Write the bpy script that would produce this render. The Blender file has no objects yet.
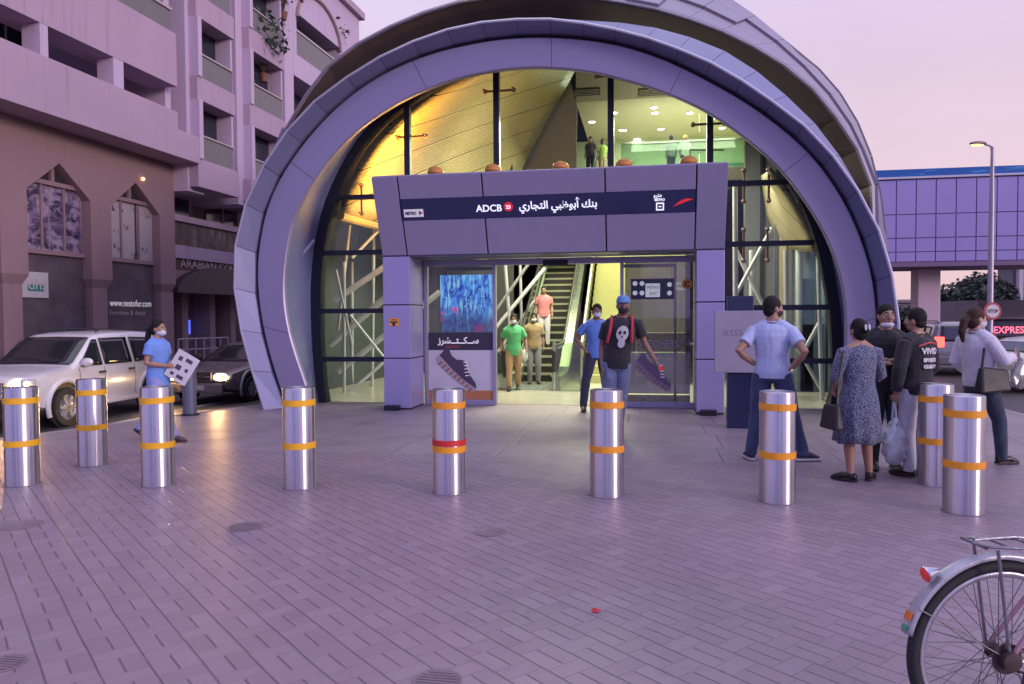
import bpy, bmesh, math, random
from mathutils import Vector, Matrix, noise
sc = bpy.context.scene
COL = sc.collection
R = math.radians
PI = math.pi
random.seed(7)

# ------------------------------------------------------------------ camera
FPX = 750.0; IW, IH = 1024, 684; CH = 1.6; HOR = 318.0
YAW = R(10.0); PITCH = math.atan((IH/2-HOR)/FPX); ROLL = 0.006
_f0 = Vector((-math.sin(YAW), math.cos(YAW), 0))
_r0 = Vector((math.cos(YAW), math.sin(YAW), 0))
CF = (_f0*math.cos(PITCH) - Vector((0,0,1))*math.sin(PITCH)).normalized()
_u = _r0.cross(CF)
CR = _r0*math.cos(ROLL) - _u*math.sin(ROLL)
CU = CR.cross(CF)
CO = Vector((0,0,CH))
cam = bpy.data.objects.new('camera', bpy.data.cameras.new('camera')); COL.objects.link(cam)
cam.matrix_world = Matrix(((CR.x,CU.x,-CF.x,CO.x),(CR.y,CU.y,-CF.y,CO.y),(CR.z,CU.z,-CF.z,CO.z),(0,0,0,1)))
cam.data.sensor_width = 36; cam.data.lens = 36*FPX/IW
cam.data.clip_start = .05; cam.data.clip_end = 3000
sc.camera = cam

def ray(px, py):
    return CF + CR*((px-IW/2)/FPX) + CU*((IH/2-py)/FPX)
def onZ(px, py, z=0.0):
    r = ray(px,py); return CO + r*((z-CO.z)/r.z)
def onP(px, py, P0, n):
    r = ray(px,py); return CO + r*((P0-CO).dot(n)/r.dot(n))
def onY(px, py, Y):
    return onP(px,py,Vector((0,Y,0)),Vector((0,1,0)))
def onX(px, py, X):
    return onP(px,py,Vector((X,0,0)),Vector((1,0,0)))
def atD(px, py, d):
    return CO + ray(px,py)*d
def proj(p):
    v = Vector(p)-CO; d = v.dot(CF)
    return (IW/2+FPX*v.dot(CR)/d, IH/2-FPX*v.dot(CU)/d, d)

# ------------------------------------------------------------------ mesh collecting
class MB:
    def __init__(s): s.v=[]; s.f=[]; s.mi=[]; s.sm=[]
    def add(s, vs, fs, m=0, smooth=False):
        k=len(s.v); s.v += [tuple(v) for v in vs]
        for f in fs: s.f.append([i+k for i in f]); s.mi.append(m); s.sm.append(smooth)
        return s
    def box(s, a, b, m=0):
        x0,y0,z0=[min(a[i],b[i]) for i in range(3)]; x1,y1,z1=[max(a[i],b[i]) for i in range(3)]
        return s.add([(x0,y0,z0),(x1,y0,z0),(x1,y1,z0),(x0,y1,z0),(x0,y0,z1),(x1,y0,z1),(x1,y1,z1),(x0,y1,z1)],
            [(0,3,2,1),(4,5,6,7),(0,1,5,4),(1,2,6,5),(2,3,7,6),(3,0,4,7)], m)
    def cbox(s, c, d, m=0, rz=0, M=None):
        if M is None: M = Matrix.Translation(Vector(c)) @ Matrix.Rotation(rz,4,'Z')
        hx,hy,hz=d[0]/2,d[1]/2,d[2]/2
        P=[(-hx,-hy,-hz),(hx,-hy,-hz),(hx,hy,-hz),(-hx,hy,-hz),(-hx,-hy,hz),(hx,-hy,hz),(hx,hy,hz),(-hx,hy,hz)]
        return s.add([M@Vector(p) for p in P],[(0,3,2,1),(4,5,6,7),(0,1,5,4),(1,2,6,5),(2,3,7,6),(3,0,4,7)],m)
    def hexa(s, P, m=0):   # 8 points: bottom 4 ccw, top 4
        return s.add(P,[(0,3,2,1),(4,5,6,7),(0,1,5,4),(1,2,6,5),(2,3,7,6),(3,0,4,7)],m)
    def tube(s, pts, r, n=10, m=0, cap=True, smooth=True, closed=False, ell=None):
        pts=[Vector(p) for p in pts]; L=len(pts)
        rr = r if isinstance(r,(list,tuple)) else [r]*L
        up0=None; rings=[]
        for i,p in enumerate(pts):
            a = pts[(i-1)%L] if (closed or i>0) else p; b = pts[(i+1)%L] if (closed or i<L-1) else p
            t=(b-a).normalized()
            if up0 is None:
                up0 = Vector((0,0,1)) if abs(t.z)<.9 else Vector((0,1,0))
            x = t.cross(up0)
            if x.length<1e-4: x=t.cross(Vector((1,0,0)))
            x.normalize(); y=x.cross(t).normalized(); up0=y
            ring=[]
            for k in range(n):
                an=2*PI*k/n; ex,ey=(1,1) if ell is None else ell
                q=rr[i]
                if isinstance(q,tuple): ex,ey=q; q=1
                ring.append(p + x*math.cos(an)*q*ex + y*math.sin(an)*q*ey)
            rings.append(ring)
        vs=[v for ring in rings for v in ring]; fs=[]
        for i in range(L if closed else L-1):
            for k in range(n):
                a=i*n+k; b=i*n+(k+1)%n; c=((i+1)%L)*n+(k+1)%n; d=((i+1)%L)*n+k
                fs.append((a,d,c,b))
        s.add(vs,fs,m,smooth)
        if cap and not closed:
            k=len(s.v)-L*n
            s.f.append([k+i for i in range(n)]); s.mi.append(m); s.sm.append(False)
            s.f.append([k+(L-1)*n+i for i in range(n)][::-1]); s.mi.append(m); s.sm.append(False)
        return s
    def lathe(s, prof, c=(0,0,0), n=24, m=0, axis='Z', smooth=True, M=None, cap=True):
        vs=[]; L=len(prof)
        for r,z in prof:
            for k in range(n):
                a=2*PI*k/n; p=(r*math.cos(a), r*math.sin(a), z)
                if axis=='Y': p=(p[0],p[2],p[1])
                if axis=='X': p=(p[2],p[0],p[1])
                v=Vector(p)+Vector(c)
                if M is not None: v=M@v
                vs.append(v)
        fs=[]
        for i in range(L-1):
            for k in range(n): fs.append((i*n+k,i*n+(k+1)%n,(i+1)*n+(k+1)%n,(i+1)*n+k))
        if axis=='Y': fs=[f[::-1] for f in fs]
        s.add(vs,fs,m,smooth)
        k=len(s.v)-L*n
        for (i,rev) in ((0,True),(L-1,False)):
            if cap and prof[i][0]>1e-5:
                f=[k+i*n+j for j in range(n)]
                s.f.append(f[::-1] if rev!=(axis=='Y') else f); s.mi.append(m); s.sm.append(False)
        return s
    def prism(s, poly, d, m=0, mside=None):   # poly: 3D points, d: extrusion vector
        P=[Vector(p) for p in poly]; n=len(P); d=Vector(d)
        s.add(P+[p+d for p in P],[list(range(n))[::-1],list(range(n,2*n))]+[(i,(i+1)%n,n+(i+1)%n,n+i) for i in range(n)],m)
        if mside is not None:
            for i in range(n): s.mi[-1-i]=mside
        return s
    def grid(s, rows, m=0, smooth=True, closed=False):
        n=len(rows[0]); vs=[p for r in rows for p in r]; fs=[]
        for i in range(len(rows)-1):
            for k in range(n if closed else n-1):
                fs.append((i*n+k,i*n+(k+1)%n,(i+1)*n+(k+1)%n,(i+1)*n+k))
        return s.add(vs,fs,m,smooth)
    def ellip(s, c, r, n=16, mr=10, m=0, M=None):
        prof=[]; vs=[]; fs=[]
        T = Matrix.Translation(Vector(c)) @ (M if M is not None else Matrix.Identity(4))
        for i in range(mr+1):
            t=PI*i/mr
            for k in range(n):
                a=2*PI*k/n
                vs.append(T@Vector((r[0]*math.sin(t)*math.cos(a), r[1]*math.sin(t)*math.sin(a), r[2]*math.cos(t))))
        for i in range(mr):
            for k in range(n): fs.append((i*n+k,(i+1)*n+k,(i+1)*n+(k+1)%n,i*n+(k+1)%n))
        return s.add(vs,fs,m,True)
    def mesh(s, name):
        me=bpy.data.meshes.new(name); me.from_pydata(s.v,[],s.f)
        for p,mi,sm in zip(me.polygons,s.mi,s.sm): p.material_index=mi; p.use_smooth=sm
        me.update(); return me
    def build(s, name, mat, parent=None, loc=None, bevel=0, weld=False, fixn=True, solid=0):
        me=s.mesh(name)
        bm=bmesh.new(); bm.from_mesh(me)
        if weld: bmesh.ops.remove_doubles(bm, verts=bm.verts, dist=1e-4)
        bmesh.ops.dissolve_degenerate(bm, edges=bm.edges, dist=1e-5)
        if fixn: bmesh.ops.recalc_face_normals(bm, faces=bm.faces)
        bm.to_mesh(me); bm.free()
        if any(s.sm): me.set_sharp_from_angle(angle=R(38))
        o=bpy.data.objects.new(name, me); COL.objects.link(o)
        for mm in (mat if isinstance(mat,(list,tuple)) else [mat]): me.materials.append(mm)
        if parent is not None: o.parent=parent
        if loc is not None: o.location=loc
        if bevel:
            b=o.modifiers.new('bevel','BEVEL'); b.width=bevel; b.segments=2; b.limit_method='ANGLE'; b.angle_limit=R(35)
        if solid:
            b=o.modifiers.new('solid','SOLIDIFY'); b.thickness=solid; b.offset=-1
        return o

def local(mb, origin, rz=0):
    """re-express world coordinates of an MB about an origin"""
    M=(Matrix.Translation(Vector(origin))@Matrix.Rotation(rz,4,'Z')).inverted()
    mb.v=[tuple(M@Vector(v)) for v in mb.v]; return mb

def tag(o, label=None, cat=None, group=None, kind=None):
    if label: o['label']=label
    if cat: o['category']=cat
    if group: o['group']=group
    if kind: o['kind']=kind
    return o
def empty(name, loc=(0,0,0), rz=0, label=None, cat=None, group=None):
    o=bpy.data.objects.new(name,None); COL.objects.link(o); o.location=loc; o.rotation_euler=(0,0,rz)
    o.empty_display_size=.2
    return tag(o,label,cat,group)
def copy_tree(o, parent=None):
    c=o.copy(); COL.objects.link(c)
    if parent is not None:
        c.parent=parent; c.matrix_parent_inverse=o.matrix_parent_inverse.copy()
    for ch in list(o.children): copy_tree(ch,c)
    return c
def text_mesh(body, size, align='LEFT', extrude=.002, spacing=1.0, sx=1.0, bold=0):
    c=bpy.data.curves.new('t','FONT'); c.body=body; c.size=size; c.align_x=align; c.extrude=extrude
    c.space_character=spacing; c.offset=bold; c.resolution_u=3
    o=bpy.data.objects.new('t',c); COL.objects.link(o)
    dg=bpy.context.evaluated_depsgraph_get(); dg.update()
    me=bpy.data.meshes.new_from_object(o.evaluated_get(dg))
    for v in me.vertices: v.co.x*=sx
    COL.objects.unlink(o); bpy.data.objects.remove(o)
    return me
def text(name, body, size, mat, parent, M, **kw):
    me=text_mesh(body,size,**kw); me.transform(M); me.materials.clear(); me.materials.append(mat)
    for p in me.polygons: p.material_index=0
    o=bpy.data.objects.new(name,me); COL.objects.link(o); o.parent=parent
    return o
def frameM(o, xdir, up):
    x=Vector(xdir).normalized(); y=Vector(up).normalized(); z=x.cross(y).normalized(); y=z.cross(x)
    return Matrix(((x.x,y.x,z.x,o[0]),(x.y,y.y,z.y,o[1]),(x.z,y.z,z.z,o[2]),(0,0,0,1)))

# ------------------------------------------------------------------ materials
class NT:
    def __init__(s, tree): s.t=tree; s.n=tree.nodes; s.l=tree.links
    def new(s, typ, **kw):
        n=s.n.new(typ)
        for k,v in kw.items(): setattr(n,k,v)
        return n
    def put(s, sock, v):
        if hasattr(v,'is_output') or hasattr(v,'links'): s.l.new(v,sock)
        else:
            try: sock.default_value=v
            except Exception:
                sock.default_value=(v[0],v[1],v[2],1) if len(v)==3 else v
    def m(s, op, a, b=0.0, c=None, clamp=False):
        n=s.new('ShaderNodeMath',operation=op,use_clamp=clamp)
        s.put(n.inputs[0],a); s.put(n.inputs[1],b)
        if c is not None: s.put(n.inputs[2],c)
        return n.outputs[0]
    def ss(s, x, lo, hi):   # smoothstep
        n=s.new('ShaderNodeMapRange',interpolation_type='SMOOTHSTEP')
        s.put(n.inputs[0],x); n.inputs[1].default_value=lo; n.inputs[2].default_value=hi
        return n.outputs[0]
    def mix(s, f, a, b, blend='MIX'):
        n=s.new('ShaderNodeMix',data_type='RGBA',blend_type=blend)
        s.put(n.inputs[0],f); s.put(n.inputs[6],a); s.put(n.inputs[7],b)
        return n.outputs[2]
    def noise(s, vec, scale, detail=3, rough=.55, dist=0, dim='3D'):
        n=s.new('ShaderNodeTexNoise'); n.noise_dimensions=dim
        if vec is not None: s.l.new(vec,n.inputs['Vector'])
        n.inputs['Scale'].default_value=scale; n.inputs['Detail'].default_value=detail
        n.inputs['Roughness'].default_value=rough; n.inputs['Distortion'].default_value=dist
        return n.outputs[0]
    def sep(s, vec):
        n=s.new('ShaderNodeSeparateXYZ'); s.l.new(vec,n.inputs[0]); return n.outputs
    def comb(s, x,y,z):
        n=s.new('ShaderNodeCombineXYZ'); s.put(n.inputs[0],x); s.put(n.inputs[1],y); s.put(n.inputs[2],z); return n.outputs[0]
    def mapping(s, vec, scale=(1,1,1), rot=(0,0,0), loc=(0,0,0)):
        n=s.new('ShaderNodeMapping'); s.l.new(vec,n.inputs[0])
        n.inputs['Scale'].default_value=scale; n.inputs['Rotation'].default_value=rot; n.inputs['Location'].default_value=loc
        return n.outputs[0]
    def bump(s, h, strength=.3, dist=.01, normal=None):
        n=s.new('ShaderNodeBump'); n.inputs['Strength'].default_value=strength; n.inputs['Distance'].default_value=dist
        s.l.new(h,n.inputs['Height'])
        if normal is not None: s.l.new(normal,n.inputs['Normal'])
        return n.outputs[0]
def newmat(name):
    m=bpy.data.materials.new(name); m.use_nodes=True
    t=NT(m.node_tree); b=m.node_tree.nodes['Principled BSDF']
    return m,t,b
def c4(c): return (c[0],c[1],c[2],1)
def mat(name, col, rough=.6, metal=0, var=.12, scale=6, bump=.15, bscale=60, coat=0, spec=.5, emis=None, es=0, stretch=None, trans=0, sheen=0):
    m,t,b=newmat(name)
    tc=t.new('ShaderNodeTexCoord').outputs['Object']
    v=t.mapping(tc,scale=stretch) if stretch else tc
    n1=t.noise(v,scale,4); n2=t.noise(v,bscale,2)
    f=t.m('MULTIPLY_ADD',n1,2*var,1-var)
    sc_=t.new('ShaderNodeVectorMath',operation='SCALE'); sc_.inputs[0].default_value=col[:3]; t.l.new(f,sc_.inputs['Scale'])
    t.l.new(sc_.outputs[0],b.inputs['Base Color'])
    t.l.new(t.m('MULTIPLY_ADD',n1,.16,max(rough-.08,.02)),b.inputs['Roughness'])
    b.inputs['Metallic'].default_value=metal
    b.inputs['Coat Weight'].default_value=coat
    b.inputs['Coat Roughness'].default_value=.08
    b.inputs['Specular IOR Level'].default_value=spec
    b.inputs['Sheen Weight'].default_value=sheen
    if bump: t.l.new(t.bump(n2,bump,.01),b.inputs['Normal'])
    if emis is not None:
        b.inputs['Emission Color'].default_value=c4(emis); b.inputs['Emission Strength'].default_value=es
    return m
def glass(name, tint=(.8,.9,.9), refl=.12, rough=.02, fres=1.5, dirt=.04):
    m,t,b=newmat(name)
    tr=t.new('ShaderNodeBsdfTransparent'); tr.inputs[0].default_value=c4(tint)
    gl=t.new('ShaderNodeBsdfGlossy'); gl.inputs['Roughness'].default_value=rough
    fr=t.new('ShaderNodeFresnel'); fr.inputs[0].default_value=fres
    mx=t.new('ShaderNodeMixShader'); t.l.new(t.m('MULTIPLY_ADD',fr.outputs[0],1.0,refl,clamp=True),mx.inputs[0])
    t.l.new(tr.outputs[0],mx.inputs[1]); t.l.new(gl.outputs[0],mx.inputs[2])
    df=t.new('ShaderNodeBsdfDiffuse'); df.inputs[0].default_value=(.5,.5,.5,1)
    n=t.noise(t.new('ShaderNodeTexCoord').outputs['Object'],3,4)
    m2=t.new('ShaderNodeMixShader'); t.l.new(t.m('MULTIPLY',n,dirt*2),m2.inputs[0])
    t.l.new(mx.outputs[0],m2.inputs[1]); t.l.new(df.outputs[0],m2.inputs[2])
    t.l.new(m2.outputs[0],t.n['Material Output'].inputs[0])
    return m
def emit(name, col, s):
    return mat(name,(.8,.8,.8),.4,emis=col,es=s,bump=0)
# ------------------------------------------------------------------ world and sun
W = bpy.data.worlds.new('World'); sc.world = W; W.use_nodes = True
t = NT(W.node_tree); bg = t.n['Background']
SUN_AZ = _f0*-.62 + _r0*.78; SUN_AZ.normalize(); SUN_EL = R(13)
sky = t.new('ShaderNodeTexSky'); sky.sky_type='NISHITA'; sky.sun_disc=False
sky.sun_elevation=SUN_EL; sky.sun_rotation=math.atan2(SUN_AZ.x,SUN_AZ.y); sky.air_density=1.5; sky.dust_density=2.5; sky.ozone_density=3
gen = t.new('ShaderNodeTexCoord').outputs['Generated']
x,y,z = t.sep(gen)
cr = t.new('ShaderNodeValToRGB'); t.l.new(z,cr.inputs[0])
e=cr.color_ramp; e.elements[0].position=0; e.elements[0].color=(.60,.42,.46,1)
for p,c in ((.12,(.59,.405,.46)),(.30,(.53,.40,.51)),(.42,(.56,.44,.64)),(.62,(.46,.40,.84)),(1,(.33,.31,.90))):
    q=e.elements.new(p); q.color=c4(c)
e.elements.remove(e.elements[-1]) if len(e.elements)>6 else None
back = t.ss(t.m('ADD',t.m('MULTIPLY',x,-_f0.x),t.m('MULTIPLY',y,-_f0.y)),-.35,.8)
grad = t.mix(t.m('MULTIPLY',back,.75),cr.outputs[0],(.44,.39,1.02),'MIX')
cl = t.noise(t.mapping(gen,scale=(1,1,3)),1.6,5,.6)
grad = t.mix(t.m('MULTIPLY',t.ss(cl,.45,.75),.25),grad,(.72,.55,.68))
skm = t.new('ShaderNodeVectorMath',operation='SCALE'); t.l.new(sky.outputs[0],skm.inputs[0]); skm.inputs['Scale'].default_value=.03
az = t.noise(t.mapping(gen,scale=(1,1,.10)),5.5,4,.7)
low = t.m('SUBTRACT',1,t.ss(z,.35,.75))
grad = t.mix(t.m('MULTIPLY',t.m('MULTIPLY',t.ss(az,.46,.54),back),t.m('MULTIPLY',low,.9)),grad,(.06,.055,.17))  # dark patches behind the camera, added for bands reflected in the bollards
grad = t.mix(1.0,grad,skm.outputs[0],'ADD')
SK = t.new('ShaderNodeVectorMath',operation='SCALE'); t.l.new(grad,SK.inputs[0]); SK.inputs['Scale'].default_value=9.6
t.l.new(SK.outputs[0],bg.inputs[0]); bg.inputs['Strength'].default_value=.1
sun = bpy.data.objects.new('sun',bpy.data.lights.new('sun','SUN')); COL.objects.link(sun)
sun.data.energy=1.0; sun.data.angle=R(14); sun.data.color=(1,.80,.86)
sd = -(SUN_AZ*math.cos(SUN_EL)+Vector((0,0,math.sin(SUN_EL))))
sun.rotation_euler = sd.to_track_quat('-Z','Y').to_euler()
sc.view_settings.view_transform='Standard'; sc.view_settings.look='None'; sc.view_settings.exposure=.46; sc.view_settings.gamma=1
sc.cycles.use_denoising=True
sc.cycles.max_bounces=7; sc.cycles.transparent_max_bounces=24; sc.cycles.diffuse_bounces=3; sc.cycles.glossy_bounces=4
sc.cycles.sample_clamp_indirect=6; sc.cycles.caustics_reflective=False; sc.cycles.caustics_refractive=False

# ------------------------------------------------------------------ ground materials
def paver_mat():
    m,t,b=newmat('brick_paving')
    pos=t.new('ShaderNodeTexCoord').outputs['Object']
    wob=t.noise(pos,1.1,2)
    x,y,z=t.sep(pos)
    a=YAW+R(38.3); dx,dy=-math.sin(a),math.cos(a)
    w_=t.m('MULTIPLY',t.m('SUBTRACT',wob,.5),.03)
    u=t.m('DIVIDE',t.m('ADD',t.m('ADD',t.m('MULTIPLY',x,dy),t.m('MULTIPLY',y,-dx)),w_),.2)
    v=t.m('ADD',t.m('DIVIDE',t.m('ADD',t.m('MULTIPLY',x,dx),t.m('MULTIPLY',y,dy)),.3),0.0)
    i=t.m('FLOOR',u); fu=t.m('FRACT',u)
    wn=t.new('ShaderNodeTexWhiteNoise',noise_dimensions='1D'); t.l.new(i,wn.inputs['W'])
    v=t.m('ADD',v,t.m('MULTIPLY_ADD',t.m('MODULO',i,2),.5,t.m('MULTIPLY',wn.outputs[0],.12)))
    j=t.m('FLOOR',v); fv=t.m('FRACT',v)
    def line(f,c,per,w):   # 1 on the joint
        d=t.m('MULTIPLY',t.m('ABSOLUTE',t.m('SUBTRACT',f,c)),per)
        return t.m('SUBTRACT',1,t.ss(d,w*.4,w))
    lon=t.m('MAXIMUM',line(fu,0,.2,.0062),line(fu,1,.2,.0062))
    mid=t.m('MULTIPLY',line(fu,.5,.2,.0065),t.m('MULTIPLY',t.m('GREATER_THAN',fv,.03),t.m('LESS_THAN',fv,.64)))
    crs=t.m('MULTIPLY',t.m('MAXIMUM',t.m('MAXIMUM',line(fv,0,.3,.004),line(fv,1,.3,.004)),line(fv,.667,.3,.004)),.42)
    J=t.m('MAXIMUM',t.m('MAXIMUM',lon,mid),crs)
    J=t.m('MULTIPLY',J,t.m('MULTIPLY_ADD',t.noise(pos,5,3),1.0,.42),clamp=True)
    bid=t.m('ADD',t.m('MULTIPLY',t.m('GREATER_THAN',fv,.667),7.3),t.m('MULTIPLY',t.m('MULTIPLY',t.m('GREATER_THAN',fu,.5),t.m('LESS_THAN',fv,.667)),3.1))
    wc=t.new('ShaderNodeTexWhiteNoise',noise_dimensions='3D'); t.l.new(t.comb(i,j,bid),wc.inputs['Vector'])
    base=t.mix(wc.outputs[0],(.262,.192,.240),(.310,.234,.284))
    big=t.noise(pos,.35,4,.6); fine=t.noise(pos,45,4,.7); med=t.noise(pos,2.3,5,.65)
    base=t.mix(t.m('MULTIPLY',t.ss(big,.42,.68),.45),base,(.215,.160,.195))
    base=t.mix(t.m('MULTIPLY',t.ss(med,.56,.72),.30),base,(.15,.12,.135))
    base=t.mix(t.m('MULTIPLY',t.ss(fine,.3,.7),.22),base,(.30,.24,.25))
    spots=t.new('ShaderNodeTexVoronoi'); spots.inputs['Scale'].default_value=3.2; t.l.new(pos,spots.inputs['Vector'])
    sp=t.m('SUBTRACT',1,t.ss(t.m('ADD',spots.outputs['Distance'],t.m('MULTIPLY',fine,.04)),.03,.075))
    base=t.mix(t.m('MULTIPLY',sp,.6),base,(.06,.05,.055))
    gum=t.new('ShaderNodeTexVoronoi'); gum.inputs['Scale'].default_value=1.35; t.l.new(t.mapping(pos,loc=(3,7,0)),gum.inputs['Vector'])
    base=t.mix(t.m('MULTIPLY',t.m('SUBTRACT',1,t.ss(t.m('ADD',gum.outputs['Distance'],t.m('MULTIPLY',fine,.05)),.04,.09)),.35),base,(.34,.28,.31))
    patch=t.noise(t.mapping(pos,loc=(11,2,0)),.9,6,.75,1.5); base=t.mix(t.m('MULTIPLY',t.ss(patch,.60,.72),.38),base,(.115,.088,.105))
    base=t.mix(t.m('MULTIPLY',J,.58),base,(.05,.038,.05))
    t.l.new(base,b.inputs['Base Color'])
    t.l.new(t.m('MULTIPLY_ADD',med,.34,.26),b.inputs['Roughness'])
    b.inputs['Specular IOR Level'].default_value=.45
    h=t.m('ADD',t.m('MULTIPLY',J,-1),t.m('ADD',t.m('MULTIPLY',fine,.22),t.m('MULTIPLY',wc.outputs[0],.3)))
    t.l.new(t.bump(h,.55,.012),b.inputs['Normal'])
    return m
def slab_mat():
    m,t,b=newmat('stone_slabs')
    pos=t.new('ShaderNodeTexCoord').outputs['Object']; x,y,z=t.sep(pos)
    v=t.m('DIVIDE',t.m('ADD',y,.1),1.05); j=t.m('FLOOR',v); fv=t.m('FRACT',v)
    wn=t.new('ShaderNodeTexWhiteNoise',noise_dimensions='1D'); t.l.new(j,wn.inputs['W'])
    u=t.m('ADD',t.m('DIVIDE',x,1.28),t.m('MULTIPLY',wn.outputs[0],.5)); i=t.m('FLOOR',u); fu=t.m('FRACT',u)
    def line(f,per,w):
        d=t.m('MULTIPLY',t.m('MINIMUM',f,t.m('SUBTRACT',1,f)),per); return t.m('SUBTRACT',1,t.ss(d,w*.4,w))
    J=t.m('MAXIMUM',line(fu,1.28,.011),t.m('MULTIPLY',line(fv,1.05,.010),.6))
    wc=t.new('ShaderNodeTexWhiteNoise',noise_dimensions='2D'); t.l.new(t.comb(i,j,0),wc.inputs['Vector'])
    fine=t.noise(pos,30,5,.7); med=t.noise(pos,1.6,5,.6)
    base=t.mix(wc.outputs[0],(.27,.215,.245),(.295,.235,.268))
    base=t.mix(t.m('MULTIPLY',t.ss(med,.45,.7),.5),base,(.145,.12,.14))
    base=t.mix(t.m('MULTIPLY',fine,.25),base,(.30,.25,.27))
    base=t.mix(t.m('MULTIPLY',J,.68),base,(.05,.04,.05))
    t.l.new(base,b.inputs['Base Color']); t.l.new(t.m('MULTIPLY_ADD',med,.3,.28),b.inputs['Roughness'])
    t.l.new(t.bump(t.m('ADD',t.m('MULTIPLY',J,-1),t.m('MULTIPLY',fine,.15)),.35,.01),b.inputs['Normal'])
    return m
M_PAV=paver_mat(); M_SLAB=slab_mat()
M_ASPH=mat('asphalt',(.060,.052,.056),.55,var=.3,scale=1.5,bump=.6,bscale=120)
M_KERB=mat('kerb_concrete',(.30,.26,.27),.7,var=.2)
M_ROADPAINT=mat('road_paint',(.55,.52,.5),.6,var=.3,scale=9)
M_EARTH=mat('sandy_ground',(.16,.13,.12),.9,var=.25,scale=.05)

ROADZ=-.42
g=MB(); S=1500
g.add([(-S,-S,ROADZ-.02),(S,-S,ROADZ-.02),(S,S,ROADZ-.02),(-S,S,ROADZ-.02)],[(0,1,2,3)])
tag(g.build('ground',M_EARTH),kind='structure')
r=MB(); r.add([(-60,-30,ROADZ),(70,-30,ROADZ),(70,190,ROADZ),(-60,190,ROADZ)],[(0,1,2,3)])
tag(r.build('road',M_ASPH),kind='structure')
# plaza outline (station axes); left edge traced along the kerb
LK=[onZ(*p).xy for p in ((50,432),(100,425),(150,418),(205,411),(258,405))]
LK=[Vector((LK[0].x-3.2,-14))]+[Vector((LK[0].x-1.9,4.5))]+LK+[Vector((LK[-1].x-.15,16)),Vector((LK[-1].x-.15,44))]
RX=6.05
YB=(onZ(300,453).y+onZ(749,462).y)/2
def clipx(Y):
    for a,b in zip(LK,LK[1:]):
        if a.y<=Y<=b.y: return a.x+(b.x-a.x)*(Y-a.y)/(b.y-a.y)
KW=.16
front=[(p.x,p.y) for p in LK if p.y<YB]+[(clipx(YB),YB)]
backp=[(clipx(YB),YB)]+[(p.x,p.y) for p in LK if p.y>YB]
def slabpoly(pts,z,h,matl,name):
    b=MB(); b.prism([(x,y,z-h) for x,y in pts],(0,0,h)); o=b.build(name,matl); tag(o,kind='structure'); return o
slabpoly([(x+KW,y) for x,y in front]+[(RX-KW,YB),(RX-KW,-14)],0,.40,M_PAV,'pavement')
slabpoly([(x+KW,y) for x,y in backp]+[(RX-KW,44),(RX-KW,YB+.004)],0.0,.40,M_SLAB,'station_forecourt')
k=MB()
for a,b in zip(LK,LK[1:]):
    k.prism([(a.x,a.y,ROADZ),(a.x+KW-.003,a.y,ROADZ),(b.x+KW-.003,b.y,ROADZ),(b.x,b.y,ROADZ)],(0,0,-ROADZ+.004))
yy=-14
while yy<44:
    k.box((RX-KW+.003,yy+.006,ROADZ),(RX,yy+.994,.004)); yy+=1
tag(k.build('kerb',M_KERB),kind='structure')
# road markings on both roads
mk=MB()
for yy in range(-10,120,6): mk.box((11.2,yy,ROADZ+.001),(11.35,yy+2.5,ROADZ+.005))
mk.box((RX+.35,-14,ROADZ+.001),(RX+.47,120,ROADZ+.005))
mk.box((-10.3,-14,ROADZ+.001),(-10.2,60,ROADZ+.005))
tag(mk.build('road_markings',M_ROADPAINT),kind='structure')

# manhole covers, stain discs and litter
M_COVST=mat('cover_and_stain',(.215,.162,.19),.6,metal=.0,var=.35,scale=9,bump=.6,bscale=40)
M_LIT=mat('red_litter',(.55,.02,.03),.5)
def cover(px,py,rad,label,ribs=True):
    c=onZ(px,py); b=MB()
    b.lathe([(rad,.0012),(rad,.004),(rad*.9,.0045),(rad*.88,.003),(.0001,.0035)],n=28)
    for i in (range(-3,4) if ribs else ()):
        w=math.sqrt(max(0,(rad*.82)**2-(i*rad*.22)**2))
        b.box((-w,i*rad*.22-.006,.0036),(w,i*rad*.22+.006,.0075))
    o=b.build('paving_disc',M_COVST,loc=(c.x,c.y,0)); tag(o,label,'manhole cover','round covers set in the brick paving')
cover(245,527,.135,'round dark cover with a ribbed top set in the paving below the fourth bollard')
cover(22,525,.15,'round dark stain on the paving in front of the leftmost bollard',False)  # thin disc standing for a faint round stain
cover(3,664,.10,'small dark round cover at the bottom left corner of the paving')
cover(437,681,.11,'small dark round cover at the bottom edge of the paving left of the middle')
cover(490,532,.12,'round dark stain on the paving below the bollard with red tape',False)  # another faint stain, laid on as a thin disc
c=onZ(596,612); b=MB()
b.add([(-.022,-.012,.003),(.012,-.018,.006),(.026,.004,.014),(.002,.02,.005),(-.02,.012,.016),(.0,.0,.022)],[(0,1,5),(1,2,5),(2,3,5),(3,4,5),(4,0,5),(0,4,3,2,1)])
tag(b.build('litter',M_LIT,loc=(c.x,c.y,0)),'tiny crumpled scrap of bright red litter lying on the bare paving','litter')

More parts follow.
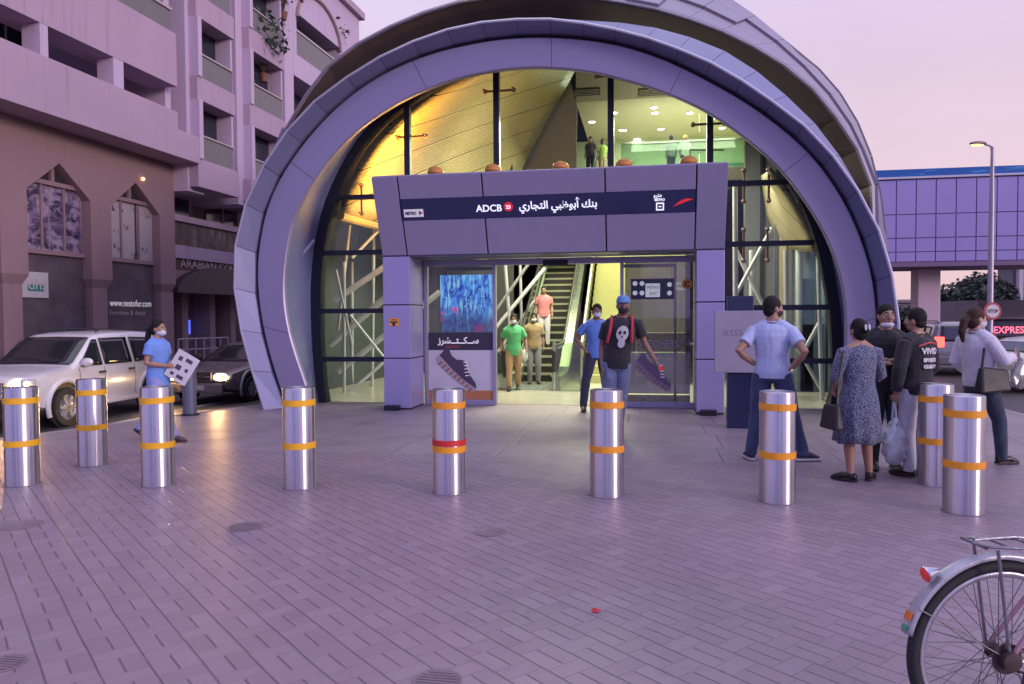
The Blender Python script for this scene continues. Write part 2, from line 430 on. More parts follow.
# ------------------------------------------------------------------ bollards
def steel_mat():
    m,t,b=newmat('brushed_steel')
    pos=t.new('ShaderNodeTexCoord').outputs['Object']
    n=t.noise(t.mapping(pos,scale=(1,1,.03)),90,3); s_=t.noise(pos,7,4)
    t.l.new(t.mix(s_,(.52,.50,.54),(.66,.64,.68)),b.inputs['Base Color'])
    b.inputs['Metallic'].default_value=1
    b.inputs['Anisotropic'].default_value=.92; b.inputs['Anisotropic Rotation'].default_value=.25
    tg=t.new('ShaderNodeTangent',direction_type='RADIAL',axis='Z'); t.l.new(tg.outputs[0],b.inputs['Tangent'])
    t.l.new(t.m('ADD',t.m('MULTIPLY_ADD',n,.16,.24),t.m('MULTIPLY',t.ss(s_,.5,.75),.12)),b.inputs['Roughness'])
    t.l.new(t.bump(n,.06,.003),b.inputs['Normal'])
    return m
M_STEEL=steel_mat()
M_TAPEY=mat('yellow_tape',(.85,.45,.015),.42,var=.15,scale=12); M_TAPE=mat('orange_tape',(.85,.35,.02),.42,var=.12,scale=12); M_TAPER=mat('red_tape',(.62,.03,.03),.42)
BR=.151; BH=.955
bl=[(23,484,1,'leftmost'),(93,464.5,0,''),(158.5,484.5,0,''),(300,487,0,''),(449.5,492,2,''),(607,495,0,''),(777,501,0,''),(935,484,0,''),(963,511.5,0,'')]
lab=['orange taped steel bollard nearest the left edge in front of the white car',
 'steel bollard set back behind the row, in front of the white car side',
 'steel bollard in front of the woman in blue scrubs',
 'steel bollard standing alone in front of the left foot of the station arch',
 'steel bollard with a red band above its lower orange band',
 'steel bollard in front of the two men leaving the station doors',
 'steel bollard in front of the legs of the man with his hands on his hips',
 'rear steel bollard half hidden behind the nearest right one, by the man with the bag',
 'nearest steel bollard, farthest right in the row, in front of the woman in white']
def bollard():
    root=empty('bollard')
    b=MB(); b.lathe([(BR,-.02),(BR,BH-.012),(BR-.004,BH-.003),(BR-.012,BH),(BR-.03,BH-.001),(.0001,BH-.001)],n=48)
    b.build('post',M_STEEL,root)
    b=MB(); b.lathe([(BR+.014,-.01),(BR+.014,.003),(BR+.003,.005)],n=40); b.build('base_ring',M_COVST,root)
    return root
def tape(root,z,h,mt,name='tape',tilt=0,rz=0):
    b=MB(); n=40; v=[]
    rows=[]
    for (rr,zz) in ((BR+.0008,z),(BR+.0035,z+.001),(BR+.0035,z+h-.001),(BR+.0008,z+h)):
        rows.append([(rr*math.cos(2*PI*k/n),rr*math.sin(2*PI*k/n),zz+tilt*math.sin(2*PI*k/n+rz)+.0012*math.sin(5*k)) for k in range(n)])
    b.grid(rows,closed=True)
    b.cbox((math.cos(rz)*(BR+.0045),math.sin(rz)*(BR+.0045),z+h/2),(.004,.03,h*.98),rz=rz)
    b.build(name,mt,root)
b0=bollard()
for i,((px,py,k,_),lb) in enumerate(zip(bl,lab)):
    if i==0: o=b0
    else:
        o=b0.copy(); COL.objects.link(o)
        for ch in b0.children:
            if ch.name.split('.')[0] in ('post','base_ring'):
                c_=ch.copy(); COL.objects.link(c_); c_.parent=o
    c=onZ(px,py); o.location=(c.x,c.y,0); o.rotation_euler.z=0
    tag(o,lb,'bollard','steel bollards across the plaza')
    rn=random.Random(i)
    MT=M_TAPEY if i<4 else M_TAPE
    tape(o,.79+rn.uniform(-.012,.012),.060,MT,tilt=rn.uniform(-.004,.004),rz=-1.3+i)
    zl=.385+rn.uniform(-.02,.02)
    tape(o,zl,.060,MT,tilt=rn.uniform(-.004,.004),rz=-2+i)
    if k==2: tape(o,zl+.062,.055,M_TAPER,'red_tape')
# ------------------------------------------------------------------ the station shell
def panel_mat(name,col,rough=.38,metal=.35,seam=None):
    m,t,b=newmat(name)
    pos=t.new('ShaderNodeTexCoord').outputs['Object']
    n=t.noise(pos,.8,4,.6); n2=t.noise(t.mapping(pos,scale=(1,1,.25)),3.5,5,.65); f=t.noise(pos,60,2)
    c=t.mix(t.m('MULTIPLY',n,.5),col,[v*.86 for v in col])
    c=t.mix(t.m('MULTIPLY',t.ss(n2,.55,.8),.25),c,[v*.7 for v in col])
    t.l.new(c,b.inputs['Base Color']); b.inputs['Metallic'].default_value=metal
    t.l.new(t.m('MULTIPLY_ADD',n2,.22,rough-.1),b.inputs['Roughness'])
    t.l.new(t.bump(n,.12,.02,t.bump(f,.03,.002)),b.inputs['Normal'])
    return m
M_PAN=panel_mat('silver_blue_panel',(.30,.27,.41)); M_PANF=panel_mat('fascia_metal',(.37,.35,.54)); M_PANP=panel_mat('post_metal',(.36,.34,.60)); M_PANB=panel_mat('rim_panel',(.23,.24,.40)); M_PANS=panel_mat('shell_panel',(.30,.27,.34),.42)
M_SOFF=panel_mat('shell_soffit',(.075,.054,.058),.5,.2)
M_SEAM=mat('dark_gap',(.02,.02,.035),.6); M_DARK=mat('dark_metal',(.025,.027,.045),.38,metal=.5); M_NAVY=mat('navy_metal',(.016,.022,.075),.35,metal=.2,coat=.3)
M_GLASS=glass('facade_glass',(.92,.95,.94),.008,fres=1.22,dirt=.012); M_DGLASS=glass('door_glass',(.93,.96,.95),.04,dirt=.012)
YF=12.6; YG=13.6
C0=Vector((-1.5,0,2.35))
def polar(trace,Y,closebase=True):
    pts=[]
    for px,py in trace:
        p=onY(px,py,Y); pts.append((math.atan2(p.z-C0.z,p.x-C0.x),math.hypot(p.x-C0.x,p.z-C0.z)))
    pts=[((a if a>-PI/2 else a+2*PI),r) for a,r in pts]
    pts.sort(); return pts
def rad(tab,a):
    if a<=tab[0][0]:
        (a0,r0),(a1,r1)=tab[0],tab[1]; k=(a-a0)/(a1-a0); return r0+(r1-r0)*max(k,-1)
    if a>=tab[-1][0]:
        (a0,r0),(a1,r1)=tab[-2],tab[-1]; k=(a-a1)/(a1-a0); return r1+(r1-r0)*min(k,1)
    for (a0,r0),(a1,r1) in zip(tab,tab[1:]):
        if a0<=a<=a1: return r0+(r1-r0)*(a-a0)/(a1-a0)
def smooth_tab(tab,n=140,w=2,a0=None,a1=None):
    a0=tab[0][0] if a0 is None else a0; a1=tab[-1][0] if a1 is None else a1
    A=[a0+(a1-a0)*i/n for i in range(n+1)]; Rr=[rad(tab,a) for a in A]
    for _ in range(w*4): Rr=[Rr[0]]+[(Rr[i-1]+2*Rr[i]+Rr[i+1])/4 for i in range(1,n)]+[Rr[-1]]
    return list(zip(A,Rr))
TAi=[(312,402),(305.5,380),(291.7,341),(284.7,308),(284.7,263),(287.5,230),(291.6,240-4),(310,188),(340,147),(386,110),(426,90),(477.6,74),(503,70),(555,68.5),(583,71),(626,81),(669,95),(701,109),(745,139),(780,169),(804.6,202),(821,226),(833,253),(843,287),(845.6,308),(845,350),(838,405)]
TAo=[(287,409),(282,397),(275,374),(264,335.5),(257,291),(256,263),(261,230),(267,202),(281.4,173.7),(306,139),(340,103),(372,79.5),(419.6,57),(469,44),(520.6,37),(560,37),(583,38.7),(626,46),(660,57),(690.5,71),(718.5,86),(755,107.5),(780,126),(810.7,152.7),(837,187.5),(853.7,218),(866,251),(872.5,270.5),(876.5,301),(877,350),(871,408)]
TB=[(266,413),(259.7,394),(248.6,355),(239,319),(234,281),(237.5,230),(246.6,202),(265,163.4),(287.5,130.7),(316,100),(340,83),(361.5,68),(404.5,46),(456,28),(512,20.5),(560,20.4),(575,23),(626,33),(681,51),(732.5,75),(760,94.6),(819,140.5),(851.6,182.4),(877,226.4),(887.5,260),(896,298.5),(898,350),(893,412)]
TLip=[(266,200),(271,165),(280,142),(287,126),(296,113),(309,90),(317,75),(335,61),(360,42),(402,21.5),(458,2),(485,-2),(520,-7),(560,-6),(606,0),(632.5,4.3),(690.5,19.4),(744,41.5),(790,69),(826,102),(838,120),(852,139),(869,171),(875,202),(873,214),(872,235),(876,262)]
TBack=[(300,200),(325,150),(352,105),(385,68),(420,46),(470,24),(520,4),(570,-14),(640,-26),(690,-20),(730,0),(759,22),(790,48),(809,69),(852,126),(870,168),(873,200),(872,235),(876,262)]
YB_=YF-.30; YC=YF+.35; YL=YF+.95
tAi=smooth_tab(polar(TAi,YF)); tAo=smooth_tab(polar(TAo,YF)); tB=smooth_tab(polar(TB,YB_),w=1)
tL=smooth_tab(polar(TLip,YL),w=1)
tK=smooth_tab(polar(TBack,YF+4.4))
def P(a,r,Y): return Vector((C0.x+r*math.cos(a),Y,C0.z+r*math.sin(a)))
def ang_base(tab,side):   # angle at which the curve meets z=-.02
    best=None
    for i in range(400):
        a=(-.65+.9*i/400) if side>0 else (PI+.65-.9*i/400)
        z=C0.z+rad(tab,a)*math.sin(a)
        if best is None or abs(z+.02)<best[0]: best=(abs(z+.02),a)
    return best[1]
station=empty('metro_station',(C0.x,YF,0),0,'domed metro station entrance with a silver arch ring and a lit glass front','metro station')
SO=Vector((C0.x,YF,0))
def sb(mb,name,mt,parent=station,**kw):
    mb.v=[tuple(Vector(v)-SO) for v in mb.v]; return mb.build(name,mt,parent,**kw)
def comps(mb):
    par=list(range(len(mb.v)))
    def fd(i):
        while par[i]!=i: par[i]=par[par[i]]; i=par[i]
        return i
    for f in mb.f:
        a=fd(f[0])
        for i in f[1:]: par[fd(i)]=a
    out={}
    for f,mi,sm in zip(mb.f,mb.mi,mb.sm):
        k=fd(f[0]); out.setdefault(k,MB()); o=out[k]
        if not hasattr(o,'mp'): o.mp={}
        g=[]
        for i in f:
            if i not in o.mp: o.mp[i]=len(o.v); o.v.append(mb.v[i])
            g.append(o.mp[i])
        o.f.append(g); o.mi.append(mi); o.sm.append(sm)
    return list(out.values())
def sbs(mb,name,mt,parent=station,**kw):
    for c in comps(mb): sb(c,name,mt,parent,**kw)
def band(N,rows,flat=False):
    """rows: list of (tab, Y, dr) ; N segments; returns MB lofting across rows with each curve cut at the ground"""
    b=MB(); L=[]
    for tab,Y,dr in rows:
        a1=ang_base(tab,1); a0=ang_base(tab,-1)
        L.append([P(a,rad(tab,a)+(dr(a) if callable(dr) else dr),Y) for a in [a0+(a1-a0)*i/N for i in range(N+1)]])
    return L
# front face A (smooth), with a faint set of joints
N=112
L=band(N,[(tAi,YF+.10,0),(tAi,YF+.02,0),(tAi,YF,.02),(tAo,YF,-.035),(tAo,YF+.02,-.015),(tAo,YF+.3,-.015)])
b=MB(); b.grid(L); face=sb(b,'arch_face',M_PAN)
# joints across face A
b=MB()
for i in range(8,N,16):
    p,q=L[2][i],L[3][i]; d=(q-p).normalized(); s_=Vector((d.z,0,-d.x))*.004
    b.prism([p-s_,p+s_,q+s_,q-s_],(0,-.002,0))
sbs(b,'face_joint',M_SEAM)
# groove behind
L=band(N,[(tAo,YF+.30,-.02),(tAo,YF+.30,.10)]); b=MB(); b.grid(L); sb(b,'groove',M_SEAM)
def drC(a): return .10+.34*math.exp(-((a-R(52))/R(34))**2)
# faceted rim: B flares forward, C falls back outward
NF=30
rows=band(NF,[(tAo,YF+.26,.03),(tAo,YF+.0,.045),(tB,YB_,0),(tB,YB_+.01,.03),(tB,YF+.22,drC),(tB,YF+.9,lambda a:drC(a)-.05)])
rim=None; b=MB(); seams=MB()
for i in range(NF):
    g_=.006
    def lerp(r,k): return r[i]+(r[i+1]-r[i])*k
    seg=[[lerp(r,k) for k in (.006,.994)] for r in rows]
    vs=[p for s2 in seg for p in s2]
    b.add(vs,[(2*j,2*j+1,2*j+3,2*j+2) for j in range(len(seg)-1)],0)
sbs(b,'rim_panel',M_PANB)
# dark backing just under the rim panels so the joints read dark
rows2=band(NF,[(tAo,YF+.28,.035),(tAo,YF+.02,.055),(tB,YB_+.03,-.0),(tB,YB_+.05,.02),(tB,YF+.23,lambda a:drC(a)-.012)])
b=MB(); b.grid(rows2,smooth=False); sb(b,'rim_backing',M_SEAM)
# light trim line along the rim edge
rows3=band(NF,[(tB,YB_-.004,-.012),(tB,YB_-.012,.012),(tB,YB_+.006,.036)])
b=MB(); b.grid(rows3,smooth=False); sb(b,'rim_trim',mat('trim_metal',(.55,.54,.66),.3,metal=.6))

# shell: lip, underside and roof panels
def tabrange(tab): return tab[0][0],tab[-1][0]
aR,aL_=tL[0][0],tL[-1][0]
NS=24
def arc(tab,Y,dr=0,n=NS,a=aR,bb=aL_): return [P(bb+(a-bb)*i/n,rad(tab,bb+(a-bb)*i/n)+dr,Y) for i in range(n+1)]
def back_sec(k):
    """roof section between the lip (k=0) and the rear: returns (Y, points)"""
    pass
def rear(Y,hw,h,cx,n=NS):
    out=[]
    for i in range(n+1):
        a=(PI+.16)-(PI+.32)*i/n
        ca,sa=math.cos(a),math.sin(a); pw=lambda v:math.copysign(abs(v)**.8,v)
        out.append(Vector((cx+hw*pw(ca),Y,2.2+(h-2.2)*pw(sa))))
    return out
inner=[P(p_a,rad(tB,p_a)+.16,YF+2.2) for p_a in [aL_+(aR-aL_)*i/NS for i in range(NS+1)]]
lip=arc(tL,YL); lip2=arc(tL,YL+.03,.05)
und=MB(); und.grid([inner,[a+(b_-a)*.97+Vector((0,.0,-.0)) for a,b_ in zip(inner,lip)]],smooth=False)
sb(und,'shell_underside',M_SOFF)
SEC=[lip2,arc(tK,YF+4.4),rear(YF+11,6.9,10.6,.1),rear(YF+17,7.6,12.6,.3),rear(YF+23,7.4,12.2,.3),rear(YF+30,5.8,8.6,-.3),rear(YF+35,3.6,5.4,-.3),rear(YF+37.5,1.2,2.6,-.3)]
b=MB(); b.grid([lip,lip2],smooth=False)
rows_=[]
for s0,s1,n in zip(SEC,SEC[1:],(3,3,3,3,3,2,2)):
    for j in range(n):
        k0,k1=j/n,(j+1)/n
        r0=[p+(q-p)*k0 for p,q in zip(s0,s1)]; r1=[p+(q-p)*k1 for p,q in zip(s0,s1)]
        for i in range(NS):
            q=[r0[i],r0[i+1],r1[i+1],r1[i]]; c=sum(q,Vector())/4
            dl=(q[1]-q[0]).length or 1; e=.008
            q=[c+(p-c)*(1-.007/max(dl,.4)) for p in q]
            b.add(q,[(0,1,2,3)],0)
sb(b,'shell_roof',M_PANS,solid=.05)
b=MB(); b.grid([[p-Vector((0,0,.09)) for p in s_] for s_ in [SEC[0]]+SEC[1:]],smooth=False); sb(b,'shell_backing',M_SEAM)
# skirt walls under the shell sides to the ground
b=MB()
for side in (0,-1):
    prev=None
    for j_,s_ in list(enumerate(SEC))[1:]:
        p=s_[side]; q=Vector((p.x+(0,.45,.15,0,0,0,0,0)[j_]*(1 if side==0 else -1),p.y+(.4 if j_==0 else 0),-.02))
        if prev: b.add([prev[0],p,q,prev[1]],[(0,1,2,3)])
        prev=(p,q)
sbs(b,'side_wall',M_PANS,solid=.08)

# black frame on the glass plane: outer edge traced against reveal
TFi=[(330,407),(327,395),(325,360),(323.5,311),(326,253),(333,215),(347,180),(362,152),(385,124),(420,99),(460,78),(500,64),(560,58),(610,64),(660,80),(710,105),(752,138),(783,172),(800,205),(815,243),(822,280),(828,310),(830,360),(829,408)]
tF=smooth_tab(polar(TFi,YG))
# reveal between ring and glass
L=band(60,[(tAi,YF+.09,.02),(tAi,YF+.10,.14),(tF,YG-.04,.19)])
b=MB(); b.grid(L); sb(b,'arch_reveal',panel_mat('reveal_panel',(.20,.22,.40),.4,.2))
fr=band(80,[(tF,YG+.10,0),(tF,YG-.10,0),(tF,YG-.10,.2),(tF,YG+.10,.2)])
b=MB(); b.grid(fr+[fr[0]]); frame=sb(b,'arch_frame',M_DARK)
# glass fan (with the doorway left open below the portal)
def z_in(px,py): return onY(px,py,YG)
XDL=-3.42; 
gl=band(60,[(tF,YG,.03)])[0]
PX0=onY(408,330,YG).x; PX1=onY(699,330,YG).x; PZ=3.2
pts=[Vector(p) for p in gl]
def clip_poly(poly,f):
    out=[]
    for i in range(len(poly)):
        a,b_=poly[i],poly[(i+1)%len(poly)]; fa,fb=f(a),f(b_)
        if fa>=0: out.append(a)
        if fa*fb<0: out.append(a+(b_-a)*(fa/(fa-fb)))
    return out
full=[p for p in pts]
left=clip_poly(full,lambda p:PX0-p.x); right=clip_poly(full,lambda p:p.x-PX1)
mid=clip_poly(clip_poly(clip_poly(full,lambda p:p.x-PX0-.001),lambda p:PX1-.001-p.x),lambda p:p.z-PZ)
for i,pl in enumerate((left,mid,right)):
    b=MB(); b.prism(pl,(0,.02,0)); sb(b,'glazing',M_GLASS)
# mullions and spider arms
zh=[onY(352,198,YG).z,onY(352,253,YG).z,onY(352,311,YG).z,onY(352,359,YG).z]
def halfx(z,side):
    best=None
    for p in gl:
        if (p.x>C0.x)==(side>0):
            d=abs(p.z-z)
            if best is None or d<best[0]: best=(d,p.x)
    return best[1]
b=MB()
for z in zh:
    b.box((halfx(z,-1)+.02,YG-.09,z-.045),(PX0-.02,YG-.012,z+.045)); b.box((PX1+.02,YG-.09,z-.045),(halfx(z,1)-.02,YG-.012,z+.045))
def topz(x):
    c=[p.z for p in gl if abs(p.x-x)<.25]; return max(c) if c else 5
mx=[onY(409,150,YG).x,onY(497.5,120,YG).x,onY(611,120,YG).x,onY(709.5,140,YG).x]
for x in mx:
    b.box((x-.055,YG-.13,3.3),(x+.055,YG-.012,topz(x)-.05))
sbs(b,'mullion',M_DARK)
M_BRKT=mat('warm_lit_bracket',(.20,.085,.05),.5,metal=.3)  # orange-brown of the interior light on the brackets is put into this colour
def bracket(c,d):
    b=MB(); c=Vector(c); d=Vector(d); b.tube([c-d,c+d],.022,8)
    for s_ in (-1,1): b.ellip(c+d*s_,(.045,.05,.045),10,6); b.tube([c+d*s_,c+d*s_-Vector((0,.14,0))],.018,8)
    sb(b,'spider_bracket',M_BRKT)
for x,py in zip(mx,(137,91,76,124)):
    z=onY(proj((x,YG,5))[0],py,YG+.2).z
    bracket((x,YG+.2,z),(.27,0,0))
for px,pz in ((359,0),(745,1),(769,1),(745,0),(770,0)):
    bracket((onY(px,300,YG).x,YG+.2,zh[pz]),(0,0,.27))
# a strut in the left reveal and floor sill
p=onY(322,240,YF+.8); 
b=MB(); b.tube([onY(296,262,YF+.6),onY(314,240,YG-.25)],.03,8); b.tube([onY(310,275,YF+.9),onY(300,345,YF+.7)],.022,8)
b.tube([onY(286,265,YF+.5),onY(306,240,YG-.2)],.05,8)
sbs(b,'reveal_strut',mat('pale_strut',(.36,.36,.50),.5))

# ------------------------------------------------------------------ the portal
zt=onY(724,163,YF-.52).z; zb=onY(724,248.5,YF).z; YT=YF-.52
xL=onY(382.5,256,YF).x; xR=onY(724.5,330,YF).x
def pf(x,z,off=0):   # point on the leaning portal face (off>0 = proud of it)
    k=(z-zb)/(zt-zb); return Vector((x,YF+(YT-YF)*k-off,z))
def pfpx(px,py):
    # intersect ray with leaning plane
    n=Vector((0,zt-zb,(YF-YT))).normalized(); return onP(px,py,Vector((0,YF,zb)),n)
xs1=(pfpx(396,175).x+pfpx(407.5,255).x)/2; xs2=(pfpx(480.6,172).x+pfpx(488,250).x)/2; xs3=(pfpx(603,168).x+pfpx(608,248).x)/2; xs4=pfpx(696,200).x
zs1=pfpx(500,196.5).z; zs0=pfpx(500,217.5).z; zs0=min(zs0,zs1-.3)
portal=empty('portal'); portal.parent=station; portal.location=(0,0,0)
E_=.012
XS=[xL,xs1,xs2,xs3,xs4,xR]
def slabq(x0,x1,z0,z1,mb,th=.04):
    q=[pf(x0,z0),pf(x1,z0),pf(x1,z1),pf(x0,z1)]; d=Vector((0,th,0))
    mb.hexa([q[0],q[1],q[1]+d,q[0]+d,q[3],q[2],q[2]+d,q[3]+d])
b=MB()
for i in range(5):
    x0,x1=XS[i]+E_,XS[i+1]-E_
    if i in (0,4): slabq(x0 if i else XS[0],x1 if i<4 else XS[5],zb,zt,b)
    else:
        slabq(x0,x1,zb,zs0-.006,b); slabq(x0,x1,zs1+.006,zt,b)
sbs(b,'fascia_panel',M_PANF,portal,bevel=.008)
b=MB()   # body of the beam behind the panels, rounded top
q=[pf(xL+.01,zb+.006)+Vector((0,.045,0)),pf(xR-.01,zb+.006)+Vector((0,.045,0)),Vector((xR-.01,YG-.15,zb+.006)),Vector((xL+.01,YG-.15,zb+.006)),
   pf(xL+.01,zt-.01)+Vector((0,.045,0)),pf(xR-.01,zt-.01)+Vector((0,.045,0)),Vector((xR-.01,YG-.15,zt-.01)),Vector((xL+.01,YG-.15,zt-.01))]
b.hexa(q); sb(b,'beam_core',M_SEAM,portal)
b=MB(); b.box((xL,YT+.05,zt-.006),(xR,YG-.14,zt+.03)); b.box((xR-.006,YF+.02,zb),(xR+.004,YG-.14,zt-.02)); b.box((xL-.004,YF+.02,zb),(xL+.006,YG-.14,zt-.02))
sbs(b,'beam_cladding',M_PAN,portal,bevel=.02)
b=MB(); b.box((xL+.3,YF+.03,zb-.02),(xR-.3,YG-.11,zb+.002)); sb(b,'portal_soffit',mat('soffit_metal',(.12,.12,.18),.35,metal=.4),portal)
# posts
zj=[0.02,onY(710,359.5,YF).z,onY(710,302,YF).z,zb-.012]
x1L=onY(410,330,YF).x; x0R=onY(696.5,330,YF).x
b=MB(); cb=MB()
for x0,x1 in ((xL,x1L),(x0R,xR)):
    for z0,z1 in zip(zj,zj[1:]): b.box((x0,YF,z0+.01),(x1,YG-.2,z1-.01))
    cb.box((x0+.012,YF+.012,0.0),(x1-.012,YG-.19,zb-.002))
sbs(b,'post_panel',M_PANP,portal,bevel=.008); sbs(cb,'post_core',M_SEAM,portal)
b=MB()
for px in (394,708):
    c=onY(px,410,YF); b.cbox((c.x,YF-.10,.045),(.26,.15,.09))
sbs(b,'post_foot_box',M_DARK,portal,bevel=.01)
# small orange notice on the left post
c=onY(394,322,YF); b=MB(); b.box((c.x-.09,YF-.008,c.z-.07),(c.x+.09,YF-.001,c.z+.07)); nt=sb(b,'notice',mat('orange_notice',(.75,.32,.05),.5),portal)
b=MB(); b.box((c.x-.07,YF-.011,c.z-.015),(c.x+.07,YF-.009,c.z+.01)); b.box((c.x-.05,YF-.011,c.z+.03),(c.x+.05,YF-.009,c.z+.045)); b.lathe([(.028,-.002),(.028,.0)],(c.x,YF-.011,c.z-.042),14,axis='Y'); sb(b,'notice_print',M_SEAM,portal)

# the name sign
sgn=empty('name_sign'); sgn.parent=station
b=MB(); s0,s1=zs0,zs1
q=[pf(xs1+E_,s0,.012),pf(xs4-E_,s0,.012),pf(xs4-E_,s1,.012),pf(xs1+E_,s1,.012)]; d=Vector((0,.05,0))
b.hexa([q[0],q[1],q[1]+d,q[0]+d,q[3],q[2],q[2]+d,q[3]+d])
sb(b,'sign_board',mat('sign_navy',(.010,.012,.05),.25,coat=.4,bump=0,emis=(.02,.02,.09),es=.25),sgn)
upv=(pf(0,zt)-pf(0,zb)).normalized(); Hs=(s1-s0)
def signM(px,k,off=.020):
    x=pfpx(px,205).x; p=pf(x,s0+Hs*k,off)-SO; return frameM(p,(1,0,0),upv)
M_SW=emit('sign_white',(.75,.78,1),.62); M_SR=mat('sign_red',(.5,.02,.03),.4,emis=(.8,.03,.05),es=.35,bump=0); M_SPANEL=mat('sign_pale',(.5,.5,.55),.4,emis=(.8,.8,.9),es=.25,bump=0)
ms=Hs/.42
text('lettering','ADCB',.205*ms,M_SW,sgn,signM(476,.30),bold=.003,sx=1.02)
AR="\uFEF1\uFEAD\uFE8E\uFEA0\uFE98\uFEDF\uFE8D \uFEF2\uFE92\uFEC7\uFEEE\uFE91\uFE83 \uFEDA\uFEE8\uFE91"
text('lettering',AR,.225*ms,M_SW,sgn,signM(519,.36),bold=.004,sx=.95)
b=MB(); c=pfpx(508.5,207); rr=.078
c=pf(c.x,s0+Hs*.5,.02); Mx=frameM(c,(1,0,0),upv)
b.lathe([(.0001,.006),(rr,.006),(rr,0)],n=28,M=Mx); sb(b,'red_disc',M_SR,sgn)
text('lettering','23',.105*ms,M_SW,sgn,Matrix.Translation(-SO)@frameM(c-Vector((0,.008,0)),(1,0,0),upv)@Matrix.Translation((0,-.035,0)),align='CENTER',bold=.003)
def plate(px0,px1,k0,k1,name,mt,off=.016,th=.006):
    x0,x1=pfpx(px0,207).x,pfpx(px1,207).x; b=MB(); z0,z1=s0+Hs*k0,s0+Hs*k1
    q=[pf(x0,z0,off),pf(x1,z0,off),pf(x1,z1,off),pf(x0,z1,off)]; d=Vector((0,-th,0))
    b.hexa([q[0]+d,q[1]+d,q[1],q[0],q[3]+d,q[2]+d,q[2],q[3]]); return sb(b,name,mt,sgn)
plate(403.5,423,.14,.52,'logo_plate',M_SPANEL)
M_INK=mat('sign_ink',(.04,.03,.10),.5,bump=0); M_INKR=mat('red_ink',(.45,.03,.08),.5,bump=0)
text('lettering','METRO',.095*ms,M_INK,sgn,signM(404.5,.25,.024),bold=.004,sx=.8,extrude=.001)
b=MB(); x0=pfpx(418.5,207).x; x1=pfpx(422.5,207).x
b.prism([pf(x0,s0+Hs*.22,.024),pf(x1,s0+Hs*.33,.024),pf(x0,s0+Hs*.44,.024)],(0,.003,0)); sb(b,'red_arrow',M_INKR,sgn)
# metro pictogram and red swoosh at the right end
def outl(px0,px1,k0,k1,w,name='pictogram'):
    x0,x1=pfpx(px0,207).x,pfpx(px1,207).x; b=MB(); z0,z1=s0+Hs*k0,s0+Hs*k1
    for (a,c_,e,f) in ((x0,z0,x0+w,z1),(x1-w,z0,x1,z1),(x0+w,z0,x1-w,z0+w),(x0+w,z1-w,x1-w,z1),(x0+w*2,(z0+z1)/2-w*.4,x1-w*2,(z0+z1)/2+w*.4)):
        q=[pf(a,c_,.02),pf(e,c_,.02),pf(e,f,.02),pf(a,f,.02)]; d=Vector((0,.005,0)); b.hexa([q[0],q[1],q[1]+d,q[0]+d,q[3],q[2],q[2]+d,q[3]+d])
    return sb(b,name,M_SW,sgn)
outl(656,664,.10,.46,.02)
text('lettering','\uFEEE\uFEAE\uFE98\uFEE3',.12*ms,M_SW,sgn,signM(653.5,.72),bold=.002,sx=.8)
text('lettering','METRO',.07*ms,M_SW,sgn,signM(654.5,.54),bold=.002,sx=.9)
b=MB(); up=[];dn=[]
for i in range(13):
    k=i/12; px=673+19.5*k; zc=.26+.30*math.sin(k*PI*.55); w=.16*math.sin(PI*min(max(k,.04),.97))
    x=pfpx(px,207).x; up.append(pf(x,s0+Hs*(zc+w/2),.022)); dn.append(pf(x,s0+Hs*(zc-w/2),.022))
b.prism(dn+up[::-1],(0,.006,0)); sb(b,'red_swoosh',M_SR,sgn)

# ------------------------------------------------------------------ doors and adverts on the glass plane
doors=empty('entrance_doors'); doors.parent=station
xa=onY(427,330,YG-.1).x; xb=onY(495,330,YG-.1).x; xc=onY(622,330,YG-.1).x; xd=onY(695,330,YG-.1).x
M_ALU=mat('aluminium_frame',(.36,.35,.50),.35,metal=.4)
b=MB(); Y0,Y1=YG-.16,YG-.06
for x in (xa,xb,xc,xd): b.box((x-.03,Y0,0.002),(x+.03,Y1,zb-.03))
b.box((xa+.031,Y0+.002,zb-.14),(xb-.031,Y1-.002,zb-.032)); b.box((xb+.031,Y0+.002,zb-.14),(xc-.031,Y1-.002,zb-.032)); b.box((xc+.031,Y0+.002,zb-.14),(xd-.031,Y1-.002,zb-.032))
b.box((xa+.031,Y0+.002,.002),(xb-.031,Y1-.002,.10)); b.box((xc+.031,Y0+.002,.002),(xd-.031,Y1-.002,.10))
b.box((x1L,Y0+.004,.002),(xa-.031,Y1-.004,zb-.03))
sbs(b,'door_frame',M_ALU,doors,bevel=.004)
b=MB(); b.box((xb+.9,Y0-.03,zb-.17),(xb+1.35,Y0-.001,zb-.07)); sb(b,'door_sensor',M_DARK,doors,bevel=.01)
# sliding leaves parked behind the side panes
b=MB()
for x0,x1 in ((xb-.95,xb+.02),(xc-.02,xc+.95)):
    b.box((x0,YG-.035,.03),(x0+.04,YG+.005,zb-.16)); b.box((x1-.04,YG-.035,.03),(x1,YG+.005,zb-.16)); b.box((x0+.041,YG-.033,.03),(x1-.041,YG+.003,.09)); b.box((x0+.041,YG-.033,zb-.22),(x1-.041,YG+.003,zb-.16))
sbs(b,'leaf_frame',M_DARK,doors)
b=MB(); b.box((xa+.03,YG-.11,.1),(xb-.03,YG-.10,zb-.14)); sb(b,'side_pane',M_DGLASS,doors)
b=MB(); b.box((xc+.03,YG-.11,.1),(xd-.03,YG-.10,zb-.14)); sb(b,'side_pane',M_DGLASS,doors)

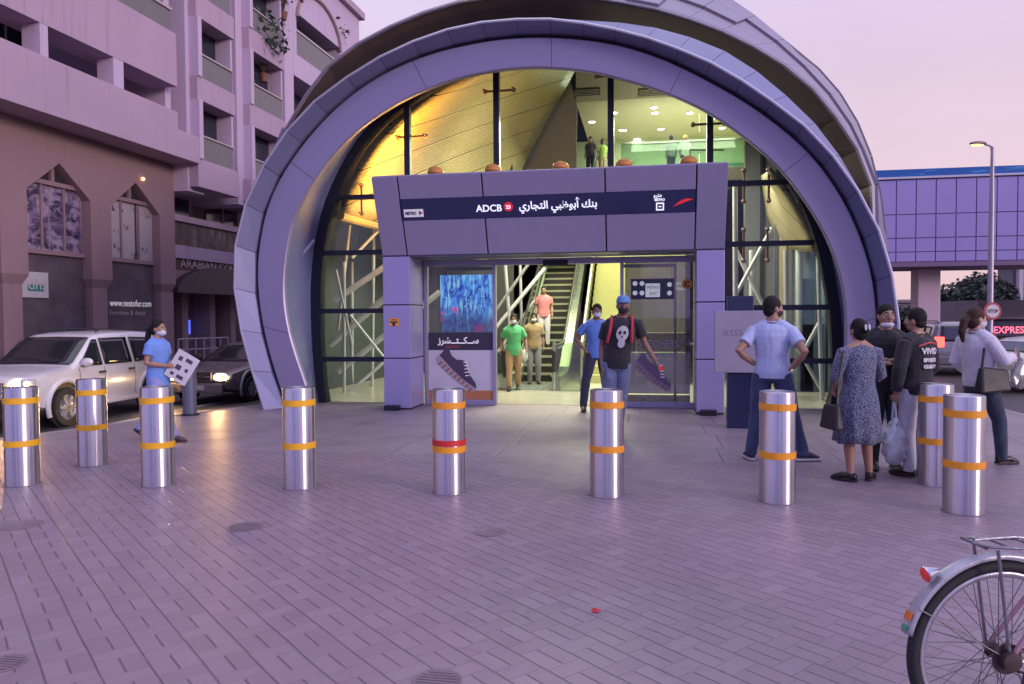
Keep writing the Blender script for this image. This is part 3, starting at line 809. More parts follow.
# left advert: lit screen above, lettered band, shoe picture, orange foot
ad=empty('shoe_advert'); ad.parent=station
YA=YG-.125
def screen_mat():
    m,t,b=newmat('blue_shop_picture')
    pos=t.new('ShaderNodeTexCoord').outputs['Object']; x,y,z=t.sep(pos)
    v=t.new('ShaderNodeTexVoronoi'); v.inputs['Scale'].default_value=11; t.l.new(t.mapping(pos,scale=(1.6,1,1)),v.inputs['Vector'])
    n=t.noise(pos,4,4,.7,1.2); n2=t.noise(t.mapping(pos,scale=(9,1,1)),3,3,.7)
    c=t.mix(t.ss(n,.35,.65),(.01,.03,.35),(.08,.30,.75))
    c=t.mix(t.ss(v.outputs['Distance'],.25,.05),c,(.35,.75,.9))
    zz=t.ss(z,-.05,.25)
    c=t.mix(t.m('MULTIPLY',t.ss(n2,.5,.62),.8),c,(.25,.55,.75))
    w=t.noise(pos,2.2,2,.5,.5); c=t.mix(t.m('MULTIPLY',t.ss(w,.62,.68),.8),c,(.8,.05,.3)); c=t.mix(t.m('MULTIPLY',t.ss(t.m('ADD',z,t.m('MULTIPLY',t.noise(pos,2,2),.3)),2.05,1.65),.8),c,(.03,.03,.10))
    return m,t,b,c
m_,t_,b_,c_=screen_mat()
b_.inputs['Base Color'].default_value=(.02,.02,.05,1); t_.l.new(c_,b_.inputs['Emission Color']); b_.inputs['Emission Strength'].default_value=.7; b_.inputs['Roughness'].default_value=.2
def zY(py,px=460,Y=None): return onY(px,py,YA if Y is None else Y).z
def xY(px,Y=None): return onY(px,330,YA if Y is None else Y).x
z0,z1,z2,z3,z4,z5=zY(402),zY(390),zY(350),zY(332.5),zY(318),zY(275)
b=MB(); b.box((xa+.035,YA,z2+.17*0+.0),(xb-.035,YA+.004,z3)); sb(b,'lettered_band',mat('dark_band',(.035,.03,.06),.35,coat=.3,bump=0),ad)
b=MB(); b.box((xa+.12+.15,YA,z3+.01),(xb-.04,YA+.004,z5)); sb(b,'lit_picture',m_,ad)
b=MB(); b.box((xa+.035,YA,z1),(xb-.035,YA+.004,z2-.004)); wp=sb(b,'white_panel',mat('advert_white',(.58,.56,.66),.35,coat=.3,bump=0),ad)
b=MB(); b.box((xa+.035,YA,z0),(xb-.035,YA+.004,z1-.004)); sb(b,'orange_foot',mat('advert_orange',(.50,.19,.09),.4,bump=0),ad)
M_PALE=mat('pale_lettering',(.75,.74,.8),.4,bump=0,emis=(.7,.7,.8),es=.25)
text('lettering',"\uFEAF\uFEAE\uFEB8\u0640\u0640\uFE98\u0640\u0640\uFEDC\u0640\u0640\uFEB3",.165,M_PALE,ad,frameM(Vector((xY(438),YA-.004,z2+(z3-z2)*.38))-SO,(1,0,0),(0,0,1)),bold=.004,sx=.96)
text('lettering','SKECHERS',.06,mat('red_lettering',(.55,.08,.12),.4,bump=0),ad,frameM(Vector((xY(445),YA-.004,z2+(z3-z2)*.12))-SO,(1,0,0),(0,0,1)))
def shoe(parent,cx,cz,s,rot,YY,mu,ms_,flip=1):
    Mx=Matrix.Translation(Vector((cx,YY,cz)))@Matrix.Rotation(rot,4,'Y')
    def pl(pts,th,off): 
        b=MB(); b.prism([Mx@Vector((flip*x*s,-off,z*s)) for x,z in pts],(0,th,0)); return b
    sole=[(-.50,-.04),(-.52,-.12),(-.42,-.20),(-.1,-.22),(.2,-.21),(.45,-.19),(.52,-.13),(.50,-.07),(.2,-.10),(-.1,-.09)]
    upper=[(-.49,-.04),(-.48,.06),(-.50,.15),(-.44,.20),(-.37,.15),(-.28,.11),(-.16,.12),(-.07,.19),(-.01,.20),(.08,.13),(.26,.05),(.44,.0),(.505,-.07),(.2,-.10),(-.1,-.09)]
    sb(pl(upper,.003,.006),'shoe_upper',mu,parent); sb(pl(sole,.003,.004),'shoe_sole',ms_,parent)
    b=MB()
    for k in range(9):
        x=-.40+k*.1; b.prism([Mx@Vector((flip*xx*s,-.009,zz*s)) for xx,zz in ((x,-.2),(x+.035,-.2),(x+.05,-.11),(x+.015,-.11))],(0,.002,0))
    sb(b,'sole_tread',mat('tread',(.35,.12,.09),.5,bump=0),parent)
    b=MB()
    for k in range(5):
        x=.02+k*.05; z=.22-k*.045
        b.prism([Mx@Vector((flip*xx*s,-.009,zz*s)) for xx,zz in ((x-.05,z-.05),(x-.04,z-.06),(x+.02,z+.0),(x+.01,z+.01))],(0,.002,0))
    sb(b,'lace',M_PALE,parent)
M_SHU=mat('shoe_dark_purple',(.07,.05,.10),.6,bump=0); M_SHS=mat('shoe_sole_pale',(.40,.34,.40),.6,bump=0)
shoe(ad,xY(459),(z1+z2)/2+.01,.93,R(40),YA-.002,M_SHU,M_SHS)
# red reflection-like lit specks of the picture
# right pane: info panel, lettering, faint shoe print, orange sticker
ip=empty('information_panel'); ip.parent=station
YP=YG-.135
def rbox(mb,px0,py0,px1,py1,Y=YP,th=.004):
    a=onY(px0,py0,Y); c=onY(px1,py1,Y); mb.box((a.x,Y,c.z),(c.x,Y+th,a.z)); return mb
sb(rbox(MB(),631,279,674,299),'navy_panel',M_NAVY,ip)
b=MB()
for px,py in ((635,283.5),(642,283.5),(635,293),(642,293),(669.5,284.5),(669.5,293)):
    c=onY(px,py,YP); b.lathe([(.0001,-.005),(.042,-.005),(.042,0)],(c.x,YP,c.z),16,axis='Y')
sbs(b,'round_symbol',M_SPANEL,ip); sb(rbox(MB(),645.5,283.5,660,297,YP-.004),'pale_square',M_SPANEL,ip)
text('lettering','METRO',.075,M_INK,ip,frameM(onY(647,289,YP-.007)-SO,(1,0,0),(0,0,1)),sx=.85)
text('lettering','EXIT',.075,M_INK,ip,frameM(onY(649.5,295,YP-.007)-SO,(1,0,0),(0,0,1)),sx=.85)
text('lettering','\uFEEE\uFEAE\uFE98\uFEE3',.11,M_SPANEL,ip,frameM(onY(676,284,YP-.007)-SO,(1,0,0),(0,0,1)),sx=.85)
text('lettering','Metro',.08,M_SPANEL,ip,frameM(onY(676,290,YP-.007)-SO,(1,0,0),(0,0,1)),sx=.85)
c=onY(687,284,YP-.01); b=MB(); b.lathe([(.0001,-.012),(.085,-.010),(.09,0)],(c.x,YP-.004,c.z),24,axis='Y'); sb(b,'orange_sticker',mat('sticker_orange',(.75,.33,.04),.5,bump=0),ip)
text('lettering','C',.13,M_INK,ip,frameM(Vector((c.x-.045,YP-.02,c.z-.045))-SO,(1,0,0),(0,0,1)),bold=.006)
M_FAINT=mat('faint_lettering',(.33,.31,.40),.5,bump=0)
pr=empty('pane_print'); pr.parent=station
M_FILM=glass('dark_film',(.30,.27,.38),.05,dirt=.10); M_FILML=glass('pale_film',(.50,.48,.62),.05,dirt=.40)
sb(rbox(MB(),625,333,690,352,YP+.012),'lettered_band',M_FILM,pr); sb(rbox(MB(),625,352.5,690,394,YP+.012),'pale_film',M_FILML,pr); sb(rbox(MB(),625,394.5,690,404,YP+.012),'foot_band',M_FILM,pr)
sb(rbox(MB(),625,262,690,332.5,YP+.014),'upper_film',glass('grey_film',(.52,.50,.56),.06,dirt=.16),pr)
text('lettering','SKECHERS',.17,M_FAINT,pr,frameM(onY(638,347,YP)-SO,(1,0,0),(0,0,1)),sx=.9)
text('lettering','GO WALK 2',.09,M_FAINT,pr,frameM(onY(652,356,YP)-SO,(1,0,0),(0,0,1)),sx=.9)
text('lettering','SKECHERS.COM',.045,M_FAINT,pr,frameM(onY(648,399,YP)-SO,(1,0,0),(0,0,1)))
c=onY(655,372,YP); shoe(pr,c.x,c.z,.78,R(38),YP+.006,mat('faded_shoe',(.16,.12,.20),.6,bump=0),mat('faded_sole',(.30,.25,.34),.6,bump=0))
c=onY(660.5,368,YP); b=MB(); b.lathe([(.0001,-.008),(.045,-.008),(.045,0)],(c.x,YP-.006,c.z),18,axis='Y'); sb(b,'red_dot',M_SR,pr)
# ------------------------------------------------------------------ inside the station
hall=empty('station_interior'); hall.parent=station
M_TILE=mat('lobby_tile',(.42,.40,.34),.22,var=.12,scale=1.2,bump=.02)
M_WALLG=mat('grey_inner_wall',(.055,.06,.065),.6); M_WALLP=mat('plum_grey_partition',(.20,.175,.18),.6,var=.08)
M_CREAM=mat('cream_ceiling',(.52,.47,.34),.6,var=.06); M_PGREEN=mat('pale_green_wall',(.50,.55,.38),.5,var=.1)
M_STAIRW=mat('yellow_stone',(.38,.37,.17),.5,var=.1); M_TUBE=mat('pale_tube',(.50,.50,.54),.4,metal=.1)
M_CHROME=mat('balustrade_metal',(.45,.5,.48),.25,metal=.7); M_BLACK=mat('black_rubber',(.015,.015,.018),.45)
def lining_mat():
    m,t,b=newmat('slatted_lining')
    pos=t.new('ShaderNodeTexCoord').outputs['Object']; x,y,z=t.sep(pos)
    u=t.m('ADD',t.m('MULTIPLY',z,1.0),t.m('ADD',t.m('MULTIPLY',y,-.42),t.m('MULTIPLY',t.noise(pos,.5,2),.05)))
    f=t.m('FRACT',t.m('MULTIPLY',u,12)); l=t.m('SUBTRACT',1,t.ss(t.m('MINIMUM',f,t.m('SUBTRACT',1,f)),.02,.12))
    f2=t.m('FRACT',t.m('MULTIPLY',u,1.5)); l2=t.m('SUBTRACT',1,t.ss(t.m('MINIMUM',f2,t.m('SUBTRACT',1,f2)),.01,.04))
    J=t.m('MAXIMUM',t.m('MULTIPLY',l,.55),l2)
    n=t.noise(t.mapping(pos,scale=(1,1,3)),4,5,.7)
    c=t.mix(n,(.30,.235,.125),(.47,.39,.24)); c=t.mix(t.m('MULTIPLY',t.ss(t.noise(t.mapping(pos,scale=(3,3,14)),2.5,3,.7),.55,.72),.45),c,(.62,.56,.42)); c=t.mix(t.m('MULTIPLY',J,.85),c,(.09,.065,.035))
    t.l.new(c,b.inputs['Base Color']); t.l.new(t.m('MULTIPLY_ADD',n,.25,.22),b.inputs['Roughness'])
    t.l.new(t.bump(t.m('ADD',t.m('MULTIPLY',J,-1),t.m('MULTIPLY',n,.4)),.5,.03),b.inputs['Normal'])
    return m
M_LIN=lining_mat()
def H(mb,name,mt,**kw): return sb(mb,name,mt,hall,**kw)
YS=30.3; ZF=7.4; ZC=9.95; XE=-2.5
b=MB(); b.box((-7.2,YG+.03,-.03),(4.6,29,.006)); H(b,'lobby_floor',M_TILE)
# slatted lining, ruled between the glass arch and its inner edge
def resample(pts,n):
    L=[0]; 
    for a,c in zip(pts,pts[1:]): L.append(L[-1]+(c-a).length)
    out=[]
    for i in range(n+1):
        t_=L[-1]*i/n
        for j in range(len(L)-1):
            if t_<=L[j+1]+1e-9:
                k=(t_-L[j])/max(L[j+1]-L[j],1e-9); out.append(pts[j]+(pts[j+1]-pts[j])*k); break
    return out
A=[onY(*p,YG+.14) for p in ((340,212),(343,195),(356,170),(375,142),(400,116),(440,86),(480,66),(520,56),(560,52),(590,54))]
B=[onY(*p,22.0) for p in ((497,262),(503,225),(510,195),(519,167),(530,145),(545,118),(557,96),(568,76),(580,52),(588,40))]
A=resample(A,24); B=resample(B,24)
rows=[]
for j in range(13):
    k=j/12; rows.append([a+(b_-a)*k+Vector((-.55,0,.30))*math.sin(k*PI)*(i/24*.6+.4) for i,(a,b_) in enumerate(zip(A,B))])
b=MB(); b.grid(rows); H(b,'slatted_lining',M_LIN,solid=.12)
b=MB(); b.tube([r[0]+Vector((0,0,-.06)) for r in rows],.10,8); H(b,'lining_trim',mat('gold_trim',(.5,.36,.16),.4,metal=.2))
b=MB(); b.tube([p+Vector((.02,-.02,0)) for p in rows[-1]],.07,8); H(b,'lining_edge',mat('edge_metal',(.5,.5,.45),.3,metal=.3))
A=[onY(*p,YG+.14) for p in ((772,168),(790,190),(803,212),(813,232),(819,250))]
B=[onY(*p,18.5) for p in ((765,175),(768,195),(771,215),(778,234),(792,248))]
A=resample(A,12); B=resample(B,12)
b=MB(); b.grid([[a+(b_-a)*(j/6) for a,b_ in zip(A,B)] for j in range(7)]); H(b,'side_lining',M_LIN,solid=.1)
# walls
b=MB(); b.box((-7.0,21.2,0),(XE-1.2,21.35,6.4)); H(b,'rear_wall',M_WALLG)
b=MB(); b.box((-7.1,YG+.4,0),(-7.0,21.19,3.2)); H(b,'left_wall',M_WALLG)
b=MB(); b.prism([onY(*p,22.6) for p in ((519,172),(568,74),(577,105),(576,172))],(0,.15,0)); H(b,'partition',M_WALLP)
b=MB(); b.prism([onY(*p,22.6) for p in ((484,172),(519,172),(576,172),(576,262),(478,262))],(0,.15,0)); H(b,'partition',M_WALLP)
x0=onY(745,200,19).x; x1=onY(776,200,19).x; x2=onY(830,200,19).x
b=MB(); b.box((x0,19,0),(x1,19.25,7.6)); 
H(b,'grey_pier',mat('grey_pier',(.16,.16,.18),.6))
b=MB(); b.box((x0+.35,18.94,0),(x0+.42,18.998,7.4)); H(b,'pier_joint',M_SEAM)
b=MB(); b.box((x1+.002,19.3,0),(3.9,19.45,5.2)); H(b,'right_wall',mat('blue_grey_wall',(.16,.20,.26),.5))
b=MB(); b.box((3.8,YG+.4,0),(3.9,19.29,3.6)); H(b,'right_side_wall',mat('blue_side_wall',(.14,.18,.26),.5))
for px,c,w in ((783,(.50,.40,.24),.16),(790,(.25,.22,.2),.08),(797,(.45,.38,.28),.07),(777,(.10,.10,.12),.10),(812,(.12,.16,.24),.12)):
    x=onY(px,250,17.5).x; b=MB(); b.box((x-w/2,17.5,0),(x+w/2,17.5+w,4.3)); H(b,'column',mat('column_%d'%px,c,.45))
for px,py,w,h,c in ((806,300,.35,.9,(.12,.18,.26)),(812,352,.5,1.2,(.10,.14,.20)),(758,350,.5,1.5,(.10,.12,.16))):
    p=onY(px,py,16.6); b=MB(); b.box((p.x-w/2,16.6,p.z-h/2 if py<300 else 0),(p.x+w/2,16.9,p.z+h/2)); H(b,'display_case',mat('case_%d'%px,c,.25,coat=.4),bevel=.02)
# roof-space truss behind the left glass and in the doorway
tr=[((335,300),(392,262),15.2,.09),((330,345),(420,268),15.6,.10),((338,372),(440,292),16.0,.09),((344,262),(344,405),15.0,.05),((352,262),(352,405),17.0,.05),
    ((350,225),(338,330),15.0,.04),((350,315),(386,360),15.4,.04),((374,215),(372,404),16.4,.05),((336,270),(352,345),14.6,.035),((352,258),(384,225),15.2,.045),((345,396),(384,362),15.5,.05),
    ((494,330),(545,268),19.0,.07),((498,352),(535,300),19.6,.06),((505,262),(510,330),18.8,.06),((520,262),(522,345),19.4,.05),((530,262),(495,312),18.2,.05)]
for p,q,Y,r_ in tr:
    b=MB(); b.tube([onY(*p,Y),onY(*q,Y+.4)],r_*.75,10); H(b,'truss_tube',M_TUBE)
for p,q,Y,r_ in (((735,186),(736,404),15.4,.05),((752,250),(752,404),16.4,.06),((733,300),(772,228),15.8,.04),((733,244),(775,330),16.2,.045),((786,250),(787,404),15.6,.05),((799,250),(800,404),16.6,.07),((775,404),(822,318),15.2,.04),((780,318),(826,398),15.8,.035),((745,330),(745,404),14.8,.03),((818,255),(822,404),14.9,.04)):
    b=MB(); b.tube([onY(*p,Y),onY(*q,Y+.1)],r_,10); H(b,'truss_tube',M_TUBE)
# upper hall
b=MB(); b.box((-3.4,YS,ZF-.5),(4.8,36,ZF)); H(b,'upper_floor',M_CREAM)
b=MB(); b.box((-3.4,36.0,ZF),(4.8,36.15,ZC)); H(b,'hall_back_wall',M_PGREEN)
b=MB(); b.box((-2.6,29.6,ZC),(4.79,36,ZC+.12)); H(b,'hall_ceiling',M_CREAM)
b=MB(); b.box((-2.6,29.3,ZC-.02),(4.7,29.59,ZC+1.25)); H(b,'ceiling_fascia',M_CREAM)
b=MB(); b.box((4.8,29.6,0),(4.9,36,ZC+.1)); H(b,'hall_side_wall',M_PGREEN)
for px in (587,652):
    c=onY(px,92,29.28); b=MB(); b.box((c.x-.5,29.24,c.z-.14),(c.x+.5,29.29,c.z+.12)); v_=H(b,'vent',M_SEAM)
    b=MB()
    for i in range(4): b.box((c.x-.48,29.22,c.z-.12+i*.06),(c.x+.48,29.238,c.z-.10+i*.06))
    sb(b,'vent_slat',M_CREAM,hall)
b=MB(); b.box((-.8,35.9,ZF+.1),(4.78,35.98,ZF+1.25)); H(b,'teal_band',mat('teal_glass_band',(.14,.27,.23),.6))
b=MB(); b.box((-.9,YS+.02,ZF+.02),(4.75,YS+.04,ZF+1.05)); H(b,'upper_balustrade',glass('green_glass',(.72,.88,.80),.10))
b=MB(); b.tube([(-.9,YS+.03,ZF+1.08),(4.75,YS+.03,ZF+1.08)],.035,8); H(b,'upper_handrail',M_CHROME)
for px in (553,558,563):
    b=MB(); p=onY(px,180,29.0); b.tube([(p.x,29.0,ZF-.6),(p.x+.08,29.2,10.3)],.035,8); H(b,'hanger_rod',M_CHROME)
for px,py in ((704,150),(722,118)):
    b=MB(); b.tube([onY(px-14,py,26),onY(px+20,py,26)],.03,8); H(b,'service_rail',M_CHROME)
# ceiling lights
M_LAMP=emit('downlight_glow',(1,1,.92),22)
proto=None
for i,(px,py) in enumerate(((592,122),(655,113),(622,130),(661,129),(690,113),(614,113),(703,140),(637,139),(586,138),(722,128))):
    p=onZ(px,py,ZC-.01)
    if not (29.7<p.y<35.9 and -2.5<p.x<4.5): p=Vector((-1.2+(i*2.1)%5.5,30.5+(i*1.7)%5,ZC-.01))
    if proto is None:
        proto=empty('ceiling_light'); bb=MB(); bb.lathe([(.0001,0),(.14,0),(.14,.004)],n=16); bb.build('lamp_disc',M_LAMP,proto)
        bb=MB(); bb.lathe([(.145,-.01),(.18,-.006),(.18,.008),(.145,.008)],n=16,cap=False); bb.build('lamp_rim',M_CHROME,proto); o=proto
    else: o=copy_tree(proto)
    o.location=(p.x,p.y,ZC-.012); tag(o,'small round bright downlight in the cream ceiling of the upper hall','ceiling light','downlights in the upper hall ceiling')
def area(name,loc,tgt,size,power,col,sy=None):
    l=bpy.data.lights.new(name,'AREA'); l.energy=power; l.color=col; l.size=size
    if sy: l.shape='RECTANGLE'; l.size_y=sy
    o=bpy.data.objects.new(name,l); COL.objects.link(o); o.location=loc
    o.rotation_euler=(Vector(tgt)-Vector(loc)).to_track_quat('-Z','Y').to_euler()
    return o
area('lobby_lamp',(-1.2,16.3,5.6),(-1.2,16.8,0),3.5,620,(.98,1,.74),3)
area('lobby_lamp',(-.4,21.5,5.8),(-1.5,20.5,0),3,330,(1,1,.55),3)
area('hall_area_light',(1.5,33,ZC-.15),(1.5,33,0),4.5,320,(.92,1,.70),3)
area('hall_area_light',(1.2,26.5,7.6),(1.5,29.3,11.0),2.5,90,(1,.95,.70),1)  # unseen fill light added to brighten the cream fascia
area('hall_area_light',(1.5,31.0,ZF+.3),(1.5,32.5,ZC),4,85,(.95,1,.70),3)
p=onY(425,184,YG+.5); area('hidden_uplight',p,p+Vector((-1.3,.9,2.0)),.4,120,(1,.48,.07),1.2)  # unseen uplights placed behind the portal beam to warm the lining
p=onY(392,235,YG+.5); area('hidden_uplight',p,p+Vector((-1.2,.9,1.2)),.3,22,(1,.46,.06),.6)
area('hidden_uplight',(-3.2,17.8,4.8),(-2.8,18.6,9),1.5,44,(1,.84,.46),2)
area('side_lamp',(2.6,16.0,4.3),(3.2,17,1),1.5,40,(1,.95,.80),1.5)
area('side_lamp',(-5.4,18.0,4.6),(-5.6,18,0),1.5,24,(.85,1,.9),1.5)

# ------------------------------------------------------------------ escalator
esc=empty('escalator',(XE,17.3,0),0,'steep escalator with dark steps and glass sides rising from the lobby behind the doors','escalator')
SL=math.tan(R(30)); RUN=ZF/SL
def E_(mb,name,mt,**kw):
    return mb.build(name,mt,esc,**kw)
M_STEP=mat('escalator_step',(.030,.030,.028),.5,metal=.3); M_STEPE=mat('step_edge',(.38,.38,.26),.4,metal=.3)
st=MB(); st.box((-.5,0,-.22),(.5,.37,0)); stm=st.mesh('step'); 
ed=MB(); ed.box((-.5,-.012,-.05),(.5,.04,.006)); edm=ed.mesh('step_edge')
stm.materials.append(M_STEP); edm.materials.append(M_STEPE)
nst=int(ZF/.2)
for i in range(nst+1):
    s_=bpy.data.objects.new('step',stm); COL.objects.link(s_); s_.parent=esc; s_.location=(0,.9+i*.2/SL,.2*i+.02)
    e_=bpy.data.objects.new('step_edge',edm); COL.objects.link(e_); e_.parent=s_
b=MB(); b.box((-.5,-1.0,.004),(.5,.9,.02)); E_(b,'landing_plate',M_CHROME)
def line(y0=-.9,z=0,x=0):   # path following the escalator
    return [Vector((x,y0,z)),Vector((x,.7,z)),Vector((x,1.1,z+.1)),Vector((x,.9+RUN,z+ZF+.0)),Vector((x,.9+RUN+1.2,z+ZF))]
for s_ in (-1,1):
    lo=line(-.9,.02,s_*.56); hi=line(-.9,.30,s_*.56)
    b=MB()
    for w0 in (0,):
        L0=[p+Vector((-.06*s_,0,0)) for p in lo]; L1=[p+Vector((-.06*s_,0,0)) for p in hi]; L2=[p+Vector((.12*s_,0,0)) for p in hi]; L3=[p+Vector((.12*s_,0,-.25 if k_>1 else 0)) for k_,p in enumerate(lo)]
        b.grid([L0,L1,L2,L3],smooth=False); b.add([L0[0],L1[0],L2[0],L3[0]],[(0,1,2,3)])
    E_(b,'skirt_panel',M_CHROME)
    b=MB(); g0=line(-.8,.30,s_*.56); g1=line(-.9,.95,s_*.56)
    b.grid([g0,g1],smooth=False); E_(b,'glass_side',glass('escalator_glass',(.78,.88,.84),.14),solid=.012)
    b=MB(); b.tube([Vector((s_*.56,-.95,.30)),Vector((s_*.56,-1.12,.55)),Vector((s_*.56,-1.05,.85))]+line(-.85,.98,s_*.56),.038,8); E_(b,'handrail',M_BLACK)
    b=MB(); b.tube([p-Vector((0,0,.055)) for p in line(-.85,.98,s_*.56)],.028,6); E_(b,'handrail_strip',M_CHROME)
    b=MB(); b.tube([p+Vector((-.06*s_,0,.02)) for p in hi],.03,6); E_(b,'skirt_trim',mat('green_trim',(.45,.55,.42),.3,metal=.4))
# stair flight to the right of the escalator
stf=empty('staircase',(XE+2.05,18.2,0),0,'pale yellow stone stair flight between the escalator and the right door pane','staircase')
b=MB()
for i in range(36): b.box((-1.0,i*.34,0 if i==0 else i*.2-.1),(1.25,i*.34+.42,(i+1)*.2))
b.build('stair_flight',M_STAIRW,stf)
b=MB(); b.box((1.252,-.2,0),(1.40,12,4.9)); b.build('stair_wall',M_STAIRW,stf)
for x in (-1.05,):
    b=MB(); P0=[Vector((x,0,.95)),Vector((x,12,.95+7.06))]; b.tube(P0,.035,8); b.build('stair_handrail',M_CHROME,stf)
    b=MB(); b.add([(x,0,.15),(x,12,7.2),(x,12,8.0),(x,0,.93)],[(0,1,2,3)]); b.build('glass_side',glass('stair_glass',(.80,.88,.70),.1),stf,solid=.012)
# ticket gate / glass stand at the foot of the escalator
gs=empty('barrier_panel',(onZ(557,391).x,onZ(557,391).y,0),0,'short glass barrier panel with a chrome post at the foot of the escalator','barrier')
b=MB(); b.box((-.02,-.02,0),(.5,.0,1.05)); b.build('glass_panel',glass('barrier_glass',(.70,.80,.62),.15),gs)
b=MB(); b.tube([(-.06,0,0),(-.06,0,1.1)],.035,10); b.build('chrome_post',M_CHROME,gs); b=MB(); b.tube([(.53,0,0),(.53,0,1.08)],.03,10); b.build('chrome_post',M_CHROME,gs)
# domed lamps on top of the portal
for i,(px,py) in enumerate(((437,164.5),(494,162.5),(561,160),(624,158.5),(688,156))):
    c=onY(px,py,YF+.1); zz=zt+.03
    lab=['orange capped dome lamp on the portal roof, leftmost of the five','orange dome lamp on the portal roof beside the second mullion from the left','orange dome lamp standing in the middle of the portal roof','orange dome lamp on the portal roof beside the mullion right of centre','orange dome lamp on the portal roof below the two people upstairs at right'][i]
    o=empty('dome_lamp',(c.x,YF+.02,zz),0,lab,'lamp','dome lamps on the portal roof'); o.scale=(1.0,1.0,1.30)
    b=MB(); b.lathe([(.115,0),(.115,.05),(.10,.055)],n=20); b.build('lamp_body',M_BRKT,o)
    b=MB(); b.lathe([(.125,.055),(.145,.075),(.14,.11),(.10,.145),(.04,.16),(.0001,.162)],n=20); b.build('lamp_cap',mat('orange_cap',(.58,.25,.06),.5) if i==0 else bpy.data.materials['orange_cap'],o)
# totem with a blue post and a plain silver board
c=onZ(740,428); tt=empty('totem_sign',(c.x,c.y,0),0,'silver board on a dark blue post behind the man with his hands on his hips','sign')
hh=lambda px,py:onY(px,py,c.y)
b=MB(); b.box((hh(727,400).x-c.x,-.05,0),(hh(753,400).x-c.x,.10,hh(740,296).z)); b.build('post',M_NAVY,tt,bevel=.01)
b=MB(); b.box((hh(714,340).x-c.x,-.10,hh(714,372).z),(hh(776,340).x-c.x,-.055,hh(714,311).z)); b.build('board',mat('board_silver',(.34,.32,.40),.45,metal=.2),tt,bevel=.006)
mm=text_mesh('X555',.13,extrude=.001); mm.transform(frameM((hh(722,336).x-c.x,-.102,hh(722,336).z),(1,0,0),(0,0,1))); mm.materials.clear(); mm.materials.append(mat('faint_scrawl',(.20,.18,.26),.5,bump=0)); oo=bpy.data.objects.new('lettering',mm); COL.objects.link(oo); oo.parent=tt
# ------------------------------------------------------------------ concrete building on the left
BANG=math.atan((665-512)/FPX)         # direction of its facade against the view axis
s_dir=(_f0*math.cos(BANG)+_r0*math.sin(BANG)).normalized(); n_dir=Vector((s_dir.y,-s_dir.x,0))
if n_dir.dot(_r0)<0: n_dir=-n_dir
BO=_f0*14+_r0*-14.0; BO=Vector((BO.x,BO.y,0))
def onF(px,py,off=0):   # -> (s,z) on the facade plane pushed out by off
    p=onP(px,py,BO+n_dir*off,n_dir); return ((p-BO).dot(s_dir),p.z)
def F(s,z,off=0): return BO+s_dir*s+n_dir*off+Vector((0,0,z))
bld=empty('concrete_building',BO,0,'pinkish concrete apartment block with pointed shop windows and recessed balconies behind the white car','building')
bld.rotation_euler.z=math.atan2(s_dir.y,s_dir.x)
BM_=(Matrix.Translation(BO)@Matrix.Rotation(bld.rotation_euler.z,4,'Z')).inverted()
def bb_(mb,name,mt,parent=None,**kw):
    mb.v=[tuple(BM_@Vector(v)) for v in mb.v]; return mb.build(name,mt,parent or bld,**kw)
def conc(name,col,st=.5):
    m,t,b=newmat(name); pos=t.new('ShaderNodeTexCoord').outputs['Object']
    n=t.noise(pos,.6,5,.6); st_=t.noise(t.mapping(pos,scale=(2.2,2.2,.12)),2.5,5,.7); f=t.noise(pos,40,4,.7)
    c=t.mix(n,[v*.9 for v in col],[v*1.08 for v in col]); c=t.mix(t.m('MULTIPLY',t.ss(st_,.52,.75),st),c,[v*.5 for v in col])
    c=t.mix(t.m('MULTIPLY',f,.15),c,[v*.7 for v in col])
    t.l.new(c,b.inputs['Base Color']); b.inputs['Roughness'].default_value=.85
    t.l.new(t.bump(f,.25,.01),b.inputs['Normal']); return m
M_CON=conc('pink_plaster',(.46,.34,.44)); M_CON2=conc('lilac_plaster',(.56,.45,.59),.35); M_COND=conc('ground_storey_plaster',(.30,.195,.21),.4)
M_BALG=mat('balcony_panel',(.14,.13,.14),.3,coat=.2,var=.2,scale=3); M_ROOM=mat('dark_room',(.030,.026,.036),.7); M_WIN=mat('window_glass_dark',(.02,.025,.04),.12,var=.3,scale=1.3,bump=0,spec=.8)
M_SHOP=mat('shop_glass_tint_reflect',(.13,.10,.12),.12,var=.75,scale=1.1,bump=0,spec=.7); M_RAILT=mat('rail_cream',(.45,.38,.36),.5)  # strong noise paints the shop panes' lighter reflections into the colour
def fbox(mb,s0,s1,z0,z1,o0,o1):
    P=[F(s0,z0,o0),F(s1,z0,o0),F(s1,z0,o1),F(s0,z0,o1),F(s0,z1,o0),F(s1,z1,o0),F(s1,z1,o1),F(s0,z1,o1)]; mb.hexa(P)
    return mb
# measured levels
sA,zA=onF(0,93,1.0); sB,zB=onF(200,167,1.0); ZS=(zA+zB)/2         # soffit of the projecting storeys
sE=onF(200,167,1.0)[0]                                              # where the big shop part ends
w1=[onF(27,188),onF(90,201),onF(60,163)]; w2=[onF(110.5,202),onF(160,218),onF(136,183)]
zsh=(w1[0][1]+w1[1][1]+w2[0][1]+w2[1][1])/4; zpk=(w1[2][1]+w2[2][1])/2
c1=(w1[0][0]+w1[1][0])/2; c2=(w2[0][0]+w2[1][0])/2; pitch=c2-c1; hwid=(w1[1][0]-w1[0][0]+w2[1][0]-w2[0][0])/4
zcap=(onF(87,283)[1]+onF(160,280)[1])/2
zpost=(onF(55,250)[1]+onF(130,262)[1])/2
print('BLD',ZS,sA,sB,c1,c2,pitch,hwid,zsh,zpk,zcap,zpost)
G0=ROADZ
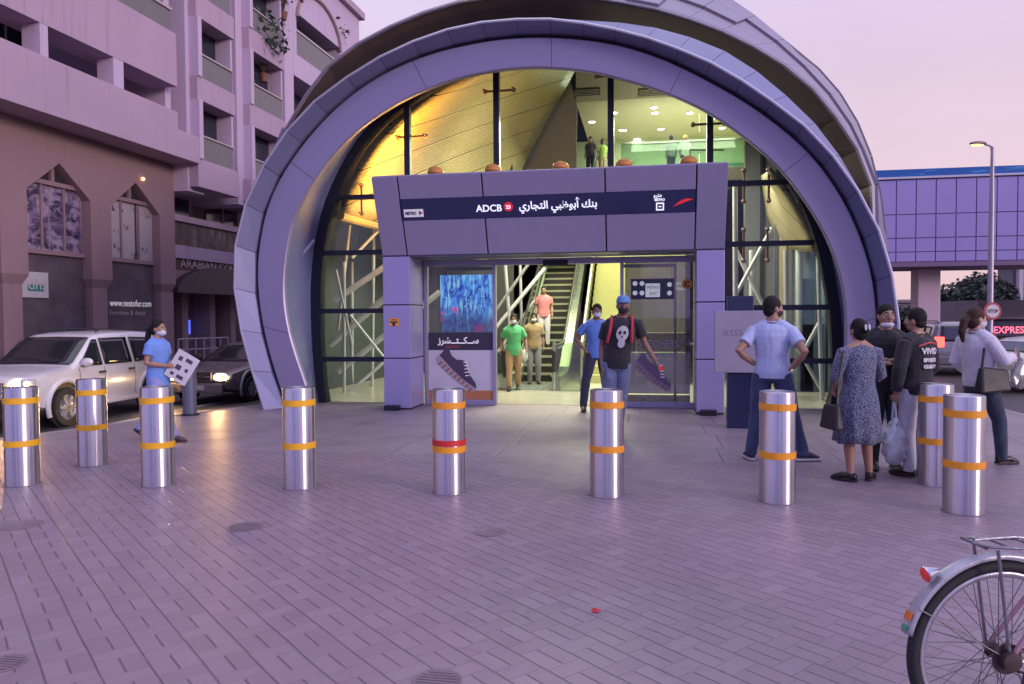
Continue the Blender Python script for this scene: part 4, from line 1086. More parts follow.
# ground storey wall with pointed openings: piers + spandrels, .7 m thick
cs=[c1+pitch*k for k in range(-3,2)]
sEnd=c2+pitch*.62
edges=[cs[0]-pitch*.5]+[c+pitch*.5 for c in cs[:-1]]+[sEnd]
b=MB()
for c,e0,e1 in zip(cs,edges,edges[1:]):
    L=[(e0,zcap),(c-hwid,zcap),(c-hwid,zsh),(c,zpk),(c,ZS),(e0,ZS)]; Rr=[(c+hwid,zcap),(e1,zcap),(e1,ZS),(c,ZS),(c,zpk),(c+hwid,zsh)]
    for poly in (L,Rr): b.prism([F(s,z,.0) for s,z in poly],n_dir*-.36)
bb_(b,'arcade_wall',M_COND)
for c,e0,e1 in zip(cs,edges,edges[1:]):   # lower, set-back piers with a sloped cap
    b=MB(); fbox(b,c+hwid+.12,min(e1+pitch*.5-hwid-.12,sEnd-.02),G0,zcap-.25,-.7,-.10)
    b.hexa([F(c+hwid+.12,zcap-.25,-.7),F(min(e1+pitch*.5-hwid,sEnd)-.12,zcap-.25,-.7),F(min(e1+pitch*.5-hwid,sEnd)-.12,zcap-.25,-.10),F(c+hwid+.12,zcap-.25,-.10),
            F(c+hwid,zcap-.003,-.7),F(min(e1+pitch*.5-hwid,sEnd),zcap-.003,-.7),F(min(e1+pitch*.5-hwid,sEnd),zcap-.003,-.003),F(c+hwid,zcap-.003,-.003)])
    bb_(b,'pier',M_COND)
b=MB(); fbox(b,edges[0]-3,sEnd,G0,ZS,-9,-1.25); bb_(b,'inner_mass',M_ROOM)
def poster_mat(kind):
    m,t,b=newmat('poster_'+kind); pos=t.new('ShaderNodeTexCoord').outputs['Object']; x,y,z=t.sep(pos)
    if kind=='photo':
        n=t.noise(t.mapping(pos,scale=(1,1,1.6)),1.5,4,.7,1.4); n2=t.noise(t.mapping(pos,scale=(2.2,1,1)),2.4,3,.6)
        c=t.mix(t.ss(n,.40,.58),(.035,.025,.06),(.33,.26,.36)); c=t.mix(t.m('MULTIPLY',t.ss(n2,.5,.6),.6),c,(.10,.06,.14))
        f=t.m('FRACT',t.m('MULTIPLY',x,.85)); 
        c=t.mix(t.m('MULTIPLY',t.m('SUBTRACT',1,t.ss(t.m('MINIMUM',f,t.m('SUBTRACT',1,f)),.02,.04)),.7),c,(.28,.2,.24))
    else:
        v=t.new('ShaderNodeTexVoronoi',distance='CHEBYCHEV'); v.inputs['Scale'].default_value=2.6; t.l.new(t.mapping(pos,scale=(.7,1,1.2)),v.inputs['Vector'])
        g=t.ss(v.outputs['Distance'],.30,.24); n=t.noise(t.mapping(pos,scale=(4,1,2)),3,3,.6)
        c=t.mix(t.m('MULTIPLY',t.ss(n,.52,.58),g),(.42,.36,.38),(.07,.05,.08))
        f=t.m('FRACT',t.m('MULTIPLY_ADD',x,.55,.2)); c=t.mix(t.m('SUBTRACT',1,t.ss(t.m('MINIMUM',f,t.m('SUBTRACT',1,f)),.02,.03)),c,(.06,.04,.06))
    t.l.new(c,b.inputs['Base Color']); b.inputs['Roughness'].default_value=.4; return m
MP1=poster_mat('photo'); MP2=poster_mat('list')
for k,c in enumerate(cs):
    w=hwid-.02
    shop=None
    b=MB(); b.prism([F(c-w,G0+.1,-.30),F(c+w,G0+.1,-.30),F(c+w,zpost-.06,-.30),F(c-w,zpost-.06,-.30)],n_dir*-.04); win=bb_(b,'shop_window',M_SHOP)
    def wb(mb,name,mt): return bb_(mb,name,mt,bld)
    b=MB(); zt_=zsh+.25; b.prism([F(c-w,zpost+.06,-.28),F(c+w,zpost+.06,-.28),F(c+w,zsh,-.28),F(c+w*.78,zt_,-.28),F(c-w*.78,zt_,-.28),F(c-w,zsh,-.28)],n_dir*-.05)
    wb(b,'poster',MP2 if k==4 else MP1)
    b=MB()
    fbox(b,c-w,c+w,zpost-.06,zpost+.06,-.34,-.20); wb(b,'transom',M_COND)
    b=MB(); fbox(b,c-w*.8,c+w*.8,zt_,zt_+.12,-.34,-.18); wb(b,'transom',M_COND)
    b=MB(); fbox(b,c-.05,c+.05,zt_+.121,zpk-.1,-.32,-.22); wb(b,'mullion',M_COND)
    for q in (-.36,.36):
        b=MB(); fbox(b,c+w*q*1.0-.03,c+w*q+.03,zpost+.061,zt_-.001,-.279,-.23); wb(b,'mullion',M_COND)
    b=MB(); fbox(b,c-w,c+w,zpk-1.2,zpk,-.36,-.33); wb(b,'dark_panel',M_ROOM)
# signs in the shop windows
M_TEAL=mat('teal_sign',(.02,.16,.16),.3,emis=(.03,.2,.2),es=.15,bump=0); M_PAPERW=mat('white_sign',(.55,.52,.52),.4,bump=0)
a=onF(22,271,-.24); e_=onF(49,298,-.24)
b=MB(); fbox(b,a[0],e_[0],e_[1],a[1],-.29,-.25); bb_(b,'window_sign',M_PAPERW)
b=MB(); fbox(b,a[0]+.18,e_[0]-.18,e_[1]+.18,a[1]-.35,-.249,-.235); bb_(b,'teal_field',M_TEAL)
def ftext(body,size,mt,px,py,off,**kw):
    s_,z_=onF(px,py,off); p=F(s_,z_,off); me=text_mesh(body,size,**kw); me.transform(BM_@frameM(p,s_dir,(0,0,1))); me.materials.clear(); me.materials.append(mt)
    o=bpy.data.objects.new("lettering",me); COL.objects.link(o); o.parent=bld
ftext('dhs',.42,M_PAPERW,28,289,-.225,sx=1.1)
ftext('www.nestofur.com',.30,mat('shop_letter',(.7,.66,.68),.4,emis=(.7,.65,.7),es=.35,bump=0),110,306,-.22,sx=.82)
ftext('Furniture & decor',.22,M_RAILT,110,315,-.22,sx=1.0)
# soffit strip light spot
a=onF(142,179,0.02); 
b=MB(); b.ellip(F(a[0],a[1],.06),(.06,.06,.06),10,6); bb_(b,'wall_lamp',emit('small_lamp_glow',(1,.35,.12),3))
# projecting storeys over the shops: solid bands with openings, offset 1.0
def s_at(px,off=1.0): 
    p=onP(px,300,BO+n_dir*off,n_dir); return (p-BO).dot(s_dir)
def z_at(px,py,off=1.0): return onF(px,py,off)[1]
S0=edges[0]-3; 
sTop=s_at(181.5); 
zb1=z_at(75,(93+.365*75+0)*1-0) if False else ZS
zo1b=(z_at(32,50)+z_at(119,87))/2; zo1t=(z_at(55,29)+z_at(119,60))/2
zo2b=z_at(129,92); zo2t=z_at(129,64)
zr1=z_at(177,57); zr0=z_at(177,37)
ST=3.25
print('LEV',ZS,zo1b,zo1t,zo2b,zo2t,zr1,zr0,sE,sTop)
zo1b=(zo1b+zo2b)/2; zo1t=(zo1t+zo2t)/2
b=MB(); fbox(b,S0,sTop,ZS,zo1b,.0,1.0); fbox(b,sTop,sE,ZS,zo1b-.55,.0,1.0); bb_(b,'balcony_band',M_CON)
b=MB(); fbox(b,S0,edges[-1]+.0,ZS+.003,ZS+18,-8,-1.5); bb_(b,'upper_mass',M_CON2)
levels=[zo1b+k*ST for k in range(5)]
hop=zo1t-zo1b
for k,zl in enumerate(levels):
    # parapet band above the opening
    b=MB(); fbox(b,S0,sTop,zl+hop,zl+ST-.75 if True else 0,-.0,1.0); bb_(b,'balcony_band',M_CON)
    if k: pass
    b=MB(); fbox(b,S0,sTop-.02,zl+ST-.75+.003,zl+ST,.75,.83); bb_(b,'balcony_panel',M_BALG)
    b=MB(); fbox(b,S0,sTop-.02,zl+ST+.001,zl+ST+.09,.70,.88); bb_(b,'balcony_rail',M_RAILT)
    for px0,px1 in ((119,129),(47,55)):
        b=MB(); fbox(b,s_at(px0),s_at(px1),zl+.002,zl+hop-.002,.45,.99); bb_(b,'balcony_post',M_CON2)
    b=MB(); fbox(b,S0,sTop,zl-.18,zl-.002,-1.5,-.002); bb_(b,'balcony_floor',M_CON)
    for q in range(6):
        s0=s_at(36)+(q-3)*3.6
        if s0+2.6>sTop: continue
        b=MB(); fbox(b,s0,s0+2.6,zl+.6,zl+2.1,-1.5,-1.46); wp_=bb_(b,'window',M_WIN)
        b=MB()
        for u in (0,.86,1.72,2.58): fbox(b,s0+u,s0+u+.05,zl+.6,zl+2.1,-1.459,-1.42)
        o_=bb_(b,'window_frame',M_RAILT)
        o_.parent=wp_; o_.matrix_parent_inverse=Matrix.Identity(4)
# end wall closing the balconies, small railing by the column
b=MB(); fbox(b,sTop+.003,sTop+.28,ZS+1.5,ZS+18,-1.5,.55); bb_(b,'end_wall',M_CON2)
# ---- towers with stacked balconies, right of the shops: columns and bays
def tower(pxa,pxb,off,first,n,step,wid_px):
    pass
colsp=[(190,206,.55),(240,254,.55),(288,297,.4)]
for a,c,off in colsp:
    b=MB(); fbox(b,s_at(a,off),s_at(c,off),ZS-.9,ZS+19,-1.5,off); bb_(b,'column',M_CON2)
TO=.85
for (a,c,ytop) in ((201,239,None),(253,288,None)):
    s0,s1=s_at(a,TO)+.02,s_at(c,TO)-.02
    zt0=z_at(a+5,(105 if a<240 else 0)+0,TO)
    if a<240: tops=z_at(205,102,TO); bots=z_at(206,133,TO)
    else: tops=z_at(257,128,TO); bots=z_at(257,128,TO)-2.2
    if a<240: zz0=tops; 
    stp=ST
    if a<240: stp=z_at(205,21,TO)-z_at(205,102,TO)
    else: stp=(z_at(256,53,TO)-z_at(256,128,TO))
    print('TOW',a,tops,stp)
    for k in range(-1,6):
        zt_=tops+k*stp; zb_=zt_-stp*.72
        if zb_<ZS-.2: continue
        # opening: zb_..zt_, solid below to the next opening's top
        b=MB(); fbox(b,s0,s1,zb_-stp*.28+.001,zb_-.001,-1.4,TO); bb_(b,'bay_band',M_CON)
        b=MB(); fbox(b,s0,s0+.22,zb_,zt_,-1.4,TO+.06); bb_(b,'bay_side',M_CON2)
        b=MB(); fbox(b,s1-.12,s1-.001,zb_,zt_,-1.4,TO-.1); bb_(b,'bay_side',M_CON2)
        b=MB(); fbox(b,s0+.23,s1-.02,zb_,zb_+stp*.29,TO-.16,TO-.10); bb_(b,'balcony_panel',M_BALG)
        b=MB(); fbox(b,s0+.23,s1-.02,zb_+stp*.29+.001,zb_+stp*.31,TO-.2,TO-.05); bb_(b,'balcony_rail',M_RAILT)
        b=MB(); fbox(b,s0+.23,s1-.13,zb_,zt_,-1.4,TO-.7); w_=bb_(b,'window',M_WIN)  # dark glass block brought forward to build the balcony opening's shade in
        b=MB(); fbox(b,(s0+s1)/2-.05,(s0+s1)/2+.05,zb_,zt_,TO-.699,TO-.64); o_=bb_(b,'window_frame',M_RAILT); o_.parent=w_
    zb_=ZS-.75
    b=MB(); fbox(b,s0-.1,s1+.1,zb_,ZS+.1,-1.4,TO+.05); bb_(b,'bay_band',M_CON)
b=MB(); fbox(b,edges[-1]+.01,s_at(297,.4)+.0,G0,ZS+19,-8,-1.45); bb_(b,'rear_mass',M_COND)
# hotel-like ground part between the shops and the ring: carved band, red signboard, arch, dark entrance
q=lambda px,py,off:onF(px,py,off)
a=q(176,215,-.3); e_=q(240,240,-.3)
sX0=edges[-1]+.02; sX1=s_at(300,-.3)
zc1=z_at(180,221,-.3); zc0=z_at(180,245,-.3); zs1_=z_at(180,258,-.3); zs0_=z_at(180,270,-.3); ze=z_at(180,290,-.3)
b=MB(); fbox(b,sX0,sX1,zc1,zc1+.22,-1.4,-.3); bb_(b,'ledge',M_CON)
mcv,t,bs=newmat('carved_frieze'); pos=t.new('ShaderNodeTexCoord').outputs['Object']
v=t.new('ShaderNodeTexVoronoi'); v.inputs['Scale'].default_value=2.6; t.l.new(t.mapping(pos,scale=(1,1,.6)),v.inputs['Vector'])
t.l.new(t.mix(t.ss(v.outputs['Distance'],.1,.5),(.16,.11,.11),(.07,.045,.05)),bs.inputs['Base Color']); t.l.new(t.bump(v.outputs['Distance'],.8,.05),bs.inputs['Normal'])
b=MB(); fbox(b,sX0,sX1,zc0,zc1-.002,-1.4,-.42); bb_(b,'carved_frieze',mcv)
b=MB(); fbox(b,sX0,sX1,zs1_,zc0-.002,-1.4,-.3); bb_(b,'ledge',M_CON)
b=MB(); fbox(b,sX0,sX1,zs0_,zs1_-.002,-1.4,-.40); bb_(b,'signboard',mat('maroon_board',(.10,.03,.035),.5))
ftext('ARABIAN COURTYARD',.42,M_RAILT,180,267,-.39,sx=1.25,extrude=.02)
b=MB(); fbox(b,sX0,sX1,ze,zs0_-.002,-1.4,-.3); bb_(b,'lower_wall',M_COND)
b=MB(); pts=[]; sc0=s_at(226,0)
for i in range(17):
    an=PI*i/16; pts.append(F(sc0+2.9*math.cos(an),ze-.1+1.0*math.sin(an),.0))
b.prism(pts,n_dir*-.295); bb_(b,'entrance_arch',mat('arch_dark',(.055,.04,.045),.5))
b=MB(); fbox(b,sX0+.1,sX1,G0,ze-.002,-6,-1.46+.5); 
for px in (177,205,226,246,262):
    s_=s_at(px,-.9); b=MB(); fbox(b,s_,s_+.35,G0,ze-.003,-1.44,-.7); bb_(b,'entrance_pier',M_COND)
M_LITW=mat('lit_lobby',(.3,.28,.26),.5,emis=(.75,.7,.66),es=.30,bump=0)
for px0,px1,py0,py1,mt in ((231,236,302,330,M_LITW),(226,229,295,325,M_LITW),(190,193,320,334,emit('blue_glow',(.05,.12,1),.8))):
    a=onF(px0,py0,-1.2); e_=onF(px1,py1,-1.2); b=MB(); fbox(b,a[0],e_[0],e_[1],a[1],-1.4,-1.3); bb_(b,'lit_opening',mt)
# windows behind the ledge
for k in range(4):
    s0=sX0+.6+k*3.3; zz=zc1+.24
    b=MB(); fbox(b,s0,s0+2.2,zz,zz+1.35,-1.44,-1.40); w_=bb_(b,'window',M_WIN)
    b=MB(); fbox(b,s0+1.05,s0+1.15,zz,zz+1.35,-1.399,-1.36); o_=bb_(b,'window_frame',M_RAILT); o_.parent=w_
b=MB(); fbox(b,S0,s_at(300,0),ROADZ+.0,ROADZ+.14,-1.2,2.6); 
sw=b.build('sidewalk',M_KERB); tag(sw,kind='structure')
# end wing with a big arched balcony opening
ewo=.4
s0=s_at(297,ewo)+.02; s1=s0+9.5
zr=onF(359,19,ewo)[1]; 
s1=onF(359,19,ewo)[0]
zo1=z_at(302,17,ewo); zo0=z_at(302,58,ewo); zo0b=z_at(345,45,ewo)
wing=empty('end_wing'); wing.parent=bld
def bw(mb,name,mt,**kw): return bb_(mb,name,mt,wing,**kw)
so0=s_at(300.5,ewo); so1=s_at(343,ewo)
b=MB(); fbox(b,s0,s1,zo1,zr,-8,ewo); bw(b,'wing_wall',M_CON2)
b=MB(); fbox(b,so1,s1,zo0-.0,zo1-.001,-8,ewo); bw(b,'wing_wall',M_CON2); b=MB(); fbox(b,s0,so0-.001,zo0,zo1-.001,-8,ewo); bw(b,'wing_wall',M_CON2)
b=MB(); fbox(b,s0,s1,zo0-1.0,zo0-.001,-8,ewo); bw(b,'wing_wall',M_CON2)
b=MB(); fbox(b,s0,s1,G0,zo0-3.4,-8,ewo-.5); bw(b,'wing_wall',M_CON)
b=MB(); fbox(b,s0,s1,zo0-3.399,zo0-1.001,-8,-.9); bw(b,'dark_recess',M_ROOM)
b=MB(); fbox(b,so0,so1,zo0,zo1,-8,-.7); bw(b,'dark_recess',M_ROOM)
b=MB(); fbox(b,so0+.02,so1-.02,zo0,zo0+1.1,ewo-.2,ewo-.12); bw(b,'balcony_panel',M_BALG)
b=MB(); fbox(b,so0+.02,so1-.02,zo0+1.101,zo0+1.2,ewo-.25,ewo-.08); bw(b,'balcony_rail',M_RAILT)
b=MB(); pts=[]
for i in range(15):
    an=PI*i/14; pts.append(F((so0+so1)/2-math.cos(an)*(so1-so0)*.5,zo1-.2+1.6*math.sin(an),ewo+.04))
b.tube(pts,.09,8); bw(b,'arch_moulding',M_COND)
b=MB(); fbox(b,s0-.2,s1+.25,zr+.001,zr+.35,-8,ewo+.25); bw(b,'roof_cornice',M_CON)
# balcony plants
M_LEAF=mat('plant_leaf',(.07,.11,.07),.6,var=.4,scale=8); M_BARK=mat('stem',(.09,.06,.05),.8); M_POT=mat('clay_pot',(.22,.10,.07),.7)
def leafy(name,base,h,spread,n,label,cat,group=None,leaf=.10,mt=None,seed=1,pot=True):
    rn=random.Random(seed); o=empty(name,base,0,label,cat,group); b=MB()
    if pot:
        pb=MB(); pb.lathe([(.14,0),(.2,.3),(.21,.32),(.18,.32),(.17,.27),(.0001,.27)],n=16); pb.build('pot',M_POT,o)
    for i in range(n):
        a=rn.uniform(0,2*PI); r=spread*rn.uniform(.2,1); z=h*rn.uniform(.35,1)+(.3 if pot else 0); tip=Vector((r*math.cos(a),r*math.sin(a),z))
        b.tube([(0,0,.25 if pot else 0),tip*.5+Vector((0,0,h*.2)),tip],[.014,.01,.005],5)
    b.build('stem',M_BARK,o); b=MB()
    for i in range(n*14):
        a=rn.uniform(0,2*PI); r=spread*math.sqrt(rn.random()); z=h*(.3+.8*rn.random()*(1-.4*r/spread))+(.3 if pot else 0)
        c=Vector((r*math.cos(a),r*math.sin(a),z)); d=Vector((rn.uniform(-1,1),rn.uniform(-1,1),rn.uniform(-.6,.6))).normalized(); e=d.cross(Vector((rn.uniform(-1,1),rn.uniform(-1,1),1))).normalized()
        l=leaf*rn.uniform(.6,1.4); b.add([c,c+d*l*.5+e*l*.28,c+d*l,c+d*l*.5-e*l*.28],[(0,1,2,3)])
    b.build('foliage',mt or M_LEAF,o); return o
def fpt(px,py,off): s_,z_=onF(px,py,off); return F(s_,z_,off)
leafy('balcony_plant',fpt(264,82,TO-.4),2.6,1.0,16,'tall pot plant spilling over the balcony next to the curved station roof','plant',leaf=.3,seed=3)
leafy('balcony_plant',fpt(283,20,TO-.2),1.6,.7,10,'small grey green plant on the highest balcony rail left of the arched opening','plant',leaf=.25,seed=4)
leafy('balcony_plant',fpt(330,52,ewo-.6),1.4,.9,10,'dark shrub behind the rail of the arched balcony opening','plant',leaf=.25,seed=5)
# ------------------------------------------------------------------ footbridge on the right
YBR=41.0
xl=onY(838,200,YBR).x; xr=onY(1024,200,YBR).x+16
zb0=onY(960,263.5,YBR).z; zb1=onY(960,177,YBR).z; zb2=onY(960,167.5,YBR).z
br=empty('footbridge',(xl,YBR,0),0,'raised walkway with violet glass panels and a blue roof strip crossing behind the street lamp','footbridge')
def bo(mb,name,mt,parent=br,o=(xl,YBR,0),**kw):
    mb.v=[tuple(Vector(v)-Vector(o)) for v in mb.v]; return mb.build(name,mt,parent,**kw)
M_VIO=mat('violet_glazing',(.36,.30,.62),.25,metal=.05,var=.15,scale=.3,bump=0,coat=.3); M_VIOF=mat('violet_frame',(.13,.10,.28),.4)
b=MB(); n=int((xr-xl)/.93); hz=[onY(960,y,YBR).z for y in (213,237,251)]
zz=[zb0+.12]+hz[::-1]+[zb1-.05]
for j in range(4):
    for i in range(n):
        b.box((xl+i*.93+.025,YBR,zz[j]+.025),(xl+(i+1)*.93-.025,YBR+.04,zz[j+1]-.025))
bo(b,'glazed_wall',M_VIO)
b=MB(); b.box((xl,YBR+.045,zb0+.1),(xr,YBR+.12,zb1)); bo(b,'mullion_grid',M_VIOF)
b=MB(); b.box((xl,YBR-.05,zb0-.12),(xr,YBR+4.2,zb0+.098)); bo(b,'deck',mat('deck_edge',(.20,.12,.22),.5))
b=MB(); b.box((xl,YBR-.08,zb1+.002),(xr,YBR+4.2,zb1+.10)); bo(b,'white_trim',mat('bridge_trim',(.6,.6,.68),.4))
def wavemat():
    m,t,b=newmat('blue_roof_strip'); pos=t.new('ShaderNodeTexCoord').outputs['Object']; x,y,z=t.sep(pos)
    n=t.noise(t.mapping(pos,scale=(.35,1,3.0),rot=(0,.12,0)),1.1,3,.6,.6)
    c=t.mix(t.ss(n,.52,.60),(.012,.12,.42),(.08,.30,.60)); c=t.mix(t.ss(n,.62,.66),c,(.65,.72,.75)); c=t.mix(t.ss(n,.70,.73),c,(.10,.35,.12))
    t.l.new(c,b.inputs['Base Color']); b.inputs['Roughness'].default_value=.35; return m
b=MB(); b.box((xl,YBR-.04,zb1+.102),(xr,YBR+4.1,zb2)); bo(b,'roof_strip',wavemat())
for px in (925.5,1180):
    c=onY(px,300,YBR+2); b=MB(); b.box((c.x-.56,YBR+1.5,ROADZ),(c.x+.56,YBR+2.6,zb0-.122)); bo(b,'pier',mat('bridge_pier',(.66,.50,.57),.7) if px<1000 else bpy.data.materials['bridge_pier'],bevel=.05)
# ------------------------------------------------------------------ street lamp with round sign
def gd(px,d,z=0.0):   # ground point at a pixel column and depth
    p=CO+_f0*d+_r0*((px-512)/FPX*d); return Vector((p.x,p.y,z))
lp=gd(990,26,ROADZ); zl=1.6+(315-148)/FPX*26
sl=empty('street_lamp',lp,0,'tall street lamp with one lit head and a round red rimmed sign on its pole','street lamp')
sl.rotation_euler.z=YAW
M_POLE=mat('lamp_pole',(.38,.34,.40),.4,metal=.4)
b=MB(); b.lathe([(.13,0),(.13,.9),(.10,1.0),(.085,zl-ROADZ-2.0),(.055,zl-ROADZ-.2),(.05,zl-ROADZ)],n=16); b.build('pole',M_POLE,sl)
hz_=zl-ROADZ
b=MB(); b.tube([(0,0,hz_-.25),(-.06,0,hz_+.02),(-.3,0,hz_+.10)],.035,8); b.build('arm',M_POLE,sl)
b=MB(); b.ellip((-.50,0,hz_+.12),(.30,.13,.075),16,8); b.build('lamp_head',mat('lamp_housing',(.25,.2,.2),.4),sl)
b=MB(); b.ellip((-.52,-.0,hz_+.075),(.22,.10,.055),14,8); b.build('lamp_glow',emit('sodium_glow',(1,.50,.08),3.2),sl)
zs=1.6+(315-311)/FPX*26-ROADZ
b=MB(); b.lathe([(.0001,-.03),(.30,-.03),(.30,0)],(0,-.11,zs),28,axis='Y'); b.build('sign_disc',mat('sign_red_ring',(.45,.05,.06),.4),sl)
b=MB(); b.lathe([(.0001,-.006),(.225,-.006),(.225,0)],(0,-.142,zs),28,axis='Y'); b.build('sign_face',mat('sign_face',(.62,.6,.64),.4),sl)
me=text_mesh('STOP',.15,align='CENTER',bold=.006); me.transform(frameM((0,-.152,zs-.05),(1,0,0),(0,0,1))); me.materials.clear(); me.materials.append(M_SIGNK:=mat('sign_black',(.03,.03,.04),.5)); o=bpy.data.objects.new("lettering",me); COL.objects.link(o); o.parent=sl
b=MB(); b.box((-.16,-.11,zs-1.25),(.16,-.08,zs-.75)); b.build('lower_plate',mat('plate_red',(.40,.06,.07),.5),sl)
# grey post and railing at the left kerb
c=onZ(190,415); gp=empty('grey_post',(c.x,c.y,0),0,'plain slim grey post by the kerb behind the woman in blue scrubs','post')
b=MB(); b.lathe([(.11,0),(.11,.82),(.10,.86),(.05,.885),(.0001,.89)],n=20); b.build('shaft',mat('grey_post_paint',(.10,.11,.16),.5),gp); b=MB(); b.lathe([(.15,0),(.15,.02),(.112,.03)],n=20); b.build('base_plate',M_DARK,gp)
c=gd(188,15.5,0); lb=empty('street_light_box',(onZ(188,417).x,onZ(188,417).y,0)) if False else None
p0=gd(178,24.5,ROADZ+.14); p1=gd(228,26.5,ROADZ+.14); rl=empty('handrail',p0,0,'pale metal railing in front of the dark hotel entrance','railing')
dv=p1-p0; b=MB()
for k in range(3): b=MB(); b.tube([Vector((0,0,.55+.35*k)),dv+Vector((0,0,.55+.35*k))],.028,8); b.build('rail',M_POLE,rl)
for k in range(7): b=MB(); b.tube([dv*(k/6),dv*(k/6)+Vector((0,0,1.25))],.03,8); b.build('upright',M_POLE,rl)

# ------------------------------------------------------------------ far side of the street at the right
def block(name,px0,px1,y_top,d,dep,matl,label,floors=4,fins=0,band=None):
    a=gd(px0,d,ROADZ); e=gd(px1,d,ROADZ); w=(e-a).length; H=1.6+(315-y_top)/FPX*d-ROADZ
    o=empty(name,a,YAW,label,'building'); 
    b=MB(); b.box((0,0,0),(w,dep,H)); b.build('wall',matl,o)
    fh=H/floors; nw=max(2,int(w/2.6))
    for f in range(floors):
        if band and f==0: continue
        for i in range(nw):
            x0=(i+.22)*w/nw; x1=(i+.78)*w/nw; b=MB(); b.box((x0,-.03,f*fh+fh*.28),(x1,.02,f*fh+fh*.8)); b.build('window',M_WIN,o)
    for i in range(fins):
        x=(i+.5)*w/fins; b=MB(); b.box((x-.18,-.5,fh),(x+.18,-.031,H)); b.build('fin',mat('fin_pale',(.45,.40,.46),.6) if i==0 else bpy.data.materials['fin_pale'],o)
    b=MB(); b.box((-.2,-.25,H+.001),(w+.2,dep,H+.3)); b.build('cornice',matl,o)
    return o,w,H
M_FARG=mat('far_grey_wall',(.16,.14,.18),.8,var=.15,scale=.4); M_FARP=mat('far_pink_wall',(.34,.27,.30),.8,var=.15,scale=.4)
o,w,H=block('office_building',1012,1190,266,64,2.0,M_FARG,'grey office building with pale upright fins at the right edge behind the lamp',floors=5,fins=18)
block('low_building',872,930,302,75,10,M_FARP,'low pinkish building seen under the walkway left of its pier',floors=2)
block('far_building',925,1002,306,95,14,M_FARG,'low grey building far off behind the trees under the walkway',floors=3)
# shop with a red neon sign
a=gd(978,44,ROADZ); sh=empty('street_shop',a,YAW,'dark low shop front with large glowing red lettering on a blue band','shop')
Hs_=1.6+(315-322)/FPX*44-ROADZ+1.0
b=MB(); b.box((0,0,0),(18,6,2.9)); b.build('wall',M_FARG,sh)
zt2=1.6+(315-319)/FPX*44-ROADZ; zt1=1.6+(315-336)/FPX*44-ROADZ
b=MB(); b.box((.1,-.3,zt1),(17.9,-.002,zt2)); b.build('sign_band',mat('blue_band',(.03,.03,.12),.4),sh)
me=text_mesh('EXPRESS MARKET',.55,bold=.012); me.transform(frameM((.7,-.32,zt1+.18),(1,0,0),(0,0,1))); me.materials.clear(); me.materials.append(emit('neon_red',(1,.05,.14),1.2)); ob=bpy.data.objects.new('neon_lettering',me); COL.objects.link(ob); ob.parent=sh
for i in range(5): b=MB(); b.box((.4+i*3.5,-.03,.1),(3.3+i*3.5,-.001,zt1-.15)); b.build('shop_window',M_LITW if i%2 else M_WIN,sh)
b=MB(); b.box((-.2,-.9,zt2+.002),(18.2,0,zt2+.12)); b.build('canopy',M_FARP,sh)
# ------------------------------------------------------------------ trees
M_CROWN=mat('crown_leaf',(.045,.062,.052),.75,var=.45,scale=1.3,bump=0); M_TRUNK=mat('trunk_bark',(.09,.065,.05),.9)
def tree(px,d,ytop,wid,seed,label,base_z=ROADZ):
    rn=random.Random(seed); p=gd(px,d,base_z); H=1.6+(315-ytop)/FPX*d-base_z
    o=empty('street_tree',p,0,label,'tree','trees beyond the street'); b=MB()
    th=H*.42; b.tube([(0,0,-.1),(.05,0,th*.5),(0,.05,th)],[.2,.15,.12],8)
    lobes=[]
    for i in range(9):
        an=rn.uniform(0,2*PI); r=wid*.5*rn.uniform(.3,.85); z=th+(H-th)*rn.uniform(.15,.75); c=Vector((r*math.cos(an),r*math.sin(an),z)); lobes.append((c,wid*rn.uniform(.18,.30)))
        b.tube([(0,0,th*.85),c*.5+Vector((0,0,th*.45)),c],[.09,.06,.02],6)
    lobes.append((Vector((0,0,H-wid*.2)),wid*.2)); b.build('trunk',M_TRUNK,o); b=MB()
    for c,r in lobes:
        for k in range(900):
            v=Vector((rn.gauss(0,1),rn.gauss(0,1),rn.gauss(0,.8))); v=v.normalized()*r*rn.uniform(.45,1.12); q=c+v
            d1=Vector((rn.uniform(-1,1),rn.uniform(-1,1),rn.uniform(-.5,.5))).normalized(); d2=d1.cross(Vector((rn.uniform(-1,1),rn.uniform(-1,1),rn.uniform(-1,1)))).normalized(); l=rn.uniform(.20,.42)
            b.add([q,q+d1*l*.5+d2*l*.3,q+d1*l,q+d1*l*.5-d2*l*.3],[(0,1,2,3)])
    b.build('crown',M_CROWN,o); return o
tree(950,58,302,4.2,1,'dark low tree farthest left of the row beyond the street')
tree(966,56,290,4.4,2,'dark rounded tree between the walkway pier and the lamp pole')
tree(983,60,279,5.2,3,'tallest dark tree right beside the lamp pole under the walkway')
tree(905,62,312,3.6,4,'small dark bushy tree seen left of the walkway pier')
tree(1003,66,292,4.6,5,'dark tree in front of the grey office building right of the lamp pole')

